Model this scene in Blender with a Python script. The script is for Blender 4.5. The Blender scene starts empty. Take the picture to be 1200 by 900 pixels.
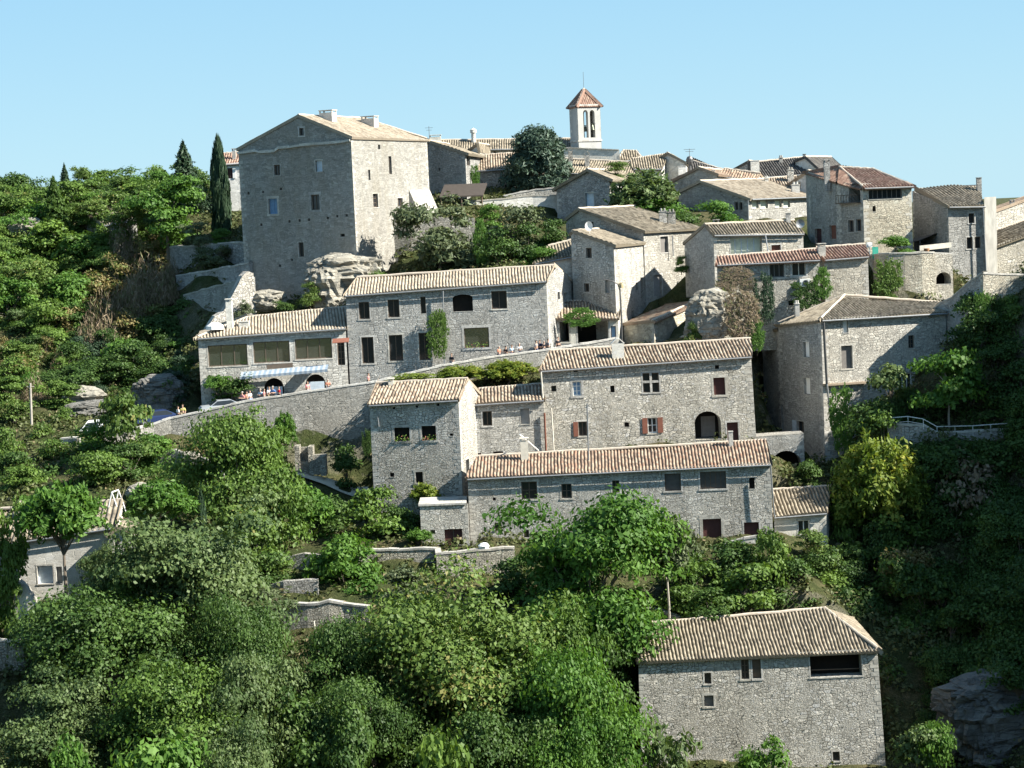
import bpy, math, random
import numpy as np
from mathutils import Vector, Matrix, noise as mnoise

random.seed(7); RNG = np.random.default_rng(7)
scene = bpy.context.scene
COL = scene.collection

# ------------------------------------------------------------------ camera
CAM = Vector((0.0, 0.0, 40.0)); FOC = 2400.0
PITCH = math.radians(-4.8); ROLL = math.radians(2.5)
FWD = Vector((0, math.cos(PITCH), math.sin(PITCH)))
R0 = Vector((1, 0, 0)); U0 = Vector((0, -math.sin(PITCH), math.cos(PITCH)))
RIGHT = R0 * math.cos(ROLL) - U0 * math.sin(ROLL)
UP = R0 * math.sin(ROLL) + U0 * math.cos(ROLL)

def ray(px, py):
    return FWD + RIGHT * ((px - 600) / FOC) + UP * ((450 - py) / FOC)
def U(px, py, Y):
    """the place seen at a spot of the survey photograph, Y metres away across the valley"""
    d = ray(px, py); return CAM + d * (Y / d.y)
def hit(px, py, p0, n):
    d = ray(px, py); return CAM + d * ((p0 - CAM).dot(n) / d.dot(n))
def ppm(Y): return FOC / Y

cam_data = bpy.data.cameras.new('camera'); cam = bpy.data.objects.new('camera', cam_data); COL.objects.link(cam)
M = Matrix.Identity(4)
for i in range(3):
    M[i][0] = RIGHT[i]; M[i][1] = UP[i]; M[i][2] = -FWD[i]; M[i][3] = CAM[i]
cam.matrix_world = M
cam_data.sensor_width = 36; cam_data.lens = FOC / 1200 * 36
cam_data.clip_start = 1; cam_data.clip_end = 9000
scene.camera = cam

# ------------------------------------------------------------------ light
SUN = Vector((0.75, -0.205, 0.632)).normalized()
w = bpy.data.worlds.new('World'); scene.world = w; w.use_nodes = True
nt = w.node_tree; nt.nodes.clear()
sky = nt.nodes.new('ShaderNodeTexSky'); sky.sky_type = 'NISHITA'; sky.sun_disc = False
sky.sun_elevation = math.asin(SUN.z); sky.sun_rotation = math.atan2(SUN.x, SUN.y)
sky.altitude = 200; sky.air_density = 1.0; sky.dust_density = 0.3; sky.ozone_density = 3.0
bg = nt.nodes.new('ShaderNodeBackground'); bg.inputs[1].default_value = 0.05
out = nt.nodes.new('ShaderNodeOutputWorld')
mx = nt.nodes.new('ShaderNodeMix'); mx.data_type = 'RGBA'; tcw = nt.nodes.new('ShaderNodeTexCoord'); spw = nt.nodes.new('ShaderNodeSeparateXYZ'); mrw = nt.nodes.new('ShaderNodeMapRange')
nt.links.new(tcw.outputs['Generated'], spw.inputs[0]); nt.links.new(spw.outputs[2], mrw.inputs[0])
for i_, v_ in ((1, .10), (2, .7), (3, .88), (4, .3)): mrw.inputs[i_].default_value = v_   # the clear cyan belt along the horizon thins out towards the zenith
nt.links.new(mrw.outputs[0], mx.inputs[0])
nt.links.new(sky.outputs[0], mx.inputs[6]); hz = nt.nodes.new('ShaderNodeMix'); hz.data_type = 'RGBA'; mr2 = nt.nodes.new('ShaderNodeMapRange'); nt.links.new(spw.outputs[2], mr2.inputs[0])
for i_, v_ in ((1, .0), (2, .16), (3, 0.0), (4, 1.0)): mr2.inputs[i_].default_value = v_
nt.links.new(mr2.outputs[0], hz.inputs[0]); hz.inputs[6].default_value = (3.2, 5.1, 6.05, 1); hz.inputs[7].default_value = (1.95, 4.0, 5.75, 1)   # paler air low down
nt.links.new(hz.outputs[2], mx.inputs[7])
nt.links.new(mx.outputs[2], bg.inputs[0]); nt.links.new(bg.outputs[0], out.inputs[0])
sl = bpy.data.lights.new('sun', 'SUN'); sl.energy = 4.3; sl.angle = math.radians(0.53); sl.color = (1.0, 0.945, 0.83)
so = bpy.data.objects.new('sun', sl); COL.objects.link(so); so.location = (60, -40, 120)
so.rotation_euler = SUN.to_track_quat('Z', 'Y').to_euler()
scene.view_settings.view_transform = 'Standard'; scene.view_settings.look = 'None'
scene.view_settings.exposure = 1.70; scene.view_settings.gamma = 1.0
scene.view_settings.use_curve_mapping = False
scene.render.engine = 'CYCLES'
scene.cycles.max_bounces = 5; scene.cycles.diffuse_bounces = 3; scene.cycles.glossy_bounces = 2
scene.cycles.transparent_max_bounces = 6; scene.cycles.transmission_bounces = 3
scene.cycles.use_denoising = True

# ------------------------------------------------------------------ materials
MATS = {}
class NT:
    def __init__(s, name):
        s.m = bpy.data.materials.new(name); s.m.use_nodes = True; s.t = s.m.node_tree; s.t.nodes.clear()
        s.out = s.t.nodes.new('ShaderNodeOutputMaterial'); MATS[name] = s.m
    def n(s, typ, **k):
        nd = s.t.nodes.new(typ)
        for a, v in k.items(): setattr(nd, a, v)
        return nd
    def l(s, a, b): s.t.links.new(a, b)
    def val(s, x):
        if isinstance(x, (int, float)):
            v = s.n('ShaderNodeValue'); v.outputs[0].default_value = x; return v.outputs[0]
        return x
    def math(s, op, a, b=None, c=None, clamp=False):
        nd = s.n('ShaderNodeMath', operation=op); nd.use_clamp = clamp
        for i, x in enumerate((a, b, c)):
            if x is None: continue
            if isinstance(x, (int, float)): nd.inputs[i].default_value = x
            else: s.l(x, nd.inputs[i])
        return nd.outputs[0]
    def mix(s, f, a, b, blend='MIX'):
        nd = s.n('ShaderNodeMix', data_type='RGBA', blend_type=blend)
        for idx, x in ((0, f), (6, a), (7, b)):
            if isinstance(x, (int, float)): nd.inputs[idx].default_value = x
            elif isinstance(x, tuple): nd.inputs[idx].default_value = x + (1,) if len(x) == 3 else x
            else: s.l(x, nd.inputs[idx])
        return nd.outputs[2]
    def noise(s, vec, scale, detail=4, rough=0.55, dim='3D'):
        nd = s.n('ShaderNodeTexNoise', noise_dimensions=dim); nd.inputs['Scale'].default_value = scale
        nd.inputs['Detail'].default_value = detail; nd.inputs['Roughness'].default_value = rough
        if vec is not None: s.l(vec, nd.inputs['Vector'])
        return nd.outputs['Fac'], nd.outputs['Color']
    def ramp(s, f, stops):
        nd = s.n('ShaderNodeValToRGB'); el = nd.color_ramp.elements
        while len(el) < len(stops): el.new(0.5)
        for e, (p, c) in zip(el, stops):
            e.position = p; e.color = tuple(c) + (1,) if len(c) == 3 else c
        s.l(f, nd.inputs[0]); return nd.outputs[0]
    def maprange(s, f, a, b, c=0.0, d=1.0):
        nd = s.n('ShaderNodeMapRange'); nd.inputs[1].default_value = a; nd.inputs[2].default_value = b
        nd.inputs[3].default_value = c; nd.inputs[4].default_value = d; s.l(f, nd.inputs[0]); return nd.outputs[0]
    def bsdf(s, col, rough=0.9, bump=None, bdist=0.05, bstr=1.0, spec=0.2, metal=0.0):
        p = s.n('ShaderNodeBsdfPrincipled')
        if isinstance(col, tuple): p.inputs['Base Color'].default_value = col + (1,)
        else: s.l(col, p.inputs['Base Color'])
        if isinstance(rough, (int, float)): p.inputs['Roughness'].default_value = rough
        else: s.l(rough, p.inputs['Roughness'])
        p.inputs['Specular IOR Level'].default_value = spec; p.inputs['Metallic'].default_value = metal
        if bump is not None:
            b = s.n('ShaderNodeBump'); b.inputs['Strength'].default_value = bstr; b.inputs['Distance'].default_value = bdist
            s.l(bump, b.inputs['Height']); s.l(b.outputs[0], p.inputs['Normal'])
        s.l(p.outputs[0], s.out.inputs[0]); return p

def plain(name, col, rough=0.8, spec=0.3, metal=0.0, var=0.15, scale=3.0):
    if name in MATS: return MATS[name]
    t = NT(name); tc = t.n('ShaderNodeTexCoord')
    f, _ = t.noise(tc.outputs['Object'], scale, 5)
    c = t.mix(t.maprange(f, 0.3, 0.7), tuple(x * (1 - var) for x in col), tuple(min(1, x * (1 + var)) for x in col))
    t.bsdf(c, rough, f, 0.01, 0.3, spec, metal); return t.m

def stone_mat(name, c1, c2, mortar, su=2.2, sv=4.0, jw=0.10, bump=0.05, stain=0.35, rnd=0.66, scol=(0.13, 0.125, 0.105), patch=0.35):
    t = NT(name); tc = t.n('ShaderNodeTexCoord')
    uv = tc.outputs['UV']
    _, nc = t.noise(uv, 2.2, 4, dim='2D')
    dv = t.n('ShaderNodeVectorMath', operation='MULTIPLY_ADD'); t.l(nc, dv.inputs[0]); dv.inputs[1].default_value = (0.20, 0.12, 0); t.l(uv, dv.inputs[2])
    _, nlow = t.noise(uv, 0.45, 2, dim='2D')
    dv2 = t.n('ShaderNodeVectorMath', operation='MULTIPLY_ADD'); t.l(nlow, dv2.inputs[0]); dv2.inputs[1].default_value = (1.3, 0.7, 0); t.l(dv.outputs[0], dv2.inputs[2])
    mp = t.n('ShaderNodeMapping'); mp.inputs['Scale'].default_value = (su, sv, 1); t.l(dv2.outputs[0], mp.inputs[0])
    def cells(scale):
        a = t.n('ShaderNodeTexVoronoi', voronoi_dimensions='2D', feature='F1'); b = t.n('ShaderNodeTexVoronoi', voronoi_dimensions='2D', feature='DISTANCE_TO_EDGE')
        for v in (a, b):
            v.inputs['Randomness'].default_value = rnd; v.inputs['Scale'].default_value = scale; t.l(mp.outputs[0], v.inputs['Vector'])
        return a.outputs['Color'], t.math('DIVIDE', b.outputs['Distance'], 1.0)
    cA, dA = cells(0.82); cB, dB = cells(1.55)
    mk, _ = t.noise(uv, 0.7, 4, 0.6, dim='2D'); mk = t.maprange(mk, 0.47, 0.53)      # big stones here, small packing there
    cc = t.mix(mk, cA, cB); vd = t.math('ADD', t.math('MULTIPLY', dA, t.math('SUBTRACT', 1.0, mk)), t.math('MULTIPLY', t.math('MULTIPLY', dB, 1.0), mk))
    sp = t.n('ShaderNodeSeparateColor'); t.l(cc, sp.inputs[0])
    c = t.mix(sp.outputs[0], tuple(min(.8, x * 1.08) for x in c1), tuple(x * .82 for x in c2))
    c = t.mix(t.maprange(sp.outputs[1], 0.75, 1.0, 0.0, 0.6), c, tuple(min(0.7, x * 1.35) for x in c1))
    fine, _ = t.noise(uv, 9, 4, dim='2D')
    c = t.mix(t.maprange(fine, 0.45, 0.7, 0.0, 0.4), c, (0.6, 0.59, 0.57), 'MULTIPLY')
    ew = t.maprange(vd, 0.0, jw * .85)
    big, _ = t.noise(uv, 0.16, 5, 0.6, dim='2D')
    # joints are open in some places and flush-pointed in others
    mid, _ = t.noise(uv, 1.1, 3, 0.6, dim='2D'); jmix = t.math('MULTIPLY', t.math('SUBTRACT', 1.0, ew), t.math('MULTIPLY', t.maprange(big, 0.35, 0.6, 1.0, 0.5), t.maprange(mid, 0.35, 0.65, 0.1, 0.85)))
    c = t.mix(jmix, c, mortar)
    st = t.n('ShaderNodeMapping'); st.inputs['Scale'].default_value = (0.55, 0.12, 1); t.l(uv, st.inputs[0])
    sf, _ = t.noise(st.outputs[0], 1.0, 6, 0.65, dim='2D')
    c = t.mix(t.maprange(sf, 0.45, 0.75, 0.0, stain), c, scol)
    if patch > 0:   # remains of old render
        pf, _ = t.noise(uv, 0.35, 5, 0.6, dim='2D')
        pm = t.maprange(pf, 0.55 , 0.60, 0.0, patch)
        c = t.mix(pm, c, tuple(x * .92 for x in c1)); ew = t.math('MAXIMUM', ew, pm)
    if True:   # every house was built from its own bed of stone
        oi = t.n('ShaderNodeObjectInfo'); hv = t.n('ShaderNodeHueSaturation'); t.l(c, hv.inputs['Color'])
        t.l(t.maprange(oi.outputs['Random'], 0, 1, 0.84, 1.12), hv.inputs['Value']); rr_ = t.math('FRACT', t.math('MULTIPLY', oi.outputs['Random'], 7.31)); t.l(t.maprange(rr_, 0, 1, 0.45, 1.1), hv.inputs['Saturation']); c = hv.outputs[0]
        lo, _ = t.noise(uv, 0.09, 3, 0.5, dim='2D'); c = t.mix(t.maprange(lo, 0.4, 0.65, 0.0, 0.55), c, (0.78, 0.75, 0.70), 'MULTIPLY')
    h = t.math('ADD', t.math('MULTIPLY', ew, 1.0), t.math('MULTIPLY', sp.outputs[2], 0.55))
    h = t.math('ADD', h, t.math('MULTIPLY', fine, 0.35))
    t.bsdf(c, 0.92, h, bump * 1.12, 1.0, 0.15); return t.m

STONE = stone_mat('rubble_stone', (0.60, 0.58, 0.52), (0.46, 0.445, 0.40), (0.32, 0.305, 0.27), 3.0, 5.2, 0.12, 0.08, 0.42)
STONE_COARSE = stone_mat('coarse_rubble', (0.62, 0.59, 0.52), (0.45, 0.43, 0.375), (0.29, 0.275, 0.24), 3.2, 5.2, 0.13, 0.10, 0.40)
STONE_COURSED = stone_mat('coursed_stone', (0.54, 0.53, 0.49), (0.43, 0.425, 0.395), (0.33, 0.325, 0.30), 2.5, 5.6, 0.12, 0.07, 0.25, 0.45)
STONE_KEEP = stone_mat('keep_stone', (0.41, 0.40, 0.37), (0.345, 0.335, 0.31), (0.28, 0.27, 0.245), 2.2, 4.8, 0.07, 0.025, 0.5, 0.4, (0.27, 0.235, 0.165))
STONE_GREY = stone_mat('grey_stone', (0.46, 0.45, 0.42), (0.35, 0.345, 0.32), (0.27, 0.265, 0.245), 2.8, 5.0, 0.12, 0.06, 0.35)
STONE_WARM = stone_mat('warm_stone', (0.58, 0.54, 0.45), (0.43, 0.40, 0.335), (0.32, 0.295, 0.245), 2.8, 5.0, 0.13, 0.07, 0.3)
STONE_PALE = stone_mat('pale_render', (0.72, 0.70, 0.64), (0.65, 0.63, 0.57), (0.58, 0.56, 0.50), 1.8, 3.8, 0.06, 0.015, 0.22, 0.7, (0.36, 0.34, 0.29))
STONE_WALL = stone_mat('dry_stone', (0.55, 0.52, 0.44), (0.37, 0.35, 0.30), (0.16, 0.15, 0.125), 3.2, 5.4, 0.17, 0.10, 0.3)
STONE_SURR = stone_mat('dressed_stone', (0.52, 0.50, 0.455), (0.44, 0.425, 0.385), (0.36, 0.345, 0.31), 1.2, 2.0, 0.04, 0.02, 0.35)
STONE_QUOIN = stone_mat('corner_stone', (0.55, 0.53, 0.475), (0.42, 0.40, 0.36), (0.36, 0.345, 0.31), .9, 1.6, 0.02, 0.02, 0.3)
PLASTER = plain('cream_plaster', (0.60, 0.56, 0.48)); WHITE = plain('white_paint', (0.78, 0.78, 0.76), var=0.05)

def tile_mat(name, stops, lichen=0.35, lcol=(0.20, 0.175, 0.14)):
    stops = [(p, tuple(x * .74 for x in c)) for p, c in stops]
    t = NT(name); tc = t.n('ShaderNodeTexCoord')
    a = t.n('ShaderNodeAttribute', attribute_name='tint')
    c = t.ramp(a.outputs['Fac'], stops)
    f, _ = t.noise(tc.outputs['Object'], 0.5, 6, 0.65)
    c = t.mix(t.maprange(f, 0.48, 0.72, 0.0, lichen), c, lcol)
    f2, _ = t.noise(tc.outputs['Object'], 6.0, 4)
    c = t.mix(t.maprange(f2, 0.45, 0.7, 0.0, 0.45), c, (0.6, 0.58, 0.55), 'MULTIPLY')
    t.bsdf(c, 0.9, f2, 0.02, 0.6, 0.15); return t.m
TILE = tile_mat('canal_tiles', [(0.0, (0.173, 0.138, 0.105)), (0.25, (0.308, 0.232, 0.174)), (0.5, (0.409, 0.330, 0.249)), (0.75, (0.457, 0.383, 0.292)), (1.0, (0.517, 0.454, 0.361))])
TILE_MIX = tile_mat('patchy_tiles', [(0.0, (0.172, 0.130, 0.102)), (0.25, (0.319, 0.222, 0.165)), (0.5, (0.398, 0.313, 0.234)), (0.8, (0.465, 0.384, 0.293)), (0.9, (0.366, 0.239, 0.172)), (1.0, (0.340, 0.197, 0.139))], 0.3)
TILE_RED = tile_mat('red_tiles', [(0.0, (0.211, 0.132, 0.103)), (0.4, (0.323, 0.203, 0.156)), (0.7, (0.380, 0.246, 0.193)), (1.0, (0.463, 0.353, 0.273))], 0.3)
TILE_OLD = tile_mat('lichen_tiles', [(0.0, (0.166, 0.143, 0.110)), (0.4, (0.290, 0.248, 0.185)), (0.7, (0.368, 0.314, 0.239)), (1.0, (0.449, 0.390, 0.301))], 0.55)
TILE_PALE = tile_mat('bleached_tiles', [(0.0, (0.298, 0.247, 0.190)), (0.4, (0.441, 0.373, 0.289)), (0.7, (0.504, 0.429, 0.332)), (1.0, (0.554, 0.490, 0.394))], 0.2)
TILE_DARK = tile_mat('dark_tiles', [(0.0, (0.079, 0.075, 0.072)), (0.5, (0.127, 0.120, 0.114)), (1.0, (0.186, 0.176, 0.166))], 0.3)
DECK = plain('eave_wood', (0.13, 0.10, 0.075)); ZINC = plain('zinc_gutter', (0.30, 0.31, 0.32), 0.5, 0.5, 0.6)
MORTAR = plain('ridge_mortar', (0.46, 0.40, 0.33))
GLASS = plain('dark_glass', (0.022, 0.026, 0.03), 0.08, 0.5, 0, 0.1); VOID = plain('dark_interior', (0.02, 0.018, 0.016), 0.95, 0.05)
def refl_glass():
    t = NT('mirror_glass'); t.bsdf((0.05, 0.055, 0.05), 0.04, None, spec=1.0); t.m.node_tree.nodes['Principled BSDF'].inputs['IOR'].default_value = 2.6; return t.m
MGLASS = refl_glass()
BROWN = plain('brown_shutter', (0.075, 0.03, 0.028)); RUST = plain('rust_shutter', (0.19, 0.075, 0.05)); BLUE = plain('blue_paint', (0.16, 0.27, 0.42))
WOOD = plain('old_wood', (0.13, 0.095, 0.07)); GREYW = plain('grey_wood', (0.16, 0.15, 0.14)); PALEBLUE = plain('pale_blue_paint', (0.52, 0.60, 0.68))
CREAMSH = plain('cream_shutter', (0.55, 0.60, 0.50)); DKFRAME = plain('dark_frame', (0.11, 0.085, 0.065)); METAL = plain('grey_metal', (0.11, 0.11, 0.11), 0.5, 0.5, 0.5)
GREYSH = plain('grey_shutter', (0.30, 0.29, 0.28)); SCREEN = plain('grey_blind', (0.09, 0.085, 0.08))

# ------------------------------------------------------------------ mesh builder
class MB:
    def __init__(s): s.v = []; s.f = []; s.uv = []; s.mi = []; s.ti = []
    def face(s, pts, uvs=None, mi=0, tint=0.5):
        b = len(s.v); s.v += [tuple(p) for p in pts]; s.f.append(tuple(range(b, b + len(pts))))
        s.uv += uvs if uvs else [(p[0], p[2]) for p in pts]; s.mi.append(mi); s.ti.append(tint)
    def quadbox(s, o, ex, ey, ez, mi=0, tint=0.5):
        """box from corner o with edge vectors; uvs in metres"""
        o = Vector(o); c = [o, o + ex, o + ex + ey, o + ey]; t = [p + ez for p in c]
        lx, ly, lz = ex.length, ey.length, ez.length; j = random.random() * 40
        for a, b, l in ((0, 1, lx), (1, 2, ly), (2, 3, lx), (3, 0, ly)):
            s.face([c[a], c[b], t[b], t[a]], [(j, c[a].z), (j + l, c[b].z), (j + l, t[b].z), (j, t[a].z)], mi, tint); j += l
        s.face(t, [(j, 0), (j + lx, 0), (j + lx, ly), (j, ly)], mi, tint)
        s.face(c[::-1], [(j, 0), (j + lx, 0), (j + lx, ly), (j, ly)], mi, tint)
    def tube(s, pts, r, n=8, mi=0, cap=True):
        pts = [Vector(p) for p in pts]; rs = r if isinstance(r, (list, tuple)) else [r] * len(pts); rings = []
        for i, p in enumerate(pts):
            d = (pts[min(i + 1, len(pts) - 1)] - pts[max(i - 1, 0)]).normalized()
            a = d.orthogonal().normalized() if i == 0 else (rings_a - d * rings_a.dot(d)).normalized()
            rings_a = a; b = d.cross(a)
            rings.append([p + (a * math.cos(k * 2 * math.pi / n) + b * math.sin(k * 2 * math.pi / n)) * rs[i] for k in range(n)])
        for i in range(len(rings) - 1):
            for k in range(n):
                q = [rings[i][k], rings[i][(k + 1) % n], rings[i + 1][(k + 1) % n], rings[i + 1][k]]
                s.face(q, [(k / n, i), ((k + 1) / n, i), ((k + 1) / n, i + 1), (k / n, i + 1)], mi)
        if cap:
            s.face(rings[0][::-1], None, mi); s.face(rings[-1], None, mi)
    def build(s, name, mats, parent=None, origin=None, merge=False, smooth=False):
        origin = Vector(origin) if origin is not None else Vector((0, 0, 0))
        me = bpy.data.meshes.new(name)
        vv = [(x - origin.x, y - origin.y, z - origin.z) for x, y, z in s.v]
        me.from_pydata(vv, [], s.f)
        uvl = me.uv_layers.new(name='UVMap'); uvl.data.foreach_set('uv', np.array(s.uv, dtype=np.float32).ravel())
        me.polygons.foreach_set('material_index', np.array(s.mi, dtype=np.int32))
        at = me.attributes.new('tint', 'FLOAT', 'FACE'); at.data.foreach_set('value', np.array(s.ti, dtype=np.float32))
        if smooth: me.polygons.foreach_set('use_smooth', [True] * len(s.f))
        for m in (mats if isinstance(mats, (list, tuple)) else [mats]): me.materials.append(m)
        me.update()
        o = bpy.data.objects.new(name, me); COL.objects.link(o)
        if parent is not None:
            o.parent = parent; o.location = origin - world_loc(parent)
        else: o.location = origin
        return o
WL = {}
def world_loc(o):
    l = Vector(o.location)
    while o.parent is not None: o = o.parent; l = l + Vector(o.location)
    return l
def tag(o, label=None, cat=None, group=None, kind=None):
    if label: o['label'] = label
    if cat: o['category'] = cat
    if group: o['group'] = group
    if kind: o['kind'] = kind
    return o
def thing(name, label, cat, loc, group=None):
    o = bpy.data.objects.new(name, None); COL.objects.link(o); o.location = loc; o.empty_display_size = 0.5
    return tag(o, label, cat, group)

# ------------------------------------------------------------------ houses
FOOT = []      # (polygon xy, ground z) : where the ground is cut level for a building
CTRL = []      # ground points, some on an unseen spur shaped to cast shade
def hnoise(*a):
    return mnoise.noise(Vector(a))

class House:
    def __init__(s, name, label, cat, stone, tile, zb, origin, group=None):
        s.root = thing(name, label, cat, Vector(origin), group); s.o = Vector(origin)
        s.stone = stone; s.tile = tile; s.zb = zb; s.wm = MB(); s.rm = MB(); s.seed = random.random() * 100
        s.wins = []
    def wall(s, A, B, zb=None, apex=None, wins=(), fl=0.0, fr=0.0, mi=0, thick=False):
        """vertical wall between two eave corners seen from outside (A left, B right)"""
        zb = (s.zb if zb is None else zb); zlow = zb - 4.0
        e = Vector((B.x - A.x, B.y - A.y, 0)); L = e.length; e.normalize(); n = Vector((e.y, -e.x, 0))
        prof = [(0.0, A.z), (L, B.z)]
        if apex is not None:
            for ap in (apex if isinstance(apex, list) else [apex]):
                prof.append(((Vector((ap.x, ap.y, 0)) - Vector((A.x, A.y, 0))).dot(e), ap.z))
            prof.sort()
        def top(u):
            for (u0, z0), (u1, z1) in zip(prof, prof[1:]):
                if u <= u1 + 1e-6: return z0 + (z1 - z0) * (u - u0) / max(1e-6, u1 - u0)
            return prof[-1][1]
        zmax = max(p[1] for p in prof); H = zmax - zlow
        def P(u, z, d=0.0):
            k = (zmax - z) / H; ue = u * (L + (fl + fr) * k) / L - fl * k
            return Vector((A.x, A.y, 0)) + e * ue + Vector((0, 0, z)) - n * d
        rects = []
        for wn in wins:
            x0, y0, x1, y1, kind = wn[:5]; opt = wn[5] if len(wn) > 5 else {}
            xc, yc = (x0 + x1) / 2, (y0 + y1) / 2; A0 = Vector((A.x, A.y, 0))
            u0 = (hit(x0, yc, A, n) - A0).dot(e); u1 = (hit(x1, yc, A, n) - A0).dot(e)
            z1 = hit(xc, y0, A, n).z; z0 = hit(xc, y1, A, n).z
            u0 = max(0.12, u0); u1 = min(L - 0.12, u1); z0 = max(z0, zlow + 0.05); z1 = min(z1, zmax - 0.05)
            if u1 - u0 < 0.08 or z1 - z0 < 0.08: continue
            rects.append((u0, u1, z0, z1, kind, opt))
        us = {0.0, L}; zs = {zlow}
        for u, z in prof: us.add(u)
        for r in rects: us |= {r[0], r[1]}; zs |= {r[2], r[3]}
        zs.add(zmax); us = sorted(us); zs = sorted(zs)
        # extra columns keep long walls from being perfectly flat
        def inside(uc, zc): return any(r[0] < uc < r[1] and r[2] < zc < r[3] for r in rects)
        for i in range(len(us) - 1):
            ua, ub = us[i], us[i + 1]
            if ub - ua < 1e-5: continue
            for j in range(len(zs) - 1):
                za, zb_ = zs[j], zs[j + 1]
                if inside((ua + ub) / 2, (za + zb_) / 2): continue
                q = [(ua, min(za, top(ua))), (ub, min(za, top(ub))), (ub, min(zb_, top(ub))), (ua, min(zb_, top(ua)))]
                if abs(q[0][1] - q[3][1]) < 1e-5 and abs(q[1][1] - q[2][1]) < 1e-5: continue
                pp = []; uu = []
                for (u, z) in q:
                    if pp and (P(u, z) - pp[-1]).length < 1e-5: continue
                    pp.append(P(u, z)); uu.append((u + s.seed, z))
                if len(pp) > 2: s.wm.face(pp, uu, mi)
        if L > 2.5:   # dressed corner stones
            for side in (0, 1):
                z = zb - 1; k = random.randint(0, 1)
                while z < (A.z if side == 0 else B.z) - .45:
                    hq = random.uniform(.26, .38); lq = (random.uniform(.5, .72) if k % 2 else random.uniform(.24, .36)); k += 1
                    u0, u1 = (0.0, lq) if side == 0 else (L - lq, L)
                    if random.random() < .85 and not any(r[0] < u1 + .1 and r[1] > u0 - .1 and r[2] < z + hq and r[3] > z for r in rects):
                        jj = random.random() * 30; s.wm.face([P(u0, z, -.012), P(u1, z, -.012), P(u1, z + hq - .03, -.012), P(u0, z + hq - .03, -.012)], [(jj, 0), (jj + lq, 0), (jj + lq, hq), (jj, hq)], 99)
                    z += hq
        for r in rects: s.opening(P, r, e, n, mi)
    def opening(s, P, r, e, n, mi):
        u0, u1, z0, z1, kind, opt = r; dep = opt.get('dep', 0.28)
        arch = opt.get('arch', 0)
        W, Hh = u1 - u0, z1 - z0
        def rev(a, b):   # reveal faces
            s.wm.face([P(*a), P(*b), P(b[0], b[1], dep), P(a[0], a[1], dep)], [(a[0] + s.seed, a[1]), (b[0] + s.seed, b[1]), (b[0] + s.seed, b[1] + dep), (a[0] + s.seed, a[1] + dep)], mi)
        if not arch:
            for a, b in (((u0, z0), (u0, z1)), ((u0, z1), (u1, z1)), ((u1, z1), (u1, z0)), ((u1, z0), (u0, z0))): rev(a, b)
            outline = [(u0, z0), (u1, z0), (u1, z1), (u0, z1)]
        else:
            rise = min(W / 2, Hh * 0.9) if arch == 1 else arch * W
            zs = z1 - rise; N = 10; arc = []
            for k in range(N + 1):
                a = math.pi * k / N; arc.append((u0 + W / 2 - W / 2 * math.cos(a), zs + rise * math.sin(a)))
            outline = [(u0, z0), (u1, z0)] + arc[::-1]
            for a, b in zip(arc, arc[1:]):
                rev(a, b)
                pts = [P(*a), P(*b), P(b[0], z1), P(a[0], z1)]
                s.wm.face(pts, [(a[0] + s.seed, a[1]), (b[0] + s.seed, b[1]), (b[0] + s.seed, z1), (a[0] + s.seed, z1)], mi)
            rev((u0, z0), (u0, zs)); rev((u1, zs), (u1, z0)); rev((u1, z0), (u0, z0))
        isdoor = opt.get('door', False)
        pm = MB(); d = dep - 0.01
        pm.face([P(u, z, d) for u, z in outline], [(u, z) for u, z in outline])
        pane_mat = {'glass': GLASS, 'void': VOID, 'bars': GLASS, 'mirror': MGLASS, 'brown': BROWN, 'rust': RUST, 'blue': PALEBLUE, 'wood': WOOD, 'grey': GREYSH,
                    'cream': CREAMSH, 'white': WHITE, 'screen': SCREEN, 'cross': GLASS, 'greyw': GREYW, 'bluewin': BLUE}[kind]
        fm = MB()
        surr = opt.get('surr', 0.14 if (W > 0.55 and not arch) else 0.0)
        if surr > 0:   # dressed stones round the opening, 3 cm proud
            pr = -0.014
            def bar(a0, a1, b0, b1, mi_=0, d0=pr, d1=0.05):
                o = P(a0, b0, d1); ex = P(a1, b0, d1) - o; ez = P(a0, b1, d1) - o; ey = n * (d1 - d0)
                fm.quadbox(o, ex, ey, ez, mi_)
            bar(u0 - surr, u0 - 0.002, z0, z1); bar(u1 + 0.002, u1 + surr, z0, z1); bar(u0 - surr * 1.3, u1 + surr * 1.3, z1 + 0.002, z1 + surr * 1.3)
            if not isdoor: bar(u0 - surr * 1.2, u1 + surr * 1.2, z0 - surr, z0 - 0.002, 0, -0.045)
        def fbar(a0, a1, b0, b1, mi_=1, d0=None, d1=None):
            d0 = dep - 0.06 if d0 is None else d0; d1 = dep - 0.015 if d1 is None else d1
            o = P(a0, b0, d1); fm.quadbox(o, P(a1, b0, d1) - o, n * (d1 - d0), P(a0, b1, d1) - o, mi_)
        fw = min(0.09, W * 0.12)
        if kind in ('glass', 'bars', 'mirror', 'cross', 'bluewin', 'screen') and not arch:
            fbar(u0 + .002, u0 + fw, z0 + .002, z1 - .002); fbar(u1 - fw, u1 - .002, z0 + .002, z1 - .002); fbar(u0 + fw, u1 - fw, z0 + .002, z0 + fw); fbar(u0 + fw, u1 - fw, z1 - fw, z1 - .002)
        nb = opt.get('nb', 1 if kind in ('bars', 'bluewin', 'brown', 'cream') or (kind == 'glass' and W > .7 and not arch) else 0)
        for k in range(nb):
            uc = u0 + W * (k + 1) / (nb + 1); fbar(uc - 0.04, uc + 0.04, z0 + fw, z1 - fw)
        for k in range(opt.get('nh', 0)):
            zc = z0 + Hh * (k + 1) / (opt['nh'] + 1); fbar(u0 + fw, u1 - fw, zc - 0.03, zc + 0.03, 1, dep - 0.055)
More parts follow.
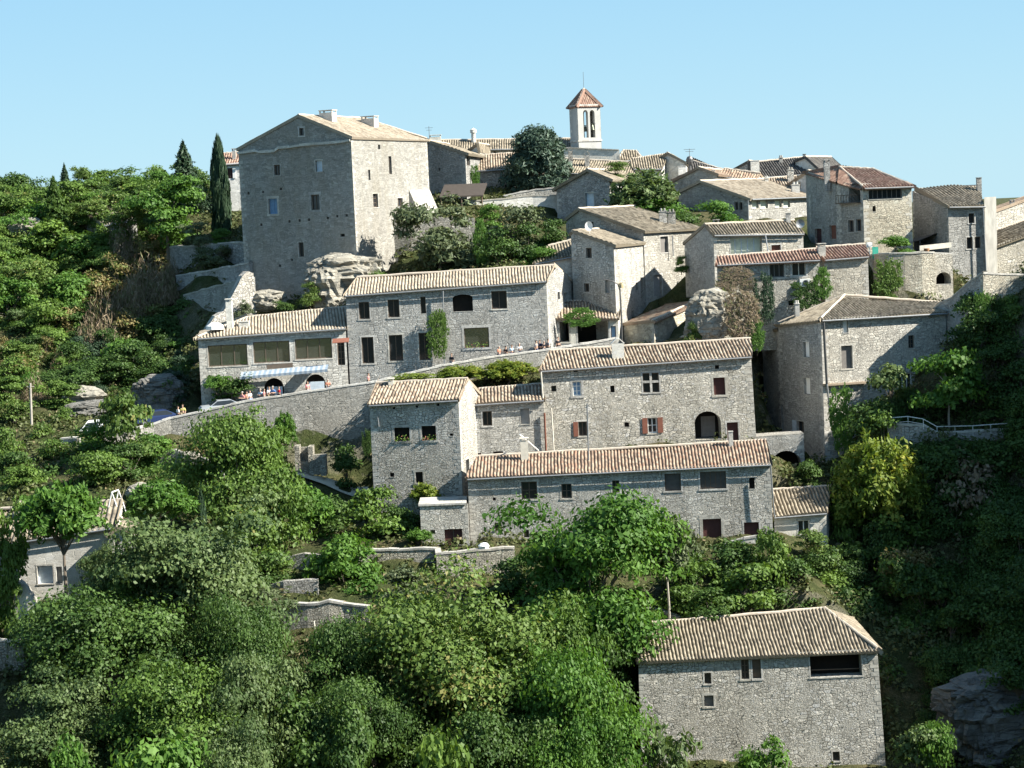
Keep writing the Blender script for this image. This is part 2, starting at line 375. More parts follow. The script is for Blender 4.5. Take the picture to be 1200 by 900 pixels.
        if kind == 'cross':
            uc = (u0 + u1) / 2; zc = z0 + Hh * 0.55
            fbar(uc - 0.1, uc + 0.1, z0 + .002, z1 - .002, 0, 0.0, dep - 0.1); fbar(u0 + .002, u1 - .002, zc - 0.1, zc + 0.1, 0, 0.004, dep - 0.104)
        fcol = opt.get('fcol', DKFRAME)
        name = 'door' if isdoor else 'window'
        if kind in ('brown', 'rust', 'wood', 'greyw') and isdoor: pass
        if not fm.f:   # a bare opening still has its own lining
            q = outline[:2]
            o = P(u0, z0 - 0.05, dep - 0.02); fm.quadbox(o, P(u1, z0 - 0.05, dep - 0.02) - o, n * (dep + 0.0), Vector((0, 0, 0.048)), 0)
        fo = fm.build(name, [STONE_SURR, fcol], s.root, P((u0 + u1) / 2, z0, 0))
        if opt.get('label'): fo['label'] = opt['label']
        nm = {'glass': 'pane', 'bars': 'pane', 'mirror': 'pane', 'cross': 'pane', 'bluewin': 'pane', 'void': 'dark_interior', 'screen': 'blind'}.get(kind, 'door_leaf' if isdoor else 'shutter')
        pm.build(nm, pane_mat, fo, P((u0 + u1) / 2, z0, d))
        if opt.get('open'):   # shutters folded back against the wall
            for side in opt['open']:
                sm_ = MB(); ww = W * 0.55
                a0 = u0 - 0.03 - ww if side == 'l' else u1 + 0.03
                o = P(a0, z0, -0.035); sm_.quadbox(o, e * ww, n * 0.05, Vector((0, 0, Hh)))
                sm_.build('shutter', opt.get('scol', RUST), fo, o)
        if opt.get('flowers'):
            b = MB()
            for k in range(60):
                c = P(u0 + random.random() * W, z0 + 0.05 + random.random() ** 2 * 0.5, 0.1 - random.random() * 0.25)
                a = Vector((random.uniform(-1, 1), random.uniform(-1, 1), random.uniform(-1, 1))).normalized() * 0.07; bb = a.orthogonal().normalized() * 0.07
                b.face([c - a, c + bb, c + a, c - bb], None, 0 if random.random() < .75 else 1)
            b.build('flowers', [MATS.get('leaf_mid') or WOOD, RUST], fo, P(u0, z0))
    def slope(s, EA, EB, TB, TA, oe=0.35, ovL=0.2, ovR=0.2, per=0.31, amp=0.10, sag=0.05, ridge=True, mat=None, amp_seed=None):
        sag = sag * 2.2
        rm = s.rm
        e = (EB - EA); Ls = e.length; e = e.normalized()
        mid = (TA + TB) / 2 - EA; mid = mid - e * mid.dot(e); d = mid.normalized(); n = e.cross(d).normalized()
        if n.z < 0: n = -n
        def st(p): q = p - EA; return q.dot(e), q.dot(d), q.dot(n)
        sA, tA, rA = st(TA); sB, tB, rB = st(TB)
        aL0, aL1 = -ovL, (sA) / max(tA, 1e-4); aR0, aR1 = Ls + ovR, (sB - Ls) / max(tB, 1e-4)
        npd = 6; ds = per / npd; smin = min(0, sA) - ovL - 0.01; smax = max(Ls, sB) + ovR + 0.01
        ncol = int((smax - smin) / ds) + 1; row = 0.42; tmax = max(tA, tB); seed = random.random() * 50
        cols = []
        for k in range(ncol + 1):
            sv = min(smin + k * ds, smax); lo, hi = -oe, 1e9
            if aL1 > 1e-4: hi = min(hi, (sv - aL0) / aL1)
            elif aL1 < -1e-4: lo = max(lo, (sv - aL0) / aL1)
            elif sv < aL0: hi = -9
            if aR1 < -1e-4: hi = min(hi, (sv - aR0) / aR1)
            elif aR1 > 1e-4: lo = max(lo, (sv - aR0) / aR1)
            elif sv > aR0: hi = -9
            f = 0.5 if abs(sB - sA) < 1e-3 else min(1, max(0, (sv - sA) / (sB - sA)))
            hi = min(hi, tA + (tB - tA) * f)
            cols.append((sv, lo, hi))
        nrow = int((tmax + oe) / row) + 1
        def pt(sv, t):
            fr_ = min(1, max(0, sv / Ls)); res = (rA * (1 - fr_) + rB * fr_) * max(0, t) / max(tmax, 1e-3)
            ph = 2 * math.pi * (sv - smin) / per; h = amp * (abs(math.sin(ph / 2)) * 1.6 - 0.8)
            bow = sag * (hnoise(sv * 0.16, t * 0.2, seed) * 2)
            sv = sv + .05 * hnoise(sv * .8, t * .9, seed + 9); p = EA + e * sv + d * t + n * (h * (1 + .35 * hnoise(sv * 2.1, t * 1.7, seed + 4)) + res + bow)
            return p
        def flat(sv, t):
            fr_ = min(1, max(0, sv / Ls)); res = (rA * (1 - fr_) + rB * fr_) * max(0, t) / max(tmax, 1e-3)
            return EA + e * sv + d * t + n * (res - 0.22)
        for k in range(ncol):
            (s0, l0, h0), (s1, l1, h1) = cols[k], cols[k + 1]
            if h0 <= l0 and h1 <= l1: continue
            ci = int((s0 + ds / 2 - smin) / per)
            for r in range(nrow):
                ta, tb = -oe + r * row, -oe + (r + 1) * row
                def cl(t, l, h): return min(max(t, l), max(l, h))
                q = [(s0, cl(ta, l0, h0)), (s1, cl(ta, l1, h1)), (s1, cl(tb, l1, h1)), (s0, cl(tb, l0, h0))]
                if abs(q[0][1] - q[3][1]) < 1e-4 and abs(q[1][1] - q[2][1]) < 1e-4: continue
                tint = random.Random(ci * 131 + r * 17 + int(seed * 1000)).random()
                if (s0 + ds / 2 - smin) % per < ds or (s0 + ds / 2 - smin) % per > per - ds: tint *= .42   # groove faces darkened: the shade between tile rows is put into the tint
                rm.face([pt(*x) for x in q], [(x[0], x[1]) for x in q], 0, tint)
            if h0 > l0 and h1 > l1:   # eave front edge and soffit
                rm.face([flat(s0, l0), flat(s1, l1), pt(s1, l1), pt(s0, l0)], None, 0, 0.35)
                rm.face([flat(s0, h0), flat(s1, h1), flat(s1, l1), flat(s0, l0)], None, 1, 0.3)
        for col in (cols[0], cols[-1]):
            pass
        # verges
        for edge in ('L', 'R'):
            prev = None
            for r in range(nrow + 1):
                t = min(-oe + r * row, tA if edge == 'L' else tB)
                sv = (aL0 + aL1 * t) if edge == 'L' else (aR0 + aR1 * t)
                cur = (EA + e * sv + d * t + n * 0.10, flat(sv, t))
                if prev and (cur[0] - prev[0]).length > 1e-3:
                    rm.face([prev[1], cur[1], cur[0], prev[0]], None, 0, 0.55)
                prev = cur
        if ridge and (TB - TA).length > 0.5:
            rm.tube([TA + (TA - TB).normalized() * ovL + Vector((0, 0, 0.03))] + [TA.lerp(TB, k / 12) + Vector((0, 0, 0.03 + 0.03 * math.sin(k * 2.1 + seed))) for k in range(1, 12)] + [TB + (TB - TA).normalized() * ovR + Vector((0, 0, 0.03))], 0.13, 7, 2)
    def hip(s, a, b):
        s.rm.tube([a.lerp(b, k / 8) + Vector((0, 0, 0.06 + 0.02 * math.sin(k * 1.9))) for k in range(9)], 0.12, 7, 2)
    def chimney(s, px, pytop, wpx, Y, h, dep=None, kind='cap', mat=None, rot=0.0, label=None):
        top = U(px, pytop, Y); wd = wpx / ppm(Y); dp = dep or max(0.45, wd * 0.7); m = MB()
        c, sn = math.cos(rot), math.sin(rot); ex = Vector((c, sn, 0)); ey = Vector((-sn, c, 0)); z0 = top.z - h - 0.8; H = h + 0.8
        o = top - ex * wd / 2 - ey * dp / 2; o.z = z0
        if kind == 'cap':
            m.quadbox(o, ex * wd, ey * dp, Vector((0, 0, H - 0.28)))
            g = 0.12
            for a in (0, 1):
                for b in (0, 1):
                    m.quadbox(o + ex * (a * (wd - g)) + ey * (b * (dp - g)) + Vector((0, 0, H - 0.28)), ex * g, ey * g, Vector((0, 0, 0.2)))
            m.quadbox(o - ex * 0.08 - ey * 0.08 + Vector((0, 0, H - 0.08)), ex * (wd + 0.16), ey * (dp + 0.16), Vector((0, 0, 0.08)))
        elif kind == 'pots':
            m.quadbox(o, ex * wd, ey * dp, Vector((0, 0, H - 0.35)))
            m.quadbox(o - ex * 0.05 - ey * 0.05 + Vector((0, 0, H - 0.35)), ex * (wd + 0.1), ey * (dp + 0.1), Vector((0, 0, 0.07)))
            for a in (0.28, 0.72):
                b0 = o + ex * wd * a + ey * dp / 2 + Vector((0, 0, H - 0.28)); m.tube([b0, b0 + Vector((0, 0, 0.28))], [0.13, 0.10], 8)
        elif kind == 'tri':   # little gable of tiles leant over the flue
            m.quadbox(o, ex * wd, ey * dp, Vector((0, 0, H - 0.5))); zt = Vector((0, 0, H - 0.5))
            a, b, c_, d_ = o + zt, o + ex * wd + zt, o + ex * wd + ey * dp + zt, o + ey * dp + zt; r1 = (a + b) / 2 + Vector((0, 0, 0.5)); r2 = (c_ + d_) / 2 + Vector((0, 0, 0.5))
            m.quadbox(a - ex * .1, ex * 0.08, ey * dp, Vector((wd / 2 * c, wd / 2 * sn, 0.5))); m.quadbox(b + ex * .02, ex * 0.08, ey * dp, Vector((-wd / 2 * c, -wd / 2 * sn, 0.5)))
        else:
            m.quadbox(o, ex * wd, ey * dp, Vector((0, 0, H)))
            m.quadbox(o - ex * 0.04 - ey * 0.04 + Vector((0, 0, H)), ex * (wd + 0.08), ey * (dp + 0.08), Vector((0, 0, 0.06)))
        r = m.build('chimney', mat or STONE_SURR, s.root, Vector((top.x, top.y, z0)))
        if label: r['label'] = label
        return r
    def pipe(s, pts, name='downpipe', r=0.06, mat=None):
        m = MB(); m.tube(pts, r, 6); return m.build(name, mat or ZINC, s.root, pts[0])
    def gutter(s, A, B, oe=0.4):
        e = (B - A); n = Vector((e.y, -e.x, 0)).normalized(); m = MB()
        m.tube([A + n * (oe + .05) - Vector((0, 0, 0.2)), B + n * (oe + .05) - Vector((0, 0, 0.2))], 0.08, 6); m.build('gutter', ZINC, s.root, A)
    def finish(s, foot=None):
        if s.wm.f:
            ml = list(s.stone) if isinstance(s.stone, list) else [s.stone]; s.wm.mi = [len(ml) if i == 99 else i for i in s.wm.mi]
            s.wm.build('wall', ml + [STONE_QUOIN], s.root, s.o)
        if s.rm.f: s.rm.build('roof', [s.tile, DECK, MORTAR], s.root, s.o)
        if foot: FOOT.append(([(p.x, p.y) for p in foot], s.zb))
        return s

def eave_house(name, label, EL, ER, RL, RR, base, stone, tile, wins=(), winsR=(), winsL=(), pitch=0.30, k=2.0, BR=None, cat='house', fr=0, fl=0, hipR=False, hipL=False, oe=.3, group=None, per=.31, gutter=True, ov=.15, sag=.05, zback=None):
    """ridge runs along the front; every corner from its place in the survey photograph"""
    A, B = U(*EL), U(*ER); e = B - A; hperp = Vector((-e.y, e.x, 0)).normalized()   # away from camera
    rn = e.normalized().cross((hperp + Vector((0, 0, pitch))).normalized())
    TA, TB = hit(RL[0], RL[1], A, rn), hit(RR[0], RR[1], A, rn)
    zb = U(base[0], base[1], (EL[2] + ER[2]) / 2).z
    H = House(name, label, cat, stone, tile, zb, Vector(((A.x + B.x) / 2, (A.y + B.y) / 2, zb)), group)
    def hz(v): return Vector((v.x, v.y, 0))
    dR = hz(TB - B); dL = hz(TA - A)
    if hipR: dR = hperp * hz(TA - A).dot(hperp)
    if hipL: dL = hperp * hz(TB - B).dot(hperp)
    C = B + dR * k; D = A + dL * k
    if BR: C = U(*BR); D = A + (C - B); D.z = A.z + (C.z - B.z)
    if zback is not None: C.z = D.z = zback
    H.wall(A, B, None, None, wins, fl, fr)
    H.wall(B, C, None, None if hipR else Vector((TB.x, TB.y, TB.z - 0.1)), winsR)
    H.wall(C, D); H.wall(D, A, None, None if hipL else Vector((TA.x, TA.y, TA.z - 0.1)), winsL)
    H.slope(A, B, TB, TA, oe, ov, ov, per, sag=sag); H.slope(C, D, TA, TB, oe, ov, ov, per, ridge=False)
    if hipR: H.slope(B, C, TB, TB, oe, 0.0, 0, per, ridge=False); H.hip(B, TB)
    if hipL: H.slope(D, A, TA, TA, oe, 0, 0, per, ridge=False); H.hip(A, TA)
    if gutter: H.gutter(A, B, oe)
    H.A, H.B, H.C, H.D, H.TA, H.TB = A, B, C, D, TA, TB
    H.foot = [A, B, C, D]
    return H

def gable_house(name, label, FL, FR, apex, BR, base, stone, tile, wins=(), winsR=(), winsL=(), cat='house', oe=.3, hip=0.0, group=None, per=.31, level=True, ov=.2, sag=.05):
    """gable towards the camera, ridge running back"""
    A, B = U(*FL), U(*FR); e = Vector((B.x - A.x, B.y - A.y, 0)).normalized(); n = Vector((e.y, -e.x, 0))
    T = hit(apex[0], apex[1], A, n); Cc = U(*BR); v = Cc - B
    if level: v.z = 0
    C = B + v; D = A + v; T2 = T + v
    zb = U(base[0], base[1], (FL[2] + FR[2]) / 2).z
    H = House(name, label, cat, stone, tile, zb, Vector(((A.x + B.x) / 2, (A.y + B.y) / 2, zb)), group)
    dz = Vector((0, 0, -0.08))
    H.wall(A, B, None, T + dz, wins); H.wall(B, C, None, None, winsR); H.wall(C, D, None, None if hip else T2 + dz); H.wall(D, A, None, None, winsL)
    Tb = T2 - v.normalized() * hip
    H.slope(B, C, Tb, T, oe, ov, 0.0 if hip else ov, per, sag=sag); H.slope(D, A, T, Tb, oe, 0.0 if hip else ov, ov, per, ridge=False)
    if hip: H.slope(C, D, Tb, Tb, oe, 0, 0, per, ridge=False); H.hip(C, Tb)
    H.A, H.B, H.C, H.D, H.T, H.T2 = A, B, C, D, T, Tb
    H.foot = [A, B, C, D]
    return H

def leaf_mat(name, dark, light, accent=None, acc=0.0, trans=.3):
    t = NT(name); a = t.n('ShaderNodeAttribute', attribute_name='tint'); oi = t.n('ShaderNodeObjectInfo')
    v = t.math('ADD', t.math('MULTIPLY', a.outputs['Fac'], .8), t.math('MULTIPLY', oi.outputs['Random'], .2))
    c = t.mix(v, dark, light)
    if accent: c = t.mix(t.maprange(a.outputs['Fac'], 1 - acc, 1 - acc + .02), c, accent)
    d = t.n('ShaderNodeBsdfPrincipled'); t.l(c, d.inputs['Base Color']); d.inputs['Roughness'].default_value = .55; d.inputs['Specular IOR Level'].default_value = .25
    tr = t.n('ShaderNodeBsdfTranslucent'); t.l(t.mix(1.0, c, (1.0, 1.0, .55), 'MULTIPLY'), tr.inputs[0])
    ms = t.n('ShaderNodeMixShader'); ms.inputs[0].default_value = trans; t.l(d.outputs[0], ms.inputs[1]); t.l(tr.outputs[0], ms.inputs[2]); t.l(ms.outputs[0], t.out.inputs[0]); return t.m
L = {
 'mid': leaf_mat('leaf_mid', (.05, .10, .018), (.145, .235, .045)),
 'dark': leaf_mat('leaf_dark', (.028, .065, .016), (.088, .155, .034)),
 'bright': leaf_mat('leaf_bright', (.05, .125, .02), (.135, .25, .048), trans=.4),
 'yellow': leaf_mat('leaf_yellowing', (.055, .105, .02), (.14, .21, .048), (.20, .20, .06), .05),
 'gold': leaf_mat('leaf_golden', (.09, .15, .02), (.25, .30, .05), (.34, .33, .06), .10, .4),
 'olive': leaf_mat('leaf_olive', (.06, .085, .038), (.14, .17, .085), trans=.2),
 'grey': leaf_mat('leaf_grey', (.05, .09, .03), (.14, .195, .07), trans=.3),
 'pine': leaf_mat('needle_blue', (.03, .06, .042), (.10, .145, .10), trans=.12),
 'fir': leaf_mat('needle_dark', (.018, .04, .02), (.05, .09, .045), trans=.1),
 'dry': leaf_mat('dry_scrub', (.16, .12, .08), (.30, .235, .16), (.13, .14, .06), .35, .15),
 'rust': leaf_mat('rusty_scrub', (.15, .12, .05), (.27, .23, .09), (.11, .15, .04), .4, .25),
}
BARK = plain('bark', (.15, .125, .10)); BARKP = plain('pale_bark', (.36, .33, .28))
# ================================================================== BUILDINGS
V = Vector
# ---- lower barn, bottom right
h = eave_house('stone_house', 'tall stone barn with hipped tile roof and wide dark loft opening, lowest among the trees',
    (748, 773, 152), (1028, 760, 152), (752, 731), (966, 713), (748, 908), STONE_COARSE, TILE_OLD, pitch=.26, hipR=True, fr=.55, fl=.12, oe=.35, per=.275, gutter=False, wins=[
    (825.4, 788.6, 833.3, 801.6, 'glass', {'surr': .1}), (825, 815, 836, 828, 'greyw'), (868.5, 773, 877.5, 796, 'bars', {'nh': 2, 'nb': 1}), (881.5, 772.7, 891.5, 795.4, 'wood', {'nh': 1}),
    (949, 767, 1009, 793, 'void', {'dep': 1.2, 'surr': .1, 'label': 'wide dark loft opening'}), (972, 881, 980, 892, 'glass', {'surr': .1})])
h.finish(h.foot); B1 = h
m = MB()   # balustrade inside the loft opening
a, b = hit(949, 787, h.A, V((0, -1, 0))), hit(1009, 785, h.A, V((0, -1, 0)))
m.tube([a + V((0, .5, 0)), b + V((0, .5, 0))], .04, 6); m.build('railing', WOOD, h.root, a)
# ---- long house
h = eave_house('stone_house', 'long low stone house with patchy orange tile roof and two grey blinds',
    (548, 559, 174), (903, 542, 173), (561, 535), (896, 516), (548, 641), STONE, TILE_MIX, pitch=.28, per=.29, wins=[
    (611, 564.5, 629.5, 585, 'bars', {'nh': 1}), (658, 567, 670, 584, 'bars', {'nh': 1}), (717.5, 563, 726, 577.5, 'bars', {'nh': 0}),
    (779, 555, 798, 575.5, 'screen'), (820.5, 552.5, 851, 573, 'screen', {'nb': 4}), (878, 560, 884.5, 573, 'void'),
    (824, 608, 845.5, 640, 'brown', {'door': True, 'nb': 0, 'surr': .28}), (872, 612, 889.5, 628, 'brown', {'nb': 0}), (728, 606, 749, 632, 'void', {'surr': .2}), (792, 610, 800, 617, 'void'),
    (579.5, 612.5, 586, 620, 'glass'), (589, 630, 600.5, 639, 'void'), (614, 621, 620, 630, 'glass', {'surr': .1}), (577.5, 583, 581, 587, 'void'), (684, 614, 690, 628, 'white')])
h.chimney(614, 513, 9, 177, 1.6, kind='cap', mat=PLASTER); h.chimney(856, 506, 5, 177, 1.9, .4, 'plain')
h.pipe([U(903, 545, 172.5), U(907, 600, 172.5), U(908, 606, 172.5)])
h.finish(h.foot); B2 = h
# antenna bar leaning on chimney
m = MB(); m.tube([U(609, 509, 177), U(631, 528, 181)], .06, 6); tag(m.build('metal_bar', WHITE, None, U(631, 528, 181)), 'thin white bar leaning from the small chimney of the patchy tiled roof', 'bar')
m = MB(); m.tube([U(688, 473, 176), U(690, 545, 176), U(691, 552, 175.6)], .07, 6)
m.tube([U(686, 478, 176), U(690, 475, 176)], .05, 6); tag(m.build('flue_pipe', ZINC, None, U(691, 552, 175.6)), 'tall thin grey flue pipe rising from the patchy orange tiled roof', 'pipe')
# ---- flat-roofed outhouse with brown double door
A, B = U(492, 593, 172.6), U(548, 591, 172.6); zb = U(520, 641, 172.6).z
h = House('outbuilding', 'flat topped stone outhouse with brown double door, at the foot of the square tower house', 'outhouse', STONE, TILE, zb, V(((A.x + B.x) / 2, A.y, zb)))
bk = V((0, 4.2, 0)); h.wall(A, B, None, None, [(521, 620, 542, 639, 'brown', {'door': True, 'surr': 0}), (504.5, 621, 510, 626, 'glass', {'surr': 0})])
h.wall(B, B + bk); h.wall(B + bk, A + bk); h.wall(A + bk, A)
m = MB(); m.quadbox(A + V((-.12, -.12, 0)), (B - A) + V((.0, 0, 0)), bk, V((0, 0, .16))); m.build('roof', [STONE_SURR], h.root, A)
h.finish([A, B, B + bk, A + bk])
# ---- tower house
h = eave_house('stone_house', 'square three storey rubble tower house with two flower box windows, left of the long roof',
    (433, 473, 180), (537, 467, 179), (443, 449), (546, 444), (440, 600), STONE_COARSE, TILE, pitch=.30, BR=(561, 460, 187), k=2, wins=[
    (462, 501, 480, 517, 'void', {'surr': .18, 'dep': .4, 'flowers': 1}), (494, 499, 511, 516, 'void', {'surr': .18, 'dep': .4, 'flowers': 1}), (487, 553, 495.6, 566, 'void', {'surr': .16}),
    (460, 477, 463, 480, 'void'), (487, 475, 490, 478, 'void'), (512, 473, 515, 476, 'void'), (457, 554, 462, 559, 'void'), (527, 508, 531, 511, 'void')],
    winsR=[(546, 538, 550, 556, 'void')])
h.pipe([U(441, 477, 179.7), U(444, 500, 179.7)], r=.05)
h.chimney(458, 443, 6, 184, .9, .5, 'cap', PLASTER)
h.finish(h.foot); B3 = h
# ---- link house
h = eave_house('stone_house', 'narrow recessed stone house with one grey shutter, between tower house and mullioned house',
    (545, 473, 185.5), (637, 467, 185.5), (563, 456), (637, 450), (545, 548), STONE, TILE, wins=[
    (565.6, 482, 576.6, 499, 'glass'), (610, 479, 620.6, 497, 'grey', {'surr': .08}), (578, 529, 590, 536, 'void', {'surr': 0}), (554, 531, 564, 541, 'rust', {'surr': 0}), (553, 502, 558, 505, 'void')])
h.finish(h.foot)
# ---- mullioned house
h = eave_house('stone_house', 'broad stone house with cross mullioned window, rust shutters and dark arched loggia',
    (634, 433, 186), (880, 416, 187), (646, 411), (878, 397), (634, 532), STONE_COARSE, TILE, fr=.35, wins=[
    (671, 447, 681, 464, 'bluewin', {'nh': 2, 'surr': .2, 'fcol': WHITE}), (753, 437, 772, 460, 'cross', {'surr': .12}), (835.5, 442.5, 849, 463, 'brown', {'nb': 0, 'surr': .2}),
    (677.5, 494, 687.5, 511, 'bars', {'open': 'l'}), (758, 489.5, 769, 507.5, 'bars', {'open': 'lr', 'nh': 1, 'fcol': WHITE}), (812.5, 482, 843, 515, 'void', {'arch': .45, 'dep': 1.6, 'label': 'dark arched loggia opening'}),
    (850, 495, 863, 518, 'brown', {'door': True, 'nb': 0}), (715, 452, 720, 460, 'void'), (646, 452, 652, 459, 'glass'), (731, 495, 736.5, 500.5, 'void'), (837.5, 428, 842.5, 432.5, 'void'), (672, 432, 677, 436, 'void')])
h.chimney(723.5, 396, 14, 188.2, 1.9, .8, 'tri', STONE_PALE, label='white chimney with little gabled cap')
h.pipe([U(634, 436, 185.6), U(637, 478, 185.6)], r=.07, mat=PLASTER); h.pipe([U(646, 478, 185.6), U(649, 530, 185.6)], r=.07, mat=PLASTER)
h.pipe([U(638, 484, 185.3), U(640, 530, 185.3)], r=.09, mat=RUST)
h.finish(h.foot); B5 = h
# interior window in the loggia
m = MB(); o = U(822, 512, 188.3); m.quadbox(o, V((1.3, 0, 0)), V((0, .06, 0)), V((0, 0, 1.9))); m.build('loggia_window', GREYW, h.root, o)
# ---- annex right of the long house
h = eave_house('stone_house', 'small pale annex with tile roof and single dark window, beside the yellow tree',
    (907, 604, 175.5), (968, 599, 175.5), (907, 574), (972, 570), (907, 629), STONE_PALE, TILE_OLD, k=1.3, wins=[(935, 609.5, 949, 626, 'glass', {'surr': .1, 'fcol': WHITE})])
h.finish(h.foot)
# ---- inn
h = eave_house('stone_house', 'two storey stone inn with long tile roof and tall dark windows above the road',
    (405, 345, 200), (640, 328, 200), (420, 325), (648, 311), (405, 446), STONE_COURSED, TILE_PALE, BR=(672, 331, 209.5), wins=[
    (420.5, 354, 433, 374, 'glass'), (454.5, 351, 468, 372, 'bars'), (493, 348, 499, 367.5, 'glass'), (530.5, 345, 554, 365, 'void', {'arch': .18, 'surr': 0, 'dep': .5}), (576, 341, 594, 362, 'glass', {'surr': .12}),
    (544, 384, 573, 407.5, 'mirror', {'flowers': 1, 'surr': .2}), (424, 395, 438, 426, 'glass', {'door': False}), (456, 392.5, 472, 423, 'glass'), (491, 390, 504.5, 422, 'glass')],
    winsR=[(653.5, 342, 656, 351, 'glass'), (660.5, 343, 665.5, 356, 'grey')])
h.pipe([U(519, 341, 199.6), U(521, 428, 199.6)], r=.07)
h.finish(h.foot); INN = h
# ---- restaurant wing
h = eave_house('restaurant', 'single storey stone restaurant wing with three wide picture windows and striped awning', 
    (232, 395, 198.5), (405, 383, 200), (291, 372), (405, 360), (232, 480), STONE_COURSED, TILE_PALE, hipL=True, cat='restaurant', wins=[
    (244, 404, 290, 429, 'mirror', {'nb': 2, 'surr': .12}), (297, 400, 339.5, 425, 'mirror', {'nb': 2, 'surr': .12}), (346, 396.6, 389, 420.6, 'mirror', {'nb': 2, 'surr': .12}), (395.5, 397, 404, 428, 'bars', {'door': True, 'nh': 3}),
    (310, 443, 333, 476, 'void', {'arch': 1, 'dep': .6}), (358.5, 438.5, 382, 470, 'void', {'arch': 1, 'dep': .6})])
h.chimney(268, 350, 7, 200.5, 3.6, .55, 'cap', STONE_PALE, label='tall slim white chimney')
h.chimney(286, 377, 12, 201, 1.0, .7, 'plain', STONE_PALE)
nv = V((0, -1, 0)); e_ = (h.B - h.A).normalized()
m = MB()
for k in range(34):   # awning: alternate stripes sloping outward
    f0, f1 = k / 34, (k + 1) / 34
    p0, p1 = hit(283, 436, h.A, nv).lerp(hit(385, 427, h.A, nv), f0), hit(283, 436, h.A, nv).lerp(hit(385, 427, h.A, nv), f1)
    q = V((0, -1.5, -.35)); dz = V((0, 0, -.25))
    m.face([p0 + q, p1 + q, p1, p0], None, k % 2); m.face([p0 + q + dz, p1 + q + dz, p1 + q, p0 + q], None, k % 2); m.face([p0 + V((0, 0, -.06)), p1 + V((0, 0, -.06)), p1 + q + V((0, 0, -.06)), p0 + q + V((0, 0, -.06))], None, 1)
m.build('awning', [plain('awning_white', (.33, .37, .41)), plain('awning_blue', (.20, .26, .33))], h.root, hit(283, 436, h.A, nv))
m = MB(); o = hit(313, 432.5, h.A, nv) + V((0, -.06, 0)); m.quadbox(o, e_ * 2.5, V((0, -.05, 0)), V((0, 0, .42))); m.build('sign_board', DKFRAME, h.root, o)
for x, y in ((322, 463), (371, 457)):
    m = MB(); o = hit(x, y, h.A, nv) + V((-.75, .3, -.2)); m.quadbox(o, V((1.5, 0, 0)), V((0, .05, 0)), V((0, 0, 1.0))); m.build('notice_panel', PALEBLUE, h.root, o)
p = hit(390, 397, h.A, nv); m = MB(); m.face([p, p + e_ * 1.6, p + e_ * 1.6 + V((0, -1.0, -.35)), p + V((0, -1.0, -.35))]); m.face([p + V((0, 0, -.05)), p + V((0, -1.0, -.4)), p + e_ * 1.6 + V((0, -1.0, -.4)), p + e_ * 1.6 + V((0, 0, -.05))]); m.build('door_canopy', RUST, h.root, p)
m = MB(); o = U(252, 386, 200); m.tube([o, o + V((0, 0, .35)), o + V((0, 0, .6)), o + V((0, 0, .7))], [.9, .85, .5, .05], 12); m.build('roof_vent', WHITE, h.root, o)
h.finish(h.foot); WING = h
# ---- keep
h = gable_house('stone_keep', 'massive plain square stone keep with gabled top and few small windows on the skyline',
    (279, 174, 225), (411, 160, 218), (350, 135), (500, 157, 234), (290, 368), STONE_KEEP, TILE_PALE, cat='castle keep', hip=3.5, oe=.25, ov=.1, wins=[
    (321, 193, 328.5, 205.6, 'glass', {'surr': .08}), (369.7, 188, 377.6, 201, 'blue', {'surr': .1}), (315, 232.7, 325, 250.7, 'bluewin', {'nh': 2, 'surr': .22, 'fcol': BLUE}), (364.6, 228, 374.3, 246, 'bars', {'surr': .22}),
    (350, 284, 356, 301, 'glass', {'surr': .08}), (399, 274, 404, 277.5, 'void'), (350.6, 150, 356, 159, 'glass', {'surr': .14})] +
    [(x, y, x + 2.4, y + 3, 'void') for x, y in ((290, 225), (307, 223.5), (328, 220), (338, 258), (350, 257), (361, 256), (383, 254), (394, 252), (405, 251), (305, 262), (327, 310), (341, 303))],
    winsR=[(437, 227, 443, 243, 'bars', {'nh': 2, 'surr': .1}), (466, 232, 472, 242, 'glass', {'surr': .1}), (455.7, 183, 459, 204, 'glass', {'surr': 0}), (431.7, 199, 434, 211, 'void', {'surr': 0}), (443, 169.5, 445.5, 175, 'void')])
def keep_chim(px, py, Y): 
    h.chimney(px, py, 17, Y, 1.5, 1.0, 'cap', STONE_PALE, rot=-.45)
keep_chim(384, 129, 224); keep_chim(433, 136, 231)
m = MB(); e_ = (h.B - h.A); n_ = V((e_.y, -e_.x, 0)).normalized(); xs = [279, 286, 300, 305, 322, 327, 340, 352, 370, 385, 400, 411]; ys = [179, 178.5, 176.5, 178, 177, 173, 172, 170, 168.5, 167.5, 166, 164]
for a, b, c, d in zip(xs, xs[1:], ys, ys[1:]):
    p, q = hit(a, c, h.A, n_), hit(b, d, h.A, n_)
    m.quadbox(p - V((0, 0, .14)), q - p, n_ * (.16 + random.random() * .12), V((0, 0, .2 + random.random() * .12)))
m.build('stone_ledge', STONE_PALE, h.root, h.A)
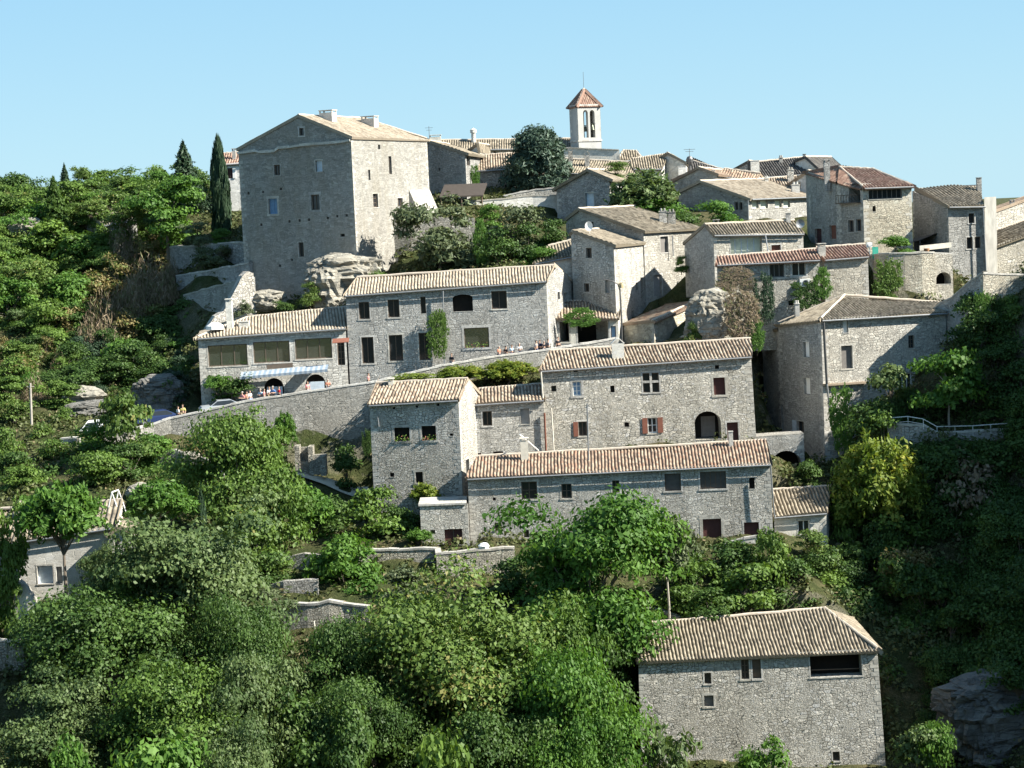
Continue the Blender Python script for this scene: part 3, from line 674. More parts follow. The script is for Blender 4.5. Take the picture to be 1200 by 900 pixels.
# sloping buttress at the rear corner of the sunlit side
c = U(500, 200, 233.5); s_ = (h.C - h.B).normalized(); n2 = V((s_.y, -s_.x, 0)); m = MB(); zt, z0 = U(500, 222, 234).z, U(500, 258, 234).z; w_ = 1.5
p = h.C - s_ * 5 ; p.z = z0; q = h.C.copy(); q.z = z0; top0, top1 = p + V((0, 0, zt - z0)), q + V((0, 0, zt - z0))
m.face([p + n2 * w_, q + n2 * w_, top1 + n2 * .02, top0 + n2 * .02], [(0, 0), (5, 0), (5, 4.5), (0, 4.5)]); m.face([p, p + n2 * w_, top0 + n2 * .02], [(0, 0), (2.6, 0), (0, 4.5)]); m.face([q + n2 * w_, q, top1 + n2 * .02], [(0, 0), (2.6, 0), (0, 4.5)])
m.build('buttress', STONE_KEEP, h.root, p)
h.finish(h.foot); KEEP = h
# ---- small house peeping left of the keep
h = eave_house('stone_house', 'small pale house with red tiles and one window peeping out left of the keep', (258, 192, 252), (285, 190, 252), (260, 180), (284, 178.5), (258, 240), STONE_PALE, TILE_RED, pitch=.35, wins=[(266.5, 197, 272.5, 209, 'brown', {'surr': 0, 'open': 'lr', 'scol': WHITE, 'nb': 1})])
h.chimney(274, 174, 4, 254, 1.2); h.finish(h.foot)
# ---- house right of keep in shade
h = gable_house('stone_house', 'shaded windowless stone house with long falling roofline right of the keep', (499, 178, 244), (545, 179, 240), (500.5, 164.5), (568, 176, 256), (500, 240), STONE_GREY, TILE_OLD, wins=[(514, 197, 516, 200, 'void')], winsR=[(547, 183, 551, 194, 'glass', {'surr': 0})], oe=.5)
h.finish(h.foot)
h = eave_house('stone_house', 'low shaded stone cottage with tile roof half hidden behind the blue green pine', (558, 199, 249), (602, 196.5, 249), (566, 182), (602, 179.5), (558, 234), STONE_GREY, TILE, pitch=.4, wins=[(592, 216, 599, 226, 'void', {'surr': 0})]); h.finish(h.foot)
h = gable_house('stone_house', 'pale gabled attic wall below the long church roof, right of the shaded windowless house', (538, 183, 257), (562, 176, 254), (560.5, 168), (574, 175, 262), (540, 205), STONE_PALE, TILE_OLD, winsR=[]); h.finish(h.foot)
# ---- church nave + bell tower
h = eave_house('church', 'long low church nave with lichen covered tile roof beneath the bell tower', (505, 174.5, 268), (690, 173, 268), (507, 164.5), (672, 162.5), (505, 215), STONE_PALE, TILE_OLD, cat='church', hipR=True, pitch=.45, oe=.5, wins=[(578, 177, 581, 180, 'void')])
m = MB(); o = U(555, 162, 270); m.tube([o + V((0, 0, -.8)), o + V((0, 0, .7))], .3, 10); m.tube([o + V((0, 0, .7)), o + V((0, 0, 1.1)), o + V((0, 0, 1.35))], [.42, .42, .05], 10); m.build('chimney', [STONE_PALE], h.root, o)
h.chimney(510, 158, 13, 270, 1.0, .9, 'cap', STONE_PALE)
m = MB(); o = U(503, 158, 264); m.tube([o + V((0, 0, -1)), o + V((0, 0, 1.1))], .03, 5); m.tube([o + V((-.5, 0, .9)), o + V((.5, 0, .9))], .02, 5); m.tube([o + V((-.35, 0, .6)), o + V((.35, 0, .6))], .02, 5); m.build('antenna', METAL, h.root, o)
h.finish(h.foot)
A, B, C = U(667, 126, 268), U(676.5, 123, 265), U(703, 122, 266.5); v = A - B
TW = House('bell_tower', 'slender square church bell tower with red pyramid roof and two tall arched openings', 'bell tower', STONE_PALE, TILE_RED, U(690, 180, 265).z, V((B.x + 1.5, B.y + 1.5, U(690, 180, 265).z)))
A.z = C.z = B.z; D = C + V((v.x, v.y, 0)); v = D - C
arches = [(682.5, 129, 689, 161, 'void', {'arch': 1, 'dep': 3.0}), (690.5, 128.5, 697, 161, 'void', {'arch': 1, 'dep': 3.0})]
# the belfry is open right through: front and back walls are built as piers so the sky shows
def belfry(A, B, name):
    e = (B - A); L = e.length; e = e.normalized(); n = V((e.y, -e.x, 0)); m = MB(); th = .55
    z1, z0 = A.z, U(690, 161, 265).z; zb = TW.zb - 1; us = [0, .24 * L, .24 * L + .70, .24 * L + .98, .24 * L + 1.68, L]
    def blk(u0, u1, za, zc): 
        o = V((A.x, A.y, za)) + e * u0 - n * th; m.quadbox(o, e * (u1 - u0), n * th, V((0, 0, zc - za)))
    blk(0, L, zb, z0); blk(us[0], us[1], z0, z1); blk(us[2], us[3], z0, z1); blk(us[4], us[5], z0, z1)
    for u0, u1 in ((us[1], us[2]), (us[3], us[4])):
        r = (u1 - u0) / 2; zs = U(690, 128.5, 265).z - r * 1.2; N = 8
        for k in range(N):
            a0, a1 = math.pi * k / N, math.pi * (k + 1) / N
            ua, ub = u0 + r - r * math.cos(a0), u0 + r - r * math.cos(a1); za, zc = zs + 1.2 * r * math.sin(a0), zs + 1.2 * r * math.sin(a1)
            P = lambda u, z, d: V((A.x, A.y, z)) + e * u - n * d
            m.face([P(ua, za, 0), P(ub, zc, 0), P(ub, z1, 0), P(ua, z1, 0)], [(ua, za), (ub, zc), (ub, z1), (ua, z1)])
            m.face([P(ub, zc, th), P(ua, za, th), P(ua, z1, th), P(ub, z1, th)], [(ub, zc), (ua, za), (ua, z1), (ub, z1)])
            m.face([P(ua, za, 0), P(ua, za, th), P(ub, zc, th), P(ub, zc, 0)], None)
    return m.build('wall', STONE_PALE, TW.root, A)
TWALL = plain('tower_render', (.36, .36, .345), var=.14, scale=.9)
for o_ in (belfry(B, C, 'front'), belfry(C + v, B + v, 'back')): o_.data.materials[0] = TWALL
TW.stone = TWALL; TW.wall(A, B); TW.wall(C, D)
TW.rm = MB(); apx = U(684, 104, 266.5); cs = [A, B, C, D]; cen = (A + B + C + D) / 4; apx.x, apx.y = cen.x, cen.y
for i in range(4):
    p, q = cs[i], cs[(i + 1) % 4]; TW.slope(p, q, apx, apx, .3, .25, .25, .3, .05, 0.01, False); TW.hip(p, apx)
m = MB()
for pxy, hh in ((165.5, .22), (123.5, .18)):
    zc = U(690, pxy, 265).z; g = .1; o = V((B.x, B.y, zc)); eb = (C - B).normalized(); ev = v.normalized()
    m.quadbox(o - eb * g - ev * g, eb * ((C - B).length + 2 * g), ev * (v.length + 2 * g), V((0, 0, hh)))
m.build('cornice', STONE_SURR, TW.root, B)
m = MB(); p = apx; m.tube([p, p + V((0, 0, 2.2))], .025, 5); m.build('lightning_rod', METAL, TW.root, p)
for k, x in enumerate((686, 694)):
    m = MB(); c = U(x, 151 if k == 0 else 149, 266.2); m.tube([c + V((0, 0, -.35)), c + V((0, 0, -.25)), c + V((0, 0, .1)), c + V((0, 0, .3)), c + V((0, 0, .36))], [.36, .30, .2, .13, .02], 12); m.tube([c + V((-.5, 0, .42)), c + V((.5, 0, .42))], .05, 6)
    m.build('bell', plain('bronze', (.08, .09, .07), .4, .5, .8), TW.root, c)
TW.finish(cs)
# ---- apse wall and houses under the tower
A, B = U(651, 173, 262), U(726, 176, 261); h = House('stone_house', 'long blank cream wall with flat top at the foot of the bell tower', 'house', STONE_PALE, TILE_OLD, U(690, 200, 261).z, U(690, 200, 261))
bk = V((0, 3, 0)); C, D = B + bk, A + bk; h.wall(A, B); h.wall(B, C); h.wall(C, D); h.wall(D, A); m = MB(); m.quadbox(A + V((-.1, -.12, .0)), B - A, bk, V((0, 0, .12))); m.build('coping', STONE_SURR, h.root, A); h.finish([A, B, C, D])
h = eave_house('stone_house', 'little far house with hipped lichen roof just right of the cream wall', (724, 187.5, 264), (753, 186, 264), (731, 176.5), (745, 177), (724, 205), STONE_PALE, TILE_OLD, pitch=.4, hipR=True, hipL=True, wins=[]); h.finish(h.foot)
h = gable_house('stone_house', 'white gabled skyline house with tall grey shuttered window and low pitched roof', (765, 191, 259), (803, 190, 256), (782, 179), (806, 187, 268), (765, 222), STONE_PALE, TILE_OLD, wins=[(775.5, 190, 780.5, 204, 'grey', {'surr': .1})]); 
h.chimney(799, 195, 9, 255, 1.6, 1.0, 'plain', STONE_PALE); h.finish(h.foot)
m = MB(); o = U(808.5, 195, 256); m.tube([o + V((0, 0, -1.5)), o + V((0, 0, .2))], .18, 8); m.tube([o + V((0, 0, .2)), o + V((0, 0, .5)), o + V((0, 0, .9)), o + V((0, 0, 1.2)), o + V((0, 0, 1.3))], [.3, .42, .45, .3, .05], 12)
m.tube([o + V((0, 0, 1.2)), o + V((0, 0, 2.2))], .03, 5); m.tube([o + V((-.7, 0, 2.1)), o + V((.7, 0, 2.1))], .025, 5); m.tube([o + V((-.5, 0, 1.85)), o + V((.5, 0, 1.85))], .025, 5)
tag(m.build('chimney_cowl', METAL, None, o + V((0, 0, -1.5))), 'round dark chimney cowl with aerial beside the white gabled skyline house', 'chimney cowl')
h = eave_house('stone_house', 'low house behind with broad lichen roof running left from the white gable', (735, 197, 254), (775, 197, 254), (742, 186), (782, 180.5), (740, 215), STONE_PALE, TILE_OLD, pitch=.32); h.finish(h.foot)
h = eave_house('stone_house', 'skyline house with dark sloping roof behind the round chimney cowl', (800, 205, 262), (855, 205, 262), (806, 187), (848, 199), (800, 225), STONE_GREY, TILE_DARK, pitch=.4); h.finish(h.foot)
h = eave_house('stone_house', 'wide house with long roof and two small stone chimneys, above the blue door gable', (655, 201, 247), (745, 205, 245), (650, 185.5), (735, 190), (655, 232), STONE_GREY, TILE_OLD, pitch=.34, wins=[(668, 199, 671, 205, 'white', {'surr': 0})])
h.chimney(668, 172, 5, 250, 1.7, .5, 'tri', STONE_GREY); h.chimney(687.5, 177, 5.5, 249, 1.6, .5, 'tri', STONE_GREY); h.finish(h.foot)
# ---- gable with pale blue door
h = gable_house('stone_house', 'shaded gable house with pale blue door and sunlit ivied side, mid hillside', (652, 220, 235), (714, 209, 230), (689, 198.5), (745, 208, 243), (655, 258), STONE_GREY, TILE_OLD, oe=.6, ov=.4, wins=[(686, 226, 696, 244, 'blue', {'door': True, 'surr': .08})]); h.finish(h.foot)
# ---- houses of the upper right cluster
h = gable_house('stone_house', 'large shaded gable house with lit eave wall and four pale panes, upper right cluster', (795, 225, 242), (877, 232, 234), (821.6, 212), (948, 229, 243), (800, 270), STONE_GREY, TILE_PALE, oe=.5, ov=.25,
    wins=[(861, 237, 865, 246, 'glass', {'surr': 0}), (866, 237, 870, 246, 'glass', {'surr': 0})],
    winsR=[(881, 235, 889, 244, 'cream', {'surr': .08, 'nb': 0}), (891, 235, 900, 244, 'cream', {'surr': .08, 'nb': 0}), (908, 235, 916, 243, 'cream', {'surr': .08, 'nb': 0}), (918, 235, 926, 243, 'cream', {'surr': .08, 'nb': 0})])
h.gutter(h.B, h.C, .5); h.pipe([U(876.5, 235, 233.5), U(877, 258, 233.5)]); h.finish(h.foot); BIGG = h
h = gable_house('stone_house', 'gabled house with reddish roof edge just behind the four pane house', (790, 211, 251), (840, 203.5, 246), (819, 196), (885, 209, 254), (790, 240), STONE_WARM, TILE_MIX, level=False, oe=.4); h.finish(h.foot)
h = eave_house('stone_house', 'pale walled house with thin tile roof between the red edged and dark roofs', (840, 205, 248), (885, 210, 247), (850, 198), (890, 203), (840, 230), STONE_WARM, TILE_MIX, pitch=.3); h.chimney(836, 199, 3, 247, 1, .4); h.finish(h.foot)
h = gable_house('stone_house', 'skyline house with dark slate coloured roof and pale end gable', (932, 188, 262), (961, 199, 259), (944, 183.5), (990, 199, 268), (940, 215), STONE_PALE, TILE_DARK, oe=.3); h.finish(h.foot)
h = eave_house('stone_house', 'skyline house with big dark roof plane and white block chimney at its left end', (876, 207.5, 259), (943, 203, 260), (889, 189.5), (944, 184), (880, 225), STONE_GREY, TILE_DARK, pitch=.5, k=2)
h.chimney(884, 188.5, 10, 258, 3.5, 1.2, 'plain', STONE_PALE); h.chimney(915, 182, 4, 263, 1.2, .5, 'pots'); h.chimney(942.5, 181, 3, 262, 1.0, .5, 'plain', STONE_GREY); h.finish(h.foot)
h = gable_house('stone_house', 'dark gabled skyline house left of the white block chimney', (854.6, 201, 264), (879, 200, 258), (877.5, 188.5), (889, 200, 268), (860, 222), STONE_GREY, TILE_DARK); h.finish(h.foot)
h = eave_house('stone_house', 'jumbled low roof with two stubby chimneys in front of the dark slate coloured roofs', (872, 222, 246), (926, 221, 246), (880, 211), (932, 206.5), (872, 235), STONE_PALE, TILE, pitch=.33)
h.chimney(926, 196, 7, 249, 2.2, .8, 'pots', STONE_WARM); h.chimney(898, 206, 4, 247, 1.8, .5, 'pots', STONE_PALE); h.finish(h.foot)
h = gable_house('stone_house', 'sunlit cream gable wall tucked left of the tall red roofed house', (922, 217, 247), (949, 214, 244.5), (947, 200), (955, 214, 252), (925, 235), STONE_PALE, TILE, wins=[(934, 214, 938, 220, 'glass', {'surr': .08})]); h.chimney(932, 213, 9, 243, 1.6, .7, 'pots', STONE_PALE); h.finish(h.foot)
# ---- red-roofed tall house (bent plan)
zb = U(985, 300, 214).z
P0, P1, P2, P3 = U(947, 201, 226), U(982, 212, 218), U(1011, 219, 213), U(1068, 217, 214)
h = House('stone_house', 'tall corner house with reddish hipped roof, glazed loggia and shaded balcony side', 'house', STONE_GREY, TILE_RED, zb, V((P2.x, P2.y, zb)))
P4 = P3 + V((-1.5, 12, 0)); P5 = V((P0.x, P4.y + 2, P0.z)); RLx, RRx = U(984, 196, 222), U(1022, 198, 221)
h.wall(P0, P1, None, None, [(955, 268, 963, 286, 'brown', {'door': True, 'nb': 0}), (972, 264, 980, 280, 'rust', {'surr': .05})])
h.wall(P1, P2, None, None, [(995, 215.5, 1008, 238, 'void', {'dep': 1.3, 'surr': 0, 'label': 'dark balcony recess'}), (994, 258, 1000.5, 272, 'glass', {'surr': .1}), (1003, 257, 1009.5, 271, 'glass', {'surr': .1})])
h.wall(P2, P3, None, None, [(1018, 221.5, 1057, 233, 'glass', {'nb': 6, 'surr': .08, 'fcol': GREYW, 'label': 'glazed loggia'}), (1022.5, 241, 1026.5, 248, 'void', {'arch': 1})], mi=1)
h.wall(P3, P4); h.wall(P4, P5); h.wall(P5, P0)
h.stone = [STONE_GREY, STONE_WARM]
h.slope(P2, P3, RRx, RLx, .5, .1, .25, .33, ridge=True); h.slope(P1, P2, RLx, RLx, .35, 0, 0, ridge=False); h.slope(P0, P1, RLx, RLx, .3, .2, 0, ridge=False); h.slope(P3, P4, RRx, RRx, .3, 0, 0, ridge=False); h.slope(P4, P5, RLx, RRx, .3, 0, 0, ridge=False); h.slope(P5, P0, RLx, RLx, .3, 0, 0, ridge=False)
h.hip(P3, RRx); h.hip(P2, RLx)
h.gutter(P2, P3, .5); h.chimney(968.5, 187, 6.5, 220, 2.6, .6, 'cap', STONE_GREY)
h.finish([P0, P1, P2, P3, P4, P5]); REDH = h
m = MB(); n_ = (P2 - P1); n_ = V((n_.y, -n_.x, 0)).normalized(); a, b = hit(984, 239, P1, n_), hit(1009, 238, P1, n_); m.quadbox(a + n_ * .02, b - a, n_ * .5, V((0, 0, .12))); 
for k in range(9): q = a.lerp(b, k / 8) + n_ * .45; m.tube([q, q + V((0, 0, .9))], .025, 5)
m.tube([a + n_ * .45 + V((0, 0, .9)), b + n_ * .45 + V((0, 0, .9))], .035, 5); m.build('balcony_railing', DKFRAME, h.root, a)
# ---- right high house
h = gable_house('stone_house', 'high stone house at far right with paired small windows and white end pillar', (1069, 226, 222), (1111, 241, 212), (1070, 225), (1111, 241, 212), (1111, 345), STONE_COURSED, TILE_OLD) if False else None
zb = U(1130, 345, 212).z; A, B, C = U(1069, 224, 222), U(1111, 241, 212), U(1153, 240.5, 212.6)
h = House('stone_house', 'high stone house at far right with paired small windows and white end pillar', 'house', [STONE_COURSED, STONE_GREY, STONE_COURSED], TILE_OLD, zb, V((B.x, B.y, zb)))
D = C + V((1.6, 10, 0)); E_ = A + V((3.5, 3.0, 0)); D.z = E_.z = A.z + 0.4
h.wall(A, B, None, None, (), mi=1); h.wall(B, C, None, None, [(1135, 250, 1142, 261.5, 'glass', {'surr': .1}), (1133, 278, 1140, 291.5, 'glass', {'surr': .1}), (1142.5, 277.5, 1149.5, 291, 'glass', {'surr': .1})]); h.wall(C, D, mi=2); h.wall(D, E_); h.wall(E_, A)
h.slope(B, C, U(1148, 219, 220.5), U(1073, 222, 222), .35, .15, .0, .33); h.chimney(1147, 208.5, 5, 219, 2.0, .6, 'plain', STONE_GREY)
m = MB(); a, b = U(1153.5, 236, 212.2), U(1165, 232, 215.5); lo = b.copy(); m.quadbox(V((a.x, a.y, zb - 1)), V((b.x - a.x, b.y - a.y, 0)), V((1.6, 5.0, 0)) * .5, V((0, 0, U(1158, 231, 213).z - zb + 1))); m.build('end_pillar', plain('weathered_plaster', (.25, .245, .225), var=.25, scale=.7), h.root, a)
h.gutter(B, C, .35); h.pipe([U(1152, 244, 212), U(1157, 345, 212)])
n_ = B - A; n_ = V((n_.y, -n_.x, 0)).normalized(); m = MB(); a, b = hit(1071, 279, A, n_), hit(1098, 273, A, n_); m.face([a, b, b + n_ * 2 + V((0, 0, -.7)), a + n_ * 2 + V((0, 0, -.7))]); m.face([a + V((0, 0, -.08)), a + n_ * 2 + V((0, 0, -.78)), b + n_ * 2 + V((0, 0, -.78)), b + V((0, 0, -.08))])
for q in (a, b): m.tube([q + n_ * 1.9 + V((0, 0, -.7)), q + n_ * 1.9 + V((0, 0, -3))], .07, 5)
m.build('lean_to_canopy', TILE_DARK, h.root, a)
h.finish([A, B, C, D, E_]); HIGH = h
# ---- glazed loggia house
h = gable_house('stone_house', 'house with large cream glazed loggia and shaded left gable, above red lean-to roof', (802, 283, 212.5), (836, 274, 205), (828.5, 265), (941, 272.5, 208), (805, 350), STONE_GREY, TILE_OLD) if False else None
zb = U(840, 350, 205).z; A, B, C = U(802, 284, 213), U(836, 274, 205), U(941, 272.5, 207); v = V((A.x - B.x, A.y - B.y, 0)); D = C + v; D.z = A.z
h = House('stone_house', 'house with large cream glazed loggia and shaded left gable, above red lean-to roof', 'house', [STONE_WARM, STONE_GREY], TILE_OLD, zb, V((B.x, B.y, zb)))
n_ = V((B.y - A.y, -(B.x - A.x), 0)).normalized(); T = hit(826, 263, A, n_); T2 = T + (C - B); T2.z = T.z
h.wall(A, B, None, T - V((0, 0, .08)), (), mi=1)
h.wall(B, C, None, None, [(856, 278, 893, 301, 'cream', {'nb': 4, 'surr': .1, 'dep': .6, 'fcol': PALEBLUE, 'label': 'cream glazed loggia with four bars'}), (904, 287, 915, 297, 'rust', {'surr': .1})]); h.wall(C, D, None, T2 - V((0, 0, .08))); h.wall(D, A)
h.slope(B, C, T2, T, .3, .1, .1); h.slope(D, A, T, T2, .3, .1, .1, ridge=False)
h.gutter(B, C, .3); h.chimney(839, 257, 6.5, 208, 1.5, .6, 'cap', STONE_GREY); h.chimney(923.5, 250, 5, 209, 1.7, .5, 'plain', STONE_SURR)
h.pipe([U(897, 276, 204.6), U(901, 300, 204)])
m = MB(); o = U(937.5, 262, 207); 
for k in range(12):
    a0, a1 = 2 * math.pi * k / 12, 2 * math.pi * (k + 1) / 12
    for r0, r1, d0, d1 in ((0, .25, 0, .04), (.25, .45, .04, .12)):
        f = lambda r, a, d: o + V((r * math.cos(a), -d - .1, r * math.sin(a)))
        m.face([f(r0, a0, d0), f(r1, a0, d1), f(r1, a1, d1), f(r0, a1, d0)])
m.tube([o, o + V((0, .1, -1.6))], .03, 5); m.build('satellite_dish', ZINC, h.root, o)
h.finish([A, B, C, D]); LOG = h
# ---- red lean-to with terrace wall
h = eave_house('stone_house', 'low lean-to with bright red tile roof, two white framed windows and air conditioner', (840, 309, 199.5), (960, 303, 199.5), (842, 301), (955, 292), (845, 365), STONE_WARM, TILE_RED, pitch=.28, k=1, oe=.45, wins=[
    (902, 309, 919, 325, 'bars', {'nb': 2, 'surr': .16, 'fcol': GREYW}), (928, 307.5, 944.5, 323.5, 'bars', {'surr': .16, 'fcol': PLASTER}), (924, 352, 930, 358, 'void')])
h.chimney(962.5, 285, 8.5, 201, 1.6, .7, 'cap', STONE_SURR)
m = MB(); nn = V((0, -1, 0)); o = hit(937, 336, h.A, nn); m.quadbox(o, V((1.05, 0, 0)), V((0, -.35, 0)), V((0, 0, .75))); 
c = o + V((.55, -.36, .37)); m.tube([c, c + V((0, -.015, 0))], .28, 14, 1); m.build('air_conditioner', [WHITE, METAL], h.root, o)
h.finish(h.foot)
h = eave_house('stone_house', 'blank rubble wall with low red roof adjoining the lean-to on its right', (966, 303, 200), (1017, 299, 200.5), (958, 290), (1012, 286.5), (970, 362), STONE_WARM, TILE_RED, pitch=.28, k=1, fr=.0); h.finish(h.foot)
# ---- big right house (hipped)
zb = U(975, 545, 190).z; P0, P1, P2 = U(912, 379, 198), U(962, 373.5, 190), U(1108, 365, 193)
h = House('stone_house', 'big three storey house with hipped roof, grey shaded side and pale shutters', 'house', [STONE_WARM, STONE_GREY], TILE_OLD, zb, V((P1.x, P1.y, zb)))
P3 = P2 + V((.5, 7, 0)); P4 = P0 + V((2.5, 5, 0)); R1, R2 = U(990, 346, 197.5), U(1105, 355, 197.5)
h.wall(P0, P1, None, None, [(941.5, 401, 948.5, 418.5, 'white', {'surr': .06, 'nb': 0}), (942, 443, 949.5, 462, 'white', {'surr': .06, 'nb': 0}), (934, 493.5, 942, 514, 'glass', {'open': 'l', 'scol': PALEBLUE, 'surr': .06}), (910, 474, 918, 506, 'void', {'arch': 1})], mi=1, fr=.0)
h.wall(P1, P2, None, None, [(988, 373.5, 994, 390, 'white', {'surr': .05, 'nb': 0}), (986, 405, 999, 432, 'greyw', {'surr': .14}), (1064.5, 393, 1071.5, 408, 'bars', {'surr': .1, 'nh': 2}), (1053, 437.5, 1069, 460, 'bars', {'surr': .1, 'fcol': WHITE, 'nh': 0, 'nb': 2}), (997, 490, 1009, 513, 'bars', {'fcol': WHITE, 'surr': .12, 'nb': 1, 'nh': 1})])
h.wall(P2, P3); h.wall(P3, P4); h.wall(P4, P0)
h.slope(P1, P2, R2, R1, .35, .0, .1); h.slope(P0, P1, R1, R1, .35, .1, 0, ridge=False); h.slope(P3, P4, R1, R2, .3, .1, .1, ridge=False); h.slope(P4, P0, R1, R1, .3, 0, 0, ridge=False); h.hip(P1, R1); h.hip(P0, R1)
h.gutter(P1, P2, .35); h.pipe([U(965, 378, 189.6), U(969, 450, 189.6)], r=.12, mat=METAL); h.pipe([U(969, 450, 189.6), U(976, 512, 189.6)], r=.09, mat=ZINC)
h.chimney(933.5, 352, 5, 197, 1.8, .8, 'pots', STONE_SURR)
n_ = P2 - P1; n_ = V((n_.y, -n_.x, 0)).normalized(); a, b = hit(964, 452, P1, n_), hit(1014, 449, P1, n_); m = MB(); m.quadbox(a, b - a, n_ * .45, V((0, 0, .18))); m.build('string_course', TILE, h.root, a)
h.finish([P0, P1, P2, P3, P4]); BIGR = h
# narrow wing at its left
A, B = U(893, 389, 203), U(913, 385, 198.5); h = House('stone_house', 'narrow shaded slice of house wall left of the big hipped house', 'house', STONE_GREY, TILE_OLD, U(900, 520, 200).z, U(900, 520, 200)); bk = V((2.5, 4, .6)); h.wall(A, B); h.wall(B, B + bk); h.wall(B + bk, A + bk); h.wall(A + bk, A); h.slope(A, B, B + bk, A + bk, .25, .1, .1); h.finish([A, B, B + bk, A + bk])
# arched passage wall between mullioned and big house
A, B = U(884, 513, 187.6), U(942, 509, 187.6); h = House('archway', 'shaded stone wall with dark arched passage, between the mullioned house and the big hipped house', 'archway', STONE_GREY, TILE, U(900, 590, 187).z, U(910, 590, 187.6)); bk = V((0, 2.5, 0)); h.wall(A, B, None, None, [(904, 528, 940, 592, 'void', {'arch': 1, 'dep': 2.2})]); h.wall(B, B + bk); h.wall(B + bk, A + bk); h.wall(A + bk, A); m = MB(); m.quadbox(A, B - A, bk, V((0, 0, .1))); m.build('coping', STONE_GREY, h.root, A); h.finish([A, B, B + bk, A + bk])
# ---- centre pair: rear lit house and front stone house
h = gable_house('stone_house', 'sunlit house with double stone chimney and closed grey shutters, mid hillside', (663, 257, 220), (754, 270, 213), (679, 244.5), (817, 272, 219), (760, 350), STONE_WARM, TILE_OLD, oe=.4, ov=.2,
    winsR=[(774, 277, 783, 296, 'greyw', {'surr': .1}), (766, 322, 776, 347, 'grey', {'door': True, 'surr': .1})], wins=[(691.5, 260, 695.5, 269, 'void', {'surr': 0})])
h.chimney(776.5, 244, 9, 219, 1.6, .8, 'pots', STONE_GREY); h.chimney(786.5, 245, 9, 219, 1.6, .8, 'pots', STONE_GREY); h.pipe([U(788, 276, 215.5), U(789, 300, 215.5)]); h.finish(h.foot)
m = MB(); o = U(690, 265, 208.5)
for k in range(12):
    a0, a1 = 2 * math.pi * k / 12, 2 * math.pi * (k + 1) / 12
    for r0, r1, d0, d1 in ((0, .25, 0, .04), (.25, .5, .04, .14)):
        f = lambda r, a, d: o + V((r * math.cos(a) * .8, -d - .1, r * math.sin(a)))
        m.face([f(r0, a0, d0), f(r1, a0, d1), f(r1, a1, d1), f(r0, a1, d0)])
m.tube([o, o + V((.1, .1, -1.2))], .03, 5); tag(m.build('satellite_dish', WHITE, None, o + V((0, 0, -1.2))), 'white satellite dish on the roof edge of the front house beside the dark gable', 'satellite dish')
h = gable_house('stone_house', 'rubble fronted house with bright white right side and mono pitch roof beside the street lamp', (669, 273, 208.5), (719, 287, 204), (671, 270.5), (755, 289, 213.5), (700, 372), STONE_COARSE, TILE_OLD, oe=.3, ov=.1,
    wins=[(686.5, 290.5, 693.5, 302.5, 'glass', {'surr': .1}), (684.5, 332, 690.5, 342, 'glass', {'surr': .12}), (709, 328.5, 714.5, 343, 'grey', {'surr': .05})], winsR=[(745, 331, 748, 340, 'void', {'surr': 0}), (751, 325, 754, 351, 'grey', {'surr': .0}), (740, 364, 743, 374, 'void', {'surr': 0})])
h.finish(h.foot)
h = eave_house('stone_house', 'low shed with mossy sloping roof beside the rubble fronted house, above the inn', (627, 307.5, 211), (671, 299, 211), (644, 288), (671, 281), (640, 335), STONE_PALE, TILE_OLD, pitch=.3, k=1); h.finish(h.foot)
# porch with vine
A, B = U(652, 371, 203), U(724, 371, 203); zb = U(690, 403, 203).z
h = House('garage', 'open fronted porch with tile roof, white post and deep dark bays beside the inn', 'garage', STONE_PALE, TILE, zb, V((A.x + 2, A.y, zb))); bk = V((0.6, 4.5, 1.3)); h.wall(A, B, None, None, [(656, 377, 667, 401, 'void', {'dep': 3.2}), (677, 377, 713, 403, 'void', {'dep': 3.2}), (716, 382, 722, 400, 'bluewin', {'door': True, 'nb': 0})])
C, D = B + bk, A + bk; h.wall(B, C); h.wall(C, D); h.wall(D, A); h.slope(A, B, C, D, .5, .2, .2); h.finish([A, B, C, D])
# ---- low house by the pale rock
h = gable_house('stone_house', 'low cottage with red edged roof and half shaded wall left of the pale rock', (731, 379, 205.5), (766, 376, 201), (765, 375.5), (815, 354, 207.5), (745, 405), STONE_WARM, TILE_MIX, level=False, oe=.3, ov=.15); h.finish(h.foot)
# ---- far right walls
zb = U(1180, 330, 224).z; A, B = U(1163, 248, 225), U(1215, 229, 228); h = House('stone_house', 'plain gable wall cut by the right edge of view with tiled verge', 'house', STONE_WARM, TILE_MIX, zb, V((A.x, A.y, zb))); bk = V((1, 8, 0)); h.wall(A, B); h.wall(B, B + bk); h.wall(B + bk, A + bk); h.wall(A + bk, A); h.slope(A, A + bk, B + bk, B, .3, .1, .1); h.chimney(1186, 234, 5, 228, 1.0); h.finish([A, B, B + bk, A + bk])
zb = U(1180, 335, 217).z; A, B = U(1160, 290, 217.5), U(1215, 270, 219); h = House('stone_house', 'lower lean-to against the gable wall at the right edge, lit stone', 'house', STONE_COARSE, TILE_OLD, zb, V((A.x, A.y, zb))); bk = V((0.3, 4.5, 1.2)); h.wall(A, B); h.wall(B, B + bk); h.wall(B + bk, A + bk); h.wall(A + bk, A); h.slope(A, B, B + bk, A + bk, .3, .1, .1); h.finish([A, B, B + bk, A + bk])
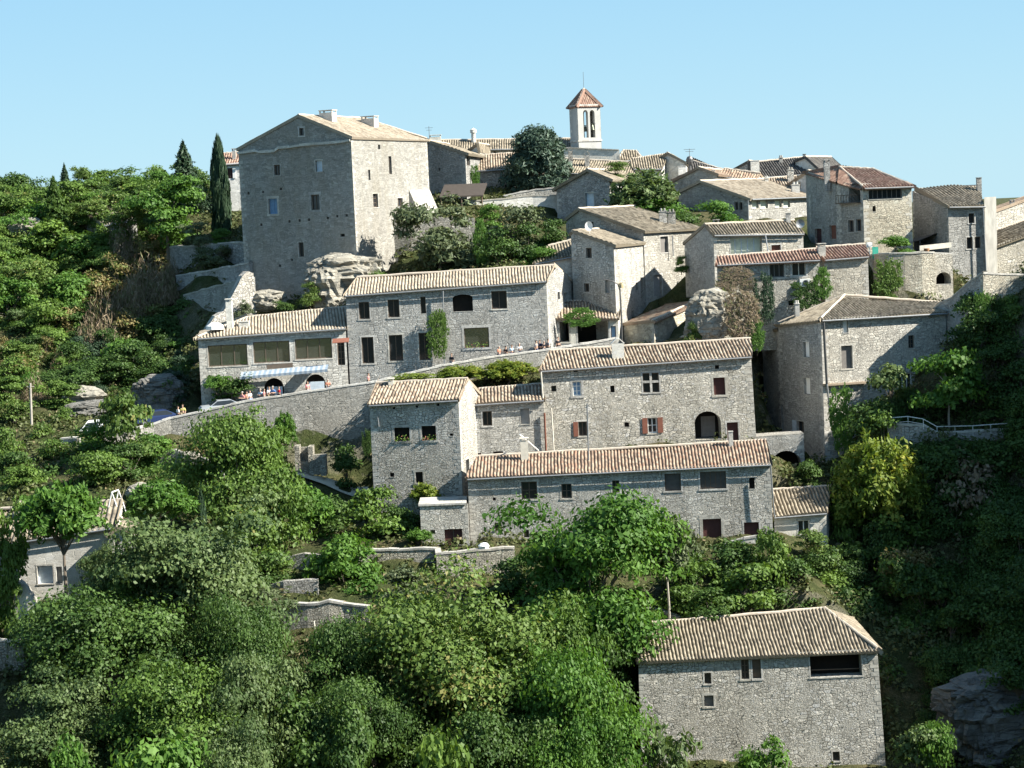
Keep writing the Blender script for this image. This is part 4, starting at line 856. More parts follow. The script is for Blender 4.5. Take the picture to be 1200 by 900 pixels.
# ---- lower left house
h = eave_house('stone_house', 'cream rendered cottage with old tile roof behind the feathery tree, lower left', (-60, 645, 157), (133, 616, 157), (-40, 600), (141, 586), (60, 700), STONE_PALE, TILE_OLD, pitch=.36, per=.42, wins=[(44, 663, 62, 684, 'blue', {'surr': .1}), (66, 664, 73, 684, 'grey'), (104, 666, 116, 690, 'glass')])
h.chimney(25, 586, 9, 161, 1.4, .8, 'pots', PLASTER); h.finish(h.foot)
h = gable_house('stone_house', 'tiny pale outhouse with one window attached right of the cream cottage', (128, 626, 156), (156, 622, 156), (138, 616), (160, 622, 160), (130, 652), STONE_PALE, TILE_OLD, wins=[(134, 630, 139.5, 638, 'greyw', {'surr': .1})]); h.finish(h.foot)
# roof peeping on the left hill
h = eave_house('stone_house', 'low house roof half buried in trees on the left hill', (122, 263, 243), (160, 257, 244), (104, 251), (157, 249.5), (110, 268), STONE_GREY, TILE_PALE, pitch=.3, k=1.2); h.finish(h.foot)
# ================================================================== WALLS, ROCKS, GROUND
def rwall(name, label, cat, pts, hgt, thick=.5, mat=None, rough=.08, coping=True, group=None, flip=False, under=4.0):
    """masonry wall following its visible top edge"""
    P = [U(*p) for p in pts]; Q = []
    for a, b in zip(P, P[1:]):
        n = max(1, int((b - a).length / .8)); Q += [a.lerp(b, k / n) for k in range(n)]
    Q.append(P[-1])
    r = [V((0, 0, mnoise.noise(V((q.x * .9, q.y * .9, 3.3))) * rough * 2)) for q in Q]
    m = MB(); u = random.random() * 60; H = hgt + under
    hs = hgt if isinstance(hgt, (list, tuple)) else None
    ns = []
    for i in range(len(Q)):
        d = Q[min(i + 1, len(Q) - 1)] - Q[max(i - 1, 0)]; ns.append(V((-d.y, d.x, 0)).normalized())
    cm = MB()
    for i in range(len(Q) - 1):
        a, b = Q[i] + r[i], Q[i + 1] + r[i + 1]; l = (b - a).length; dn = V((0, 0, H)); bk0, bk1 = ns[i] * thick, ns[i + 1] * thick
        m.face([a - dn, b - dn, b, a], [(u, a.z - H), (u + l, b.z - H), (u + l, b.z), (u, a.z)])
        m.face([a, b, b + bk1, a + bk0], [(u, 0), (u + l, 0), (u + l, thick), (u, thick)])
        m.face([b + bk1 - dn, a + bk0 - dn, a + bk0, b + bk1], [(u + l, b.z - H), (u, a.z - H), (u, a.z), (u + l, b.z)]); u += l
        if coping:
            g = V((0, 0, .05 + .06 * random.random())); k0, k1 = ns[i] * -.05, ns[i + 1] * -.05
            cm.face([a + k0 + g, b + k1 + g, b + bk1 - k1 + g, a + bk0 - k0 + g], [(u, 0), (u + l, 0), (u + l, thick), (u, thick)])
            cm.face([a + k0 - V((0, 0, .09)), b + k1 - V((0, 0, .09)), b + k1 + g, a + k0 + g], [(u, 0), (u + l, 0), (u + l, .15), (u, .15)])
    for i, s_ in ((0, 1), (-1, -1)):
        a = Q[i] + r[i]; b = a + ns[i] * thick; dn = V((0, 0, H)); f = [b - dn, a - dn, a, b]
        m.face(f if s_ > 0 else f[::-1], [(0, -H), (thick, -H), (thick, 0), (0, 0)])
    o = thing(name, label, cat, Q[0] - V((0, 0, hgt)), group)
    m.build('masonry', mat or STONE_WALL, o, Q[0])
    if coping: cm.build('coping', STONE_SURR, o, Q[0])
    return o
ROADTOP = [(120, 508, 191), (160, 502, 192), (180, 497, 193), (200, 490, 193.5), (290, 470, 194), (360, 459, 194.5), (440, 447, 195), (520, 428, 196), (580, 418, 197), (640, 410, 198), (690, 402, 199), (722, 396, 199.6)]
rwall('retaining_wall', 'long tall stone wall with pale coping carrying the road up past the inn', 'wall', ROADTOP, 11, .45, STONE_GREY, .03)
rwall('terrace_wall', 'topmost of the three shaded grey terrace walls left of the keep', 'wall', [(198, 290, 238), (240, 286, 233), (287, 284, 228)], 3.0, .5, STONE_GREY)
rwall('terrace_wall', 'middle shaded grey terrace wall left of the keep', 'wall', [(206, 323, 233), (250, 316, 228.5), (292, 308, 224)], 3.0, .5, STONE_GREY)
rwall('terrace_wall', 'lowest shaded grey terrace wall left of the keep with pale top edge', 'wall', [(215, 346, 229), (250, 336, 224), (294, 325, 218)], 4.5, .5, STONE_GREY)
rwall('terrace_wall', 'dry stone terrace wall with a corner pier below the brown double door', 'wall', [(430, 645, 168.6), (480, 644, 168.4), (510, 643, 168.2), (511, 649, 166.8), (560, 645, 167), (603, 641, 167.2)], 4.5, .5, STONE_WALL)
rwall('terrace_wall', 'curving dry stone wall with pale coping below the bright green bush', 'wall', [(286, 714, 159.5), (320, 711, 158.8), (360, 708, 158.2), (385, 705, 158), (402, 706, 158), (432, 712, 157.6)], 4.2, .5, STONE_WALL)
rwall('terrace_wall', 'short tumbled rubble wall left of the bright green bush', 'wall', [(316, 687, 163), (332, 682, 162.6), (372, 680, 162.4)], 1.0, .6, STONE_WALL, .25, False)
rwall('terrace_wall', 'rubble wall behind the bright green bush', 'wall', [(300, 652, 168), (340, 655, 167.5), (372, 650, 167), (432, 652, 167)], 1.6, .6, STONE_WALL, .25, False)
rwall('terrace_wall', 'grey stone wall under the roadside bushes at left', 'wall', [(165, 531, 187.5), (205, 527, 187), (238, 538, 186.5), (262, 546, 186)], 4.0, .6, STONE_GREY, .15, False)
rwall('terrace_wall', 'short grey wall end beside the rounded roadside bush at far left', 'wall', [(70, 514, 192.3), (93, 513, 192)], 2.6, .6, STONE_GREY)
rwall('garden_wall', 'pale sloping buttress wall beside the dark recess at lower left', 'wall', [(19, 680, 151.2), (30, 688, 151), (42, 704, 151), (49, 722, 151)], 5.5, .5, STONE_PALE, .05)
rwall('garden_wall', 'low pale stone wall at the left edge below the dark recess', 'wall', [(-30, 751, 147.6), (27, 752, 147.4)], 7, .5, STONE_WALL)
rwall('garden_wall', 'shaded back wall of the dark recess at the left edge', 'wall', [(-40, 650, 154.5), (20, 655, 154)], 7, .5, STONE_GREY)
rwall('garden_wall', 'sunlit cream wall beside the gable with the pale blue door', 'wall', [(545, 236, 236), (590, 233, 236.5), (624, 229, 237), (653, 229, 237)], 3.0, .4, STONE_PALE, .04)
rwall('garden_wall', 'shaded grey wall at the foot of the blue green pine', 'wall', [(590, 229, 240.5), (627, 222, 241), (653, 220, 241)], 2.0, .4, STONE_GREY)
rwall('terrace_wall', 'rough grey rubble cliff wall right of the keep behind the olive tree', 'wall', [(452, 258, 226), (480, 250, 225.5), (520, 254, 225.5), (556, 258, 225.5)], 6.0, 1.0, STONE_WALL, .3, False)
rwall('garden_wall', 'square stone pier beside the sunlit side of the keep', 'wall', [(455, 245, 227.5), (464, 243, 226.5), (481, 242, 226.8)], 3, 1.2, STONE_PALE, .02)
rwall('terrace_wall', 'rounded tall stone terrace wall with ivy on its left flank', 'wall', [(1018, 301, 207.5), (1022, 299, 205), (1030, 298, 203), (1042, 297, 202.2), (1060, 296.5, 202), (1080, 296, 202), (1095, 296, 202.3)], 5.5, .5, STONE_WARM, .06)
A, B = U(1095, 297, 202.6), U(1116, 298, 203); h = House('archway', 'short lit wall with low arched niche under the high right house', 'archway', STONE_WARM, TILE, U(1100, 360, 202.6).z, U(1105, 350, 202.6)); bk = V((0, 2.6, 0)); h.wall(A, B, None, None, [(1095.7, 319, 1114.5, 333, 'void', {'arch': .42, 'dep': 1.6})]); h.wall(B, B + bk); h.wall(B + bk, A + bk); h.wall(A + bk, A); m = MB(); m.quadbox(A, B - A, bk, V((0, 0, .1))); m.build('coping', STONE_SURR, h.root, A); h.finish([A, B, B + bk, A + bk])
m = MB(); a, b = U(1078, 294, 204), U(1115, 290, 204.5); m.quadbox(a, b - a, V((0, .3, 0)), V((0, 0, .5))); tag(m.build('low_wall', PLASTER, None, a), 'low cream parapet behind the terrace under the high right house', 'wall')
rwall('terrace_wall', 'shaded wall with falling top edge right of the big hipped house', 'wall', [(1096, 360, 194.5), (1115, 348, 192.5), (1135, 331, 190.2), (1152, 319, 188.4)], 10, .6, STONE_GREY, .06)
rwall('terrace_wall', 'sunlit stone wall with level coping at the right edge above the dark slope', 'wall', [(1152, 320, 188.3), (1175, 321, 189), (1215, 322, 190)], 6, .6, STONE_WARM, .03)
rwall('terrace_wall', 'grey retaining wall under the white railing', 'wall', [(1040, 498, 183), (1062, 497, 182.6), (1085, 500, 182.2), (1098, 507, 181.9), (1185, 503, 181.9)], 3.2, .5, STONE_GREY)
rwall('garden_wall', 'short dark stone wall by the steps above the lower barn', 'wall', [(757, 713, 162), (775, 717, 161), (803, 726, 160)], 1.6, .4, STONE_WALL)
rwall('garden_wall', 'low pale planter wall beside the brown garage door of the long house', 'wall', [(848, 637, 170.8), (872, 631, 170.6), (893, 628, 170.6)], .9, .4, STONE_SURR, .02)
# ruined wall: stepped jagged top
R = [(241, 386, 212), (252, 374, 212.5), (262, 362, 213), (270, 348, 213.4), (277, 333, 213.8), (284, 324, 214.2), (290, 319, 214.6), (297, 320, 215)]
rwall('ruined_wall', 'jagged sunlit ruined wall climbing steeply behind the restaurant chimney', 'ruin', R, 6, .9, stone_mat('ruin_stone', (.56, .51, .42), (.40, .365, .30), (.24, .22, .18), 2.2, 3.6, .14, .09, .15), .45, False)
# small stone shelter and steps on the path below the road wall
o = thing('stone_shelter', 'small roofless stone shelter with dark doorway below the road wall', 'shelter', U(362, 550, 189))
m = MB(); a = U(346, 545, 189); zt = U(346, 523, 189).z; w_ = U(383, 545, 189).x - a.x
def blk(x0, x1, y0, y1, z1): m.quadbox(V((a.x + x0, a.y + y0, a.z - 1)), V((x1 - x0, 0, 0)), V((0, y1 - y0, 0)), V((0, 0, z1 + 1)))
hh = zt - a.z
blk(0, .45, 0, 1.6, hh); blk(1.25, 1.7, 0, 1.6, hh - .1); blk(.45, 1.25, 1.2, 1.6, hh - .25); blk(1.7, w_, .1, .6, hh * .5); blk(w_ - .5, w_ - .004, -.9, .096, hh * .5); blk(.452, 1.248, .3, .5, .3)
m.build('masonry', STONE_WALL, o, a)

def rock(name, label, c, size, seed, mat, sub=5, strata=.25, rough=.35, rot=0, taper=0.0, blocky=0.0):
    import bmesh
    bm = bmesh.new(); bmesh.ops.create_icosphere(bm, subdivisions=sub, radius=1.0)
    cr, sr = math.cos(rot), math.sin(rot)
    for v in bm.verts:
        p = v.co.copy(); 
        if blocky: 
            q = V([math.copysign(abs(x) ** (1 - blocky), x) for x in p]); p = q
        n1 = mnoise.fractal(p * 1.7 + V((seed, seed * 2, 0)), 1.0, 2.0, 5)
        lay = mnoise.noise(V((seed, 0, p.z * 5.0 + n1 * .6))) ; crack = abs(mnoise.noise(p * 3.1 + V((0, seed, 0))))
        rg = 1 - abs(mnoise.noise(p * 2.3 + V((seed, 3, 1)))) * 2; rg2 = 1 - abs(mnoise.noise(p * 5.2 + V((1, seed, 1)))) * 2
        k = 1 - .10 * max(0, rg - .72) * 3.5 - .05 * max(0, rg2 - .7) * 3 + rough * n1 * .6 + strata * lay * .45 - .12 * max(0, .12 - crack) * 8 + .05 * mnoise.noise(p * 11) + .035 * mnoise.noise(p * 23)
        k *= 1 - taper * p.z * .5
        x, y, z = p.x * k * size[0] / 2, p.y * k * size[1] / 2, p.z * (1 + rough * n1 * .3) * size[2] / 2
        v.co = V((x * cr - y * sr, x * sr + y * cr, z))
    me = bpy.data.meshes.new(name); bm.to_mesh(me); bm.free(); me.materials.append(mat)
    o = bpy.data.objects.new(name, me); COL.objects.link(o); o.location = c
    return tag(o, label, 'rock')
def rock_mat(name, c1, c2, dark):
    t = NT(name); tc = t.n('ShaderNodeTexCoord'); ob = tc.outputs['Object']
    f, _ = t.noise(ob, .5, 8, .65); c = t.mix(t.maprange(f, .35, .65), c1, c2)
    mp = t.n('ShaderNodeMapping'); mp.inputs['Scale'].default_value = (.25, .25, 2.2); t.l(ob, mp.inputs[0])
    g, _ = t.noise(mp.outputs[0], 1.0, 6, .6); c = t.mix(t.maprange(g, .52, .66, 0, .8), c, dark)
    k, _ = t.noise(ob, 3.5, 6, .7); c = t.mix(t.maprange(k, .5, .7, 0, .6), c, dark)
    vr = t.n('ShaderNodeTexVoronoi', feature='DISTANCE_TO_EDGE'); vr.inputs['Scale'].default_value = .9; _, wc = t.noise(ob, .8, 4); va = t.n('ShaderNodeVectorMath', operation='ADD'); t.l(mp.outputs[0], va.inputs[0]); t.l(wc, va.inputs[1]); t.l(va.outputs[0], vr.inputs['Vector']); ck = t.maprange(vr.outputs['Distance'], 0.0, .03); c = t.mix(t.maprange(ck, 0, 1, .6, 1), tuple(x * .6 for x in dark), c)
    hh_ = t.math('ADD', t.math('ADD', t.math('MULTIPLY', g, .8), t.math('MULTIPLY', k, .5)), t.math('MULTIPLY', ck, .25)); t.bsdf(c, .95, hh_, .25, 1.0, .1); return t.m
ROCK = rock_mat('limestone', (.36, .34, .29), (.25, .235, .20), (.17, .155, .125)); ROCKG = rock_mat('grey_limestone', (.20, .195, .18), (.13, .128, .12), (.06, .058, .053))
rock('rock_outcrop', 'big pale layered limestone outcrop under the corner of the keep', U(403, 336, 217), (8.4, 7, 7.0), 1.3, ROCK, 5, .35, .35, .2, .12, .35)
rock('rock_outcrop', 'low knobbly boulder between ruined wall and keep foot', U(312, 352, 216), (4.4, 3, 2.4), 4.1, ROCK, 4, .2, .5)
rock('rock_outcrop', 'pale tapering rock pillar with dry creeper beside the mullioned house roof', U(836, 376, 197.3), (5.4, 3.4, 6.2), 7.7, ROCK, 5, .3, .3, 0, .3, .3)
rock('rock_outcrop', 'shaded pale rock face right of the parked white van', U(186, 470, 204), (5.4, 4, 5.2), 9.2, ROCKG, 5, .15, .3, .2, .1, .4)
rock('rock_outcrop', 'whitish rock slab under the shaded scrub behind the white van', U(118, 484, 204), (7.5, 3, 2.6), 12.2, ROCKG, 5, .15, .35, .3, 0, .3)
rock('rock_outcrop', 'grey rock patch in the shaded scrub right of the utility pole', U(98, 466, 206), (4.5, 3, 2.4), 15.2, ROCK, 4, .2, .4)
rock('rock_outcrop', 'white broken rock at the end of the grey wall under the roadside bushes', U(222, 535, 186), (2.0, 1.5, 1.0), 18.1, ROCK, 4, .2, .4)
rock('rock_outcrop', 'pale boulder at the foot of the thin trunked roadside tree', U(165, 578, 176), (2.6, 2, 1.8), 19.1, ROCK, 4, .2, .4)
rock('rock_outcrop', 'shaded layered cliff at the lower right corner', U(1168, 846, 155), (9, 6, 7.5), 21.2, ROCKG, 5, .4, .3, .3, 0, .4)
rock('rock_outcrop', 'pale rock ledges in the trees at the left edge of the hill', U(32, 268, 246), (4.5, 3, 3.0), 31.2, ROCK, 4, .3, .3)

# ------------------------------------------------------------------ ground sheet
G = [(-20, 1000, 130), (200, 1010, 130), (430, 1010, 134), (650, 965, 145), (748, 912, 151), (1035, 907, 151), (1150, 905, 153), (900, 915, 150), (30, 765, 149), (130, 720, 154),
     (300, 775, 156), (430, 745, 156), (350, 700, 162), (300, 692, 163), (430, 702, 161), (470, 642, 170), (600, 641, 171), (560, 692, 165), (450, 690, 165), (700, 646, 171.5), (850, 645, 170.5), (905, 632, 171),
     (830, 715, 163), (780, 735, 159), (950, 690, 165), (700, 730, 160), (590, 562, 183), (890, 534, 184), (640, 562, 183), (740, 556, 183), (345, 560, 187.5), (400, 600, 185), (340, 610, 182), (260, 625, 175), (200, 640, 170), (145, 582, 176), (100, 565, 182), (30, 565, 184),
     (215, 546, 190), (300, 552, 192), (360, 566, 192.4), (430, 594, 192.4), (430, 600, 186), (250, 552, 187), (95, 508, 196), (40, 500, 198), (-20, 502, 199), (180, 500, 197), (130, 490, 202), (150, 448, 215), (200, 440, 214), (60, 450, 213), (0, 440, 215), (218, 400, 224), (170, 400, 227), (226, 470, 203),
     (130, 375, 232), (60, 355, 234), (200, 365, 231), (0, 340, 238), (100, 300, 244), (150, 285, 247), (50, 280, 247), (0, 285, 248), (200, 262, 250), (190, 320, 240), (100, 246, 258), (0, 250, 263), (220, 235, 262), (150, 225, 272), (0, 232, 280), (100, 224, 288),
     (290, 370, 222), (400, 365, 213), (240, 300, 232.5), (240, 332, 228), (250, 378, 222), (330, 372, 212), (420, 332, 210), (600, 316, 210), (500, 316, 220), (470, 314, 222), (545, 314, 222), (470, 262, 231), (560, 262, 231), (515, 262, 230), (600, 258, 232), (640, 260, 232), (505, 240, 234), (540, 232, 240),
     (600, 210, 262), (690, 200, 262), (760, 245, 238), (800, 280, 222), (760, 352, 213), (700, 405, 202), (640, 408, 203), (790, 408, 199), (840, 406, 196), (760, 408, 197), (880, 415, 198), (870, 372, 203), (905, 522, 192), (918, 522, 196), (902, 505, 199), (908, 440, 203), (960, 368, 199), (1000, 364, 200), (1060, 357, 201), (1100, 352, 203), (1130, 348, 211), (1180, 333, 222),
     (1060, 303, 204), (1040, 300, 210), (1100, 298, 210), (960, 292, 217), (900, 265, 228), (1075, 503, 183.4), (1090, 507, 182.8), (1140, 507, 182.8), (1175, 505, 182.8), (1140, 530, 180.5), (1090, 535, 180.5), (1000, 548, 187), (970, 552, 188), (1150, 430, 187), (1198, 352, 187.4), (1180, 395, 187), (1110, 490, 185.5), (1150, 480, 185.5),
     (1040, 645, 178), (1100, 652, 175), (1180, 640, 176), (1000, 705, 170), (1100, 765, 163), (1180, 800, 160), (1190, 905, 151)]
W = [(-70, 108, -9), (0, 108, -9), (60, 108, -8), (-70, 122, -7), (0, 122, -7), (40, 122, -7), (58, 140, 16), (52, 150, 24), (57, 165, 33), (57, 175, 37), (57, 184, 40), (57, 192, 37), (60, 200, 36), (82, 160, 46), (85, 182, 54), (110, 170, 54), (78, 138, 26), (62, 130, 3), (95, 122, 5),  # the unseen spur at the right is added, its heights shaped to cast shade
     (70, 215, 35), (75, 232, 35), (-90, 150, 0), (-90, 190, 19), (-90, 212, 32), (-100, 240, 45), (-130, 262, 50), (150, 320, 36), (0, 320, 43), (-150, 320, 44), (0, 290, 44), (80, 272, 37), (-60, 300, 47), (120, 235, 34), (150, 200, 34), (110, 200, 40), (150, 160, 44), (100, 260, 36), (150, 280, 36), (60, 320, 38), (-150, 200, 22), (-150, 240, 40)]
for p in G + [(335, 549, 189), (352, 557, 188), (385, 567, 187.4), (430, 577, 187), (345, 553, 190), (390, 563, 189.5), (430, 572, 189)]: CTRL.append(tuple(U(*p)))
for p in W: CTRL.append(p)
for (x, y, Y) in ROADTOP:
    q = U(x, y, Y); CTRL.append((q.x, q.y + 1.0, q.z - 1.0)); CTRL.append((q.x, q.y + 5.0, q.z - .9))
c_ = np.array(CTRL); nC = len(c_)
def kern(a, b): return np.sqrt(((a[:, None, :] - b[None, :, :]) ** 2).sum(2) + 1.0)
K = -kern(c_[:, :2], c_[:, :2]) ; Kx = np.zeros((nC + 3, nC + 3)); Kx[:nC, :nC] = K + np.eye(nC) * 0.4
Kx[:nC, nC] = 1; Kx[:nC, nC + 1:] = c_[:, :2] / 100; Kx[nC, :nC] = 1; Kx[nC + 1:, :nC] = (c_[:, :2] / 100).T
sol = np.linalg.solve(Kx, np.concatenate([c_[:, 2], np.zeros(3)]))
def smooth(x, a, b): t = np.clip((x - a) / (b - a), 0, 1); return t * t * (3 - 2 * t)
def height_raw(xy):
    z = np.empty(len(xy))
    for i in range(0, len(xy), 20000):
        q = xy[i:i + 20000]; z[i:i + 20000] = -kern(q, c_[:, :2]) @ sol[:nC] + sol[nC] + (q / 100) @ sol[nC + 1:]
    z = np.clip(z, -10, 64)
    x, y = xy[:, 0], xy[:, 1]
    base = -9 + 45 * smooth(y, 110, 260) + 46 * (1 - smooth(y, -8, 70)) - 25 * smooth(y, 600, 2500)
    d = np.sqrt(((x) / 1.1) ** 2 + (y - 200) ** 2); k = smooth(d, 105, 190)
    return z * (1 - k) + base * k
def in_poly(xy, poly):
    r = np.zeros(len(xy), bool); n = len(poly); x, y = xy[:, 0], xy[:, 1]
    for i in range(n):
        (x0, y0), (x1, y1) = poly[i], poly[(i + 1) % n]
        if y0 == y1: continue
        r ^= ((y0 > y) != (y1 > y)) & (x < (x1 - x0) * (y - y0) / (y1 - y0) + x0)
    return r
FOOTX = []
for poly, zb in FOOT:
    cx = sum(p[0] for p in poly) / len(poly); cy = sum(p[1] for p in poly) / len(poly); ex = []
    for x, y in poly:
        l = math.hypot(x - cx, y - cy); k = (l + 1.1) / max(l, .1); ex.append((cx + (x - cx) * k, cy + (y - cy) * k))
    FOOTX.append((ex, zb))
def height(xy):
    xy = np.asarray(xy, float).reshape(-1, 2); z = height_raw(xy)
    for ex, zb in FOOTX:
        xs = [p[0] for p in ex]; ys = [p[1] for p in ex]
        near = (xy[:, 0] > min(xs)) & (xy[:, 0] < max(xs)) & (xy[:, 1] > min(ys)) & (xy[:, 1] < max(ys))
        if not near.any(): continue
        idx = np.where(near)[0]; ins = in_poly(xy[idx], ex); z[idx[ins]] = np.minimum(z[idx[ins]], zb - .05)
    return z
def axis(lo, hi, step, far):
    a = list(np.arange(lo, hi + .01, step)); g = step; x = hi
    right = []
    while x < far: g *= 1.35; x += g; right.append(x)
    left = []; g = step; x = lo
    while x > -far: g *= 1.35; x -= g; left.append(x)
    return np.array(left[::-1] + a + right)
gx, gy = axis(-75, 75, .8, 6000), axis(105, 300, .8, 6000)
XX, YY = np.meshgrid(gx, gy); xy = np.stack([XX.ravel(), YY.ravel()], 1); zz = height(xy)
nz = np.array([mnoise.noise(V((x * .35, y * .35, 0))) * .35 + mnoise.noise(V((x * 1.1, y * 1.1, 5))) * .12 for x, y in xy]); inner = (np.abs(xy[:, 0]) < 76) & (xy[:, 1] > 104) & (xy[:, 1] < 301)
zz = zz + np.where(inner, nz, 0)
me = bpy.data.meshes.new('ground'); nx, ny = len(gx), len(gy)
idx = np.arange(nx * ny).reshape(ny, nx); q = np.stack([idx[:-1, :-1], idx[:-1, 1:], idx[1:, 1:], idx[1:, :-1]], -1).reshape(-1, 4)
def fast_mesh(me, verts, quads, tint=None, uv=None):
    n = len(quads); me.vertices.add(len(verts)); me.vertices.foreach_set('co', np.asarray(verts, np.float32).ravel())
    me.loops.add(n * 4); me.loops.foreach_set('vertex_index', np.asarray(quads, np.int32).ravel())
    me.polygons.add(n); me.polygons.foreach_set('loop_start', np.arange(n, dtype=np.int32) * 4)
    if tint is not None:
        a = me.attributes.new('tint', 'FLOAT', 'FACE'); a.data.foreach_set('value', np.asarray(tint, np.float32))
    me.update(calc_edges=True); me.validate()
fast_mesh(me, np.concatenate([xy, zz[:, None]], 1), q); me.polygons.foreach_set('use_smooth', [True] * len(q))
t = NT('hillside'); geo = t.n('ShaderNodeNewGeometry'); tc = t.n('ShaderNodeTexCoord'); ob = tc.outputs['Object']
f1, _ = t.noise(ob, .12, 6, .6); f2, _ = t.noise(ob, 1.5, 6, .65); f3, _ = t.noise(ob, .5, 5, .6)
cg = t.mix(t.maprange(f1, .4, .6), (.05, .068, .022), (.15, .125, .07)); cg = t.mix(t.maprange(f2, .4, .65, 0, .9), cg, (.045, .055, .02))
cr = t.mix(t.maprange(f3, .35, .65), (.30, .275, .22), (.16, .15, .115))
sep = t.n('ShaderNodeSeparateXYZ'); t.l(geo.outputs['Normal'], sep.inputs[0])
c = t.mix(t.math('MULTIPLY', t.maprange(sep.outputs[2], .45, .75, 1, 0), t.maprange(f3, .45, .55)), cg, cr); f5, _ = t.noise(ob, 7, 5, .7); c = t.mix(t.maprange(f5, .38, .62, 0, .75), c, (.02, .028, .01)); t.bsdf(c, .95, t.math('ADD', f2, t.math('MULTIPLY', f5, .5)), .3, 1.0, .1)
me.materials.append(t.m); gnd = bpy.data.objects.new('ground', me); COL.objects.link(gnd); tag(gnd, 'dry grassy limestone hillside under the village', 'ground', kind='structure')
# road behind the parapet and the pale path
def strip(name, label, pts, w0, mat, dz, back=True):
    P = [V(p) for p in pts]; m = MB(); u = 0
    for a, b in zip(P, P[1:]):
        k = V((0, w0, 0)); m.face([a + V((0, 0, dz)), b + V((0, 0, dz)), b + k + V((0, 0, dz)), a + k + V((0, 0, dz))], [(u, 0), (u + (b - a).length, 0), (u + (b - a).length, w0), (u, w0)])
        m.face([a + V((0, 0, dz - 1)), b + V((0, 0, dz - 1)), b + V((0, 0, dz)), a + V((0, 0, dz))], None); u += (b - a).length
    return tag(m.build(name, mat), label, name, kind='structure')
ROADM = plain('pale_asphalt', (.22, .215, .20), .95, .1, 0, .2, 1.2); PATHM = plain('pale_gravel', (.48, .44, .36), .95, .1, 0, .15, 1.5)
strip('road', 'sloping village road behind the stone parapet', [U(x, y, Y) + V((0, .46, 0)) for x, y, Y in ROADTOP], 6.5, ROADM, -.85)
P_ = [U(335, 548, 188.6), U(352, 556, 187.6), U(385, 566, 187), U(430, 576, 186.6)]
m = MB(); Q_ = []
for a, b in zip(P_, P_[1:]): Q_ += [a.lerp(b, k / 6) for k in range(6)]
Q_.append(P_[-1]); hz0 = height([(q.x, q.y) for q in Q_]); hz1 = height([(q.x, q.y + 2.0) for q in Q_])
for i in range(len(Q_) - 1):
    a, b = Q_[i], Q_[i + 1]; m.face([V((a.x, a.y, hz0[i] + .18)), V((b.x, b.y, hz0[i + 1] + .18)), V((b.x, b.y + 2, hz1[i + 1] + .22)), V((a.x, a.y + 2, hz1[i] + .22))])
tag(m.build('path', PATHM), 'pale gravel path below the road wall', 'path', kind='structure')
